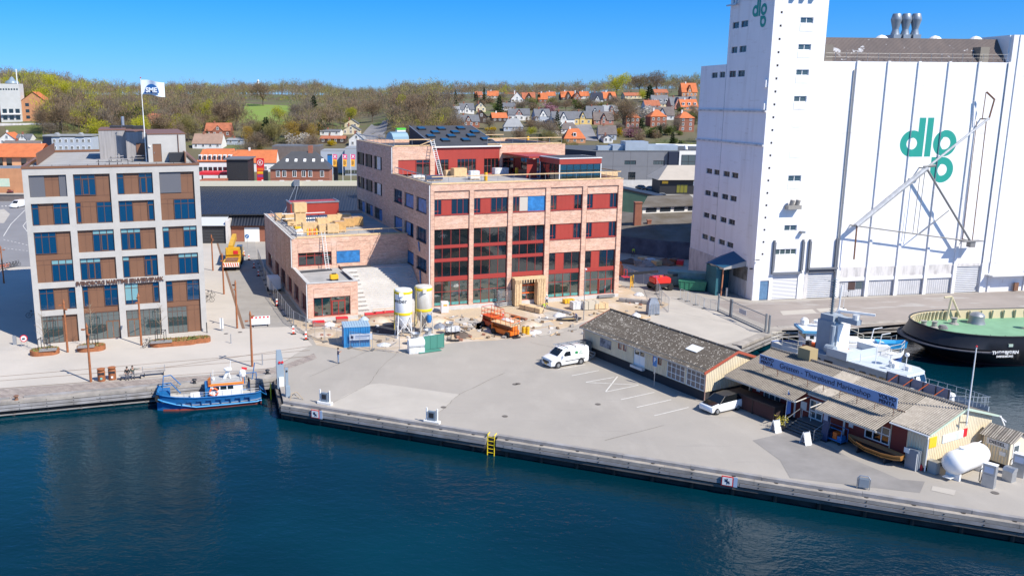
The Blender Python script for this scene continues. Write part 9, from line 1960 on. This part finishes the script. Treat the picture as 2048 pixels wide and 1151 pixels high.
T=thing('yield_sign','small red and white triangle sign behind the crane truck','sign',G(508,482));MB().tube((0,0,0),(0,0,2.4),.04).build('post',STEEL,T);MB().yprism([(-.45,2.8),(.45,2.8),(0,2.0)],-.08,-.04).build('red_triangle',SIGNRED,T);MB().yprism([(-.26,2.69),(.26,2.69),(0,2.24)],-.1,-.081).build('white_triangle',WHITE,T)
# ================================================================ trees and woods
def leafmat(name,col,v=.25):
 m=mat(name,col,.85);t,b=nodes_of(m)
 oi=t.nodes.new('ShaderNodeObjectInfo');tc=t.nodes.new('ShaderNodeTexCoord');n=t.nodes.new('ShaderNodeTexNoise');n.inputs['Scale'].default_value=.7;n.inputs['Detail'].default_value=3
 t.links.new(tc.outputs['Object'],n.inputs['Vector'])
 ad=t.nodes.new('ShaderNodeMath');ad.operation='ADD';t.links.new(oi.outputs['Random'],ad.inputs[0]);t.links.new(n.outputs['Fac'],ad.inputs[1])
 mr=t.nodes.new('ShaderNodeMapRange');mr.inputs['From Max'].default_value=2;mr.inputs['From Min'].default_value=0;mr.inputs['To Min'].default_value=1-v;mr.inputs['To Max'].default_value=1+v
 t.links.new(ad.outputs[0],mr.inputs['Value'])
 vm=t.nodes.new('ShaderNodeVectorMath');vm.operation='SCALE';vm.inputs[0].default_value=col;t.links.new(mr.outputs[0],vm.inputs['Scale']);t.links.new(vm.outputs[0],b.inputs['Base Color'])
 tl=t.nodes.new('ShaderNodeBsdfTranslucent');mx=t.nodes.new('ShaderNodeMixShader');mx.inputs[0].default_value=.4;b.inputs['Specular IOR Level'].default_value=.1
 t.links.new(vm.outputs[0],tl.inputs['Color']);t.links.new(b.outputs[0],mx.inputs[1]);t.links.new(tl.outputs[0],mx.inputs[2]);t.links.new(mx.outputs[0],t.nodes['Material Output'].inputs['Surface'])
 return m
L_BROWN=leafmat('bare_twigs',(.27,.195,.125),.3);L_GREY=leafmat('grey_twigs',(.26,.21,.155),.3);L_OLIVE=leafmat('budding_twigs',(.29,.255,.1),.3);L_SPRING=leafmat('spring_leaves',(.46,.44,.04),.25)
L_WILLOW=leafmat('willow_twigs',(.4,.27,.06),.25);L_CON=leafmat('conifer_needles',(.03,.055,.022),.4);L_BUSH=leafmat('bush_leaves',(.14,.17,.05),.35);L_WHITE=leafmat('white_blossom',(.55,.5,.43),.2);L_FORS=leafmat('yellow_blossom',(.5,.36,.02),.2);L_PINKB=leafmat('pink_blossom',(.36,.19,.22),.2)
BARK=mat('tree_bark',(.11,.085,.065),.95)
def tri_cloud(pts,dirs,ln,wd,q):
 vs,fs=[],[]
 for p,d in zip(pts,dirs):
  d=d.normalized();s=d.cross(Vector((q.uniform(-1,1),q.uniform(-1,1),q.uniform(-1,1)))).normalized();l=ln*q.uniform(.6,1.3);w_=wd*q.uniform(.6,1.4);n=len(vs)
  vs+=[p-s*w_,p+s*w_,p+d*l+s*w_*.4,p+d*l-s*w_*.4];fs.append((n,n+1,n+2,n+3))
 return vs,fs
def bare_tree(seed,m,spread=.5,twigs=1500,low=.28,leaf=False):
 """unit-height tree; trunk and limbs in one mesh, twigs in another"""
 q=random.Random(seed);tr=MB();P,D=[],[]
 lobes=[(Vector((q.gauss(0,spread*.28),q.gauss(0,spread*.28),q.uniform(low+.2,.82))),q.uniform(.13,.24)*(spread/.42))for _ in range(q.randint(9,13))]
 tr.tube((0,0,-.03),(q.gauss(0,.01),q.gauss(0,.01),.34),.017,0,6,.012)
 top=Vector(tr.v[-1])
 for c,r in lobes:
  f=Vector((0,0,q.uniform(.2,.38)));mid=f.lerp(c,.5)+Vector((q.gauss(0,.02),q.gauss(0,.02),.03));tr.tube(f,mid,.0095,0,5,.006).tube(mid,c,.006,0,4,.003)
  for k in range(4):
   e=c+Vector((q.gauss(0,1),q.gauss(0,1),q.gauss(.3,1))).normalized()*r*.8;tr.tube(c.lerp(mid,.3),e,.003,0,3,.001)
 tot=sum(r**2 for _,r in lobes)
 for c,r in lobes:
  for k in range(int(twigs*r*r/tot)):
   u=Vector((q.gauss(0,1),q.gauss(0,1),q.gauss(0,1))).normalized()*r*q.random()**.4;P.append(c+u);D.append(u+Vector((q.gauss(0,.03),q.gauss(0,.03),.06+abs(q.gauss(0,.04)))))
 vs,fs=tri_cloud(P,D,.03 if leaf else .06,.009 if leaf else .0042,q);cr=MB();cr._a(vs,fs,0);return tr,cr
def conifer(seed,spread=.2):
 q=random.Random(seed);tr=MB().tube((0,0,-.03),(0,0,.96),.02,0,6,.003);P,D=[],[]
 for k in range(1700):
  z=.06+.94*(1-q.random()**.62);r=spread*(1-z)**.8*(.75+.4*math.sin(z*46+q.uniform(-.5,.5)))*q.random()**.35+.01;a=q.uniform(0,6.283);P.append(Vector((r*math.cos(a),r*math.sin(a),z)));D.append(Vector((math.cos(a),math.sin(a),-.35+q.gauss(0,.3))))
 vs,fs=tri_cloud(P,D,.05,.011,q);cr=MB();cr._a(vs,fs,0);return tr,cr
def bush(seed):
 q=random.Random(seed);tr=MB()
 for k in range(5):tr.tube((0,0,-.05),(q.uniform(-.3,.3),q.uniform(-.3,.3),.6),.02,0,4,.006)
 P,D=[],[]
 lob=[(Vector((q.uniform(-.45,.45),q.uniform(-.4,.4),q.uniform(.3,.68))),q.uniform(.22,.36))for _ in range(7)]
 for k in range(1100):c,r=q.choice(lob);u=Vector((q.gauss(0,1),q.gauss(0,1),q.gauss(0,1))).normalized()*r*q.random()**.35;P.append(c+u);D.append(u)
 vs,fs=tri_cloud(P,D,.07,.03,q);cr=MB();cr._a(vs,fs,0);return tr,cr
PROTO={}
def proto(kind,var):
 if(kind,var)in PROTO:return PROTO[(kind,var)]
 sd=hash((len(kind),kind[0]<'m',var))%1000+var*7+sum(map(ord,kind))
 g,m_=dict(brown=(lambda:bare_tree(sd,0,.5,2600),L_BROWN),grey=(lambda:bare_tree(sd,0,.46,2400),L_GREY),olive=(lambda:bare_tree(sd,0,.48,2800),L_OLIVE),spring=(lambda:bare_tree(sd,0,.46,3000,.15,True),L_SPRING),willow=(lambda:bare_tree(sd,0,.55,3200,.08,True),L_WILLOW),conifer=(lambda:conifer(sd,.2+.05*var),L_CON),bush=(lambda:bush(sd),L_BUSH),white=(lambda:bush(sd),L_WHITE),forsythia=(lambda:bush(sd),L_FORS),pink=(lambda:bush(sd),L_PINKB),brush=(lambda:bush(sd),L_BROWN))[kind]
 tr,cr=g();res_=[]
 for b,nm,mm in((tr,'trunk',BARK),(cr,'crown',m_)):o=b.build(nm,mm);res_.append(o.data);bpy.data.objects.remove(o)
 PROTO[(kind,var)]=res_;return res_
NVAR=dict(brown=4,grey=3,olive=3,spring=3,willow=2,conifer=2,bush=3,white=2,forsythia=1,pink=1,brush=2)
TN=0
def tree(kind,p,h,label,group=None,wide=1.0,name=None,cat='tree'):
 global TN
 T=thing(name or('conifer' if kind=='conifer' else 'shrub' if kind in('bush','white','forsythia','pink','brush')else 'tree'),label,cat,p,rnd.uniform(0,6.28),group);T.scale=(h*wide,h*wide,h)
 for me,nm in zip(proto(kind,TN%NVAR[kind]),('trunk','crown')):o=bpy.data.objects.new(nm,me);COL.objects.link(o);adopt(o,T)
 TN+=1;return T
def ptree(kind,px,pyb,hpx,label,group=None,wide=1.0):
 p=onhill(px,pyb);return tree(kind,p,hpx*p.y/FPX,label,group,wide)
for a in[('conifer',533,292,56,'tall dark spruce standing above the orange roof',None,1.25),('conifer',628,236,44,'dark spruce on the hillside right of the lawn',None,1.1),('conifer',611,262,26,'small dark conifer between the two willows',None,1.1),('conifer',642,268,30,'dark bushy conifer right of the amber willow',None,1.5),('conifer',869,200,22,'dark spruce on the left wood crest above the sloping roof',None,1.0),('conifer',889,225,34,'narrow yew dark green conifer at the wood edge',None,.8),('conifer',911,210,30,'slim tall conifer left of the ridge houses',None,.8),('conifer',998,236,44,'dark pointed fir among the slate roofs',None,1.0),('conifer',968,205,30,'slim dark conifer before the ridge houses',None,.6),('conifer',1114,254,32,'dark fir beside the white gabled house',None,.9),('conifer',1298,205,34,'broad dark pine below the crest villa',None,1.5),('conifer',1078,205,18,'dark conifer on the ridge behind the orange roofs',None,1.3),('conifer',488,190,16,'dark pine on the crest left of the white mast',None,1.2),('conifer',402,195,18,'left dark pine of the crest pair',None,1.0),('conifer',745,185,14,'lone pine on the skyline above the climbing road',None,1.2),('conifer',415,283,24,'dark cypress by the white barn',None,.6),('conifer',1320,275,24,'dark conifer before the middle villa',None,1.2),('conifer',1282,262,24,'round dark conifer between the villas',None,1.4),('conifer',868,286,22,'dark conifer behind the sloping roof',None,1.6),('willow',582,290,48,'golden willow left of the amber one',None,1.1),('willow',625,290,44,'amber willow right of the golden one',None,.9),('willow',497,290,38,'olive gold willow beside the tall spruce',None,.9),('spring',415,250,50,'bright yellow green tree left of the lawn',None,.8),('spring',436,197,20,'bright yellow tree on the left crest',None,1.3),('spring',699,252,36,'yellow green tree above the cream houses',None,1.0),('spring',558,245,32,'light green bushy tree on the hill lawn',None,1.4),('spring',108,195,48,'bright yellow green beech above the museum',None,1.0),('spring',120,215,44,'yellow green tree right of the museum',None,1.0),('spring',237,205,26,'yellow green tree standing in the bare wood',None,1.2),('spring',62,180,38,'light green tree behind the museum tower',None,1.1),('spring',1233,195,46,'light green beech on the right crest',None,1.1),('spring',1285,200,22,'small yellow green tree beside the dark pine',None,1.2),('spring',1062,275,22,'yellow green shrub tree beside the pale blue house',None,1.2),('brown',526,212,46,'lone spreading oak on the green hill lawn',None,1.5),('brown',88,262,36,'bare tree standing on the slope below the museum',None,1.4),('brown',745,245,42,'bare round crowned tree beside the climbing road',None,1.4),('brown',1246,262,62,'large bare tree between the villas and the brick gable',None,1.2),('grey',1260,262,50,'grey bare tree left of the first brick villa',None,1.0),('brown',1312,190,46,'large bare beech on the right crest',None,1.3),('brown',1278,190,40,'dark bare beech left of the largest crest beech',None,1.3),('grey',1378,180,20,'small bare tree on the skyline beside the silo',None,1.5),('white',600,296,30,'white blossoming shrub below the willows',None,1.3),('white',646,235,16,'white blossom tree beside the hillside spruce',None,1.5),('white',1288,245,34,'white blossoming tree beside the brick villa',None,.8),('white',1196,215,16,'white blossom bush under the blue roofed house',None,1.4),('white',1105,275,14,'pale pink blossom bush behind the upper railing',None,1.8),('forsythia',665,292,14,'yellow forsythia by the low dark building',None,1.2),('forsythia',1238,272,20,'yellow forsythia beside the grey house',None,.8),('forsythia',980,262,10,'yellow forsythia behind the sloping roof',None,2.0),('pink',1262,274,24,'rose flowering tree before the left villa',None,1.2),('pink',1095,225,20,'dusky purple bare bush on the slope',None,1.4)]:ptree(*a)
PXY=lambda X,Y:X/Y*FPX+PPX
def clear(px,Y,near=55):
 for x0,x1,Yh in HOUSES:
  if x0-3<px<x1+3 and Yh-near<Y<Yh+13:return False
 z=hill((px-PPX)/FPX*Y,Y);yy=PPY-FPX*((z-CAM_H)*_c+Y*_s)/(Y*_c-(z-CAM_H)*_s)
 if 478<px<598 and 203<yy<276:return False
 if 712<px<785 and 236<yy<300:return False
 if 1150<px<1200 and 246<yy<300:return False
 return True
WL={'brown':'bare brown tree in the wood on the hillside','grey':'grey bare tree in the wood on the hillside','olive':'budding olive tree in the wood on the hillside','spring':'yellow green tree in the hillside wood','bush':'green shrub between the hillside houses','brush':'bare brown shrub between the hillside houses','conifer':'dark conifer between the hillside houses'}
q=random.Random(11);n=0;tries=0
while n<150 and tries<6000:
 tries+=1
 Y=345+130*q.random()**.8;px=q.uniform(60,905)
 if Y<372 and(px<395 or px>700):continue
 if px<95 and Y<425:continue
 if not clear(px,Y):continue
 X=(px-PPX)/FPX*Y;k=q.choices(['brown','grey','olive','spring'],[5,3,3,.5 if px>250 else 3.0])[0]
 tree(k,(X,Y,hill(X,Y)-.2),q.uniform(8,14.5)*(1.0 if Y>380 else .75),WL[k],'trees of the hillside wood',q.uniform(.85,1.25));n+=1
n=0;tries=0
while n<135 and tries<9000:
 tries+=1;Y=q.uniform(340,600);px=q.uniform(900,1400)
 if not clear(px,Y,22):continue
 X=(px-PPX)/FPX*Y;k=q.choices(['bush','brush','brown','olive','grey','conifer'],[5,4,2,2,1.5,.8])[0]
 tree(k,(X,Y,hill(X,Y)-.2),q.uniform(2.5,5.5)if k in('bush','brush')else q.uniform(5,9),WL[k]if k in('bush','brush','conifer')else WL[k].replace('in the wood on the hillside','between the hillside houses'),'trees between the houses',q.uniform(1,1.5));n+=1
def woods(name,label,spots,mats):
 V,F,MI=[],[],[];vn=0;g=np.random.default_rng(5)
 nv=[]
 for(x,y,z,h,w_,mi)in spots:
  N=230;lc=g.normal(size=(7,3))*np.array([.22,.22,.12])+np.array([0,0,.62]);lr=g.uniform(.14,.24,7)
  ix=g.integers(0,7,N);d=g.normal(size=(N,3));d/=np.linalg.norm(d,axis=1)[:,None];c=lc[ix]+d*(lr[ix]*g.random(N)**.4)[:,None]
  dr_=d*.5+np.array([0,0,.7]);dr_/=np.linalg.norm(dr_,axis=1)[:,None];s_=np.cross(dr_,g.normal(size=(N,3)));s_/=np.linalg.norm(s_,axis=1)[:,None]
  l=g.uniform(.07,.13,N)[:,None];wd=g.uniform(.005,.011,N)[:,None]
  tri=np.stack([c-s_*wd,c+s_*wd,c+dr_*l],1)
  tk=np.array([[[-.012,0,0],[.012,0,0],[0,0,.6]],[[0,-.012,0],[0,.012,0],[.03,0,.6]]]);tri=np.concatenate([tri,tk]);tri*=np.array([w_,w_,h]);tri+=np.array([x,y,z])
  V.append(tri.reshape(-1,3));MI.append(np.full(N+2,mi))
 V=np.concatenate(V);MI=np.concatenate(MI);nf=len(V)//3
 me=bpy.data.meshes.new(name);me.vertices.add(len(V));me.vertices.foreach_set('co',V.astype(np.float32).ravel());me.loops.add(len(V));me.loops.foreach_set('vertex_index',np.arange(len(V),dtype=np.int32));me.polygons.add(nf);me.polygons.foreach_set('loop_start',np.arange(0,len(V),3,dtype=np.int32));me.polygons.foreach_set('loop_total',np.full(nf,3,dtype=np.int32));me.polygons.foreach_set('material_index',MI.astype(np.int32))
 for m_ in mats:me.materials.append(m_)
 me.update(calc_edges=True);me.validate();o=bpy.data.objects.new(name,me);COL.objects.link(o);o['kind']='stuff';tag(o,label,'woods');return o
sp=[];q=random.Random(21);tries=0
while len(sp)<2600 and tries<30000:
 tries+=1;Y=400+900*q.random()**1.4;px=q.uniform(-70,1480)
 if px>900 and Y<(640 if px<1180 else 660):continue
 if not clear(px,Y):continue
 X=(px-PPX)/FPX*Y;h=q.uniform(9,15)*(1.0 if Y<800 else .85);
 mi=q.choices([0,1,2,3,4],[5,3,3,4 if px<230 else .5,.25])[0]
 sp.append((X,Y,hill(X,Y)-.3,h,h*q.uniform(.8,1.2),mi))
for k in range(1500):
 Y=345+330*q.random();px=q.uniform(40,1410)
 if clear(px,Y,55 if px<905 else 9)and not(Y<378 and(px<395 or px>700)):X=(px-PPX)/FPX*Y;h=q.uniform(3,6)if px<905 else q.uniform(1.6,3.6);sp.append((X,Y,hill(X,Y)-h*.35,h,h*1.5,q.choices([0,1,2,3,4,5],[4,2,3,.6,.1,.2]if px<905 else[3,2,2,.5,.8,4])[0]))
woods('woods','far mass of bare spring woodland along the hills',sp,[L_BROWN,L_GREY,L_OLIVE,L_SPRING,L_CON,L_BUSH])
for px,py,Y,h,lb in((517,186,800,9,'white slim water mast on the wooded crest'),):p=at(px,py,Y);T=thing('radio_mast',lb,'mast',(p.x,Y,hill(p.x,Y)));MB().tube((0,0,0),(0,0,13),1.2,0,8,1.0).build('tower',WHITE,T);MB().tube((0,0,13),(0,0,13.8),.9).build('tip',WHITE,T)
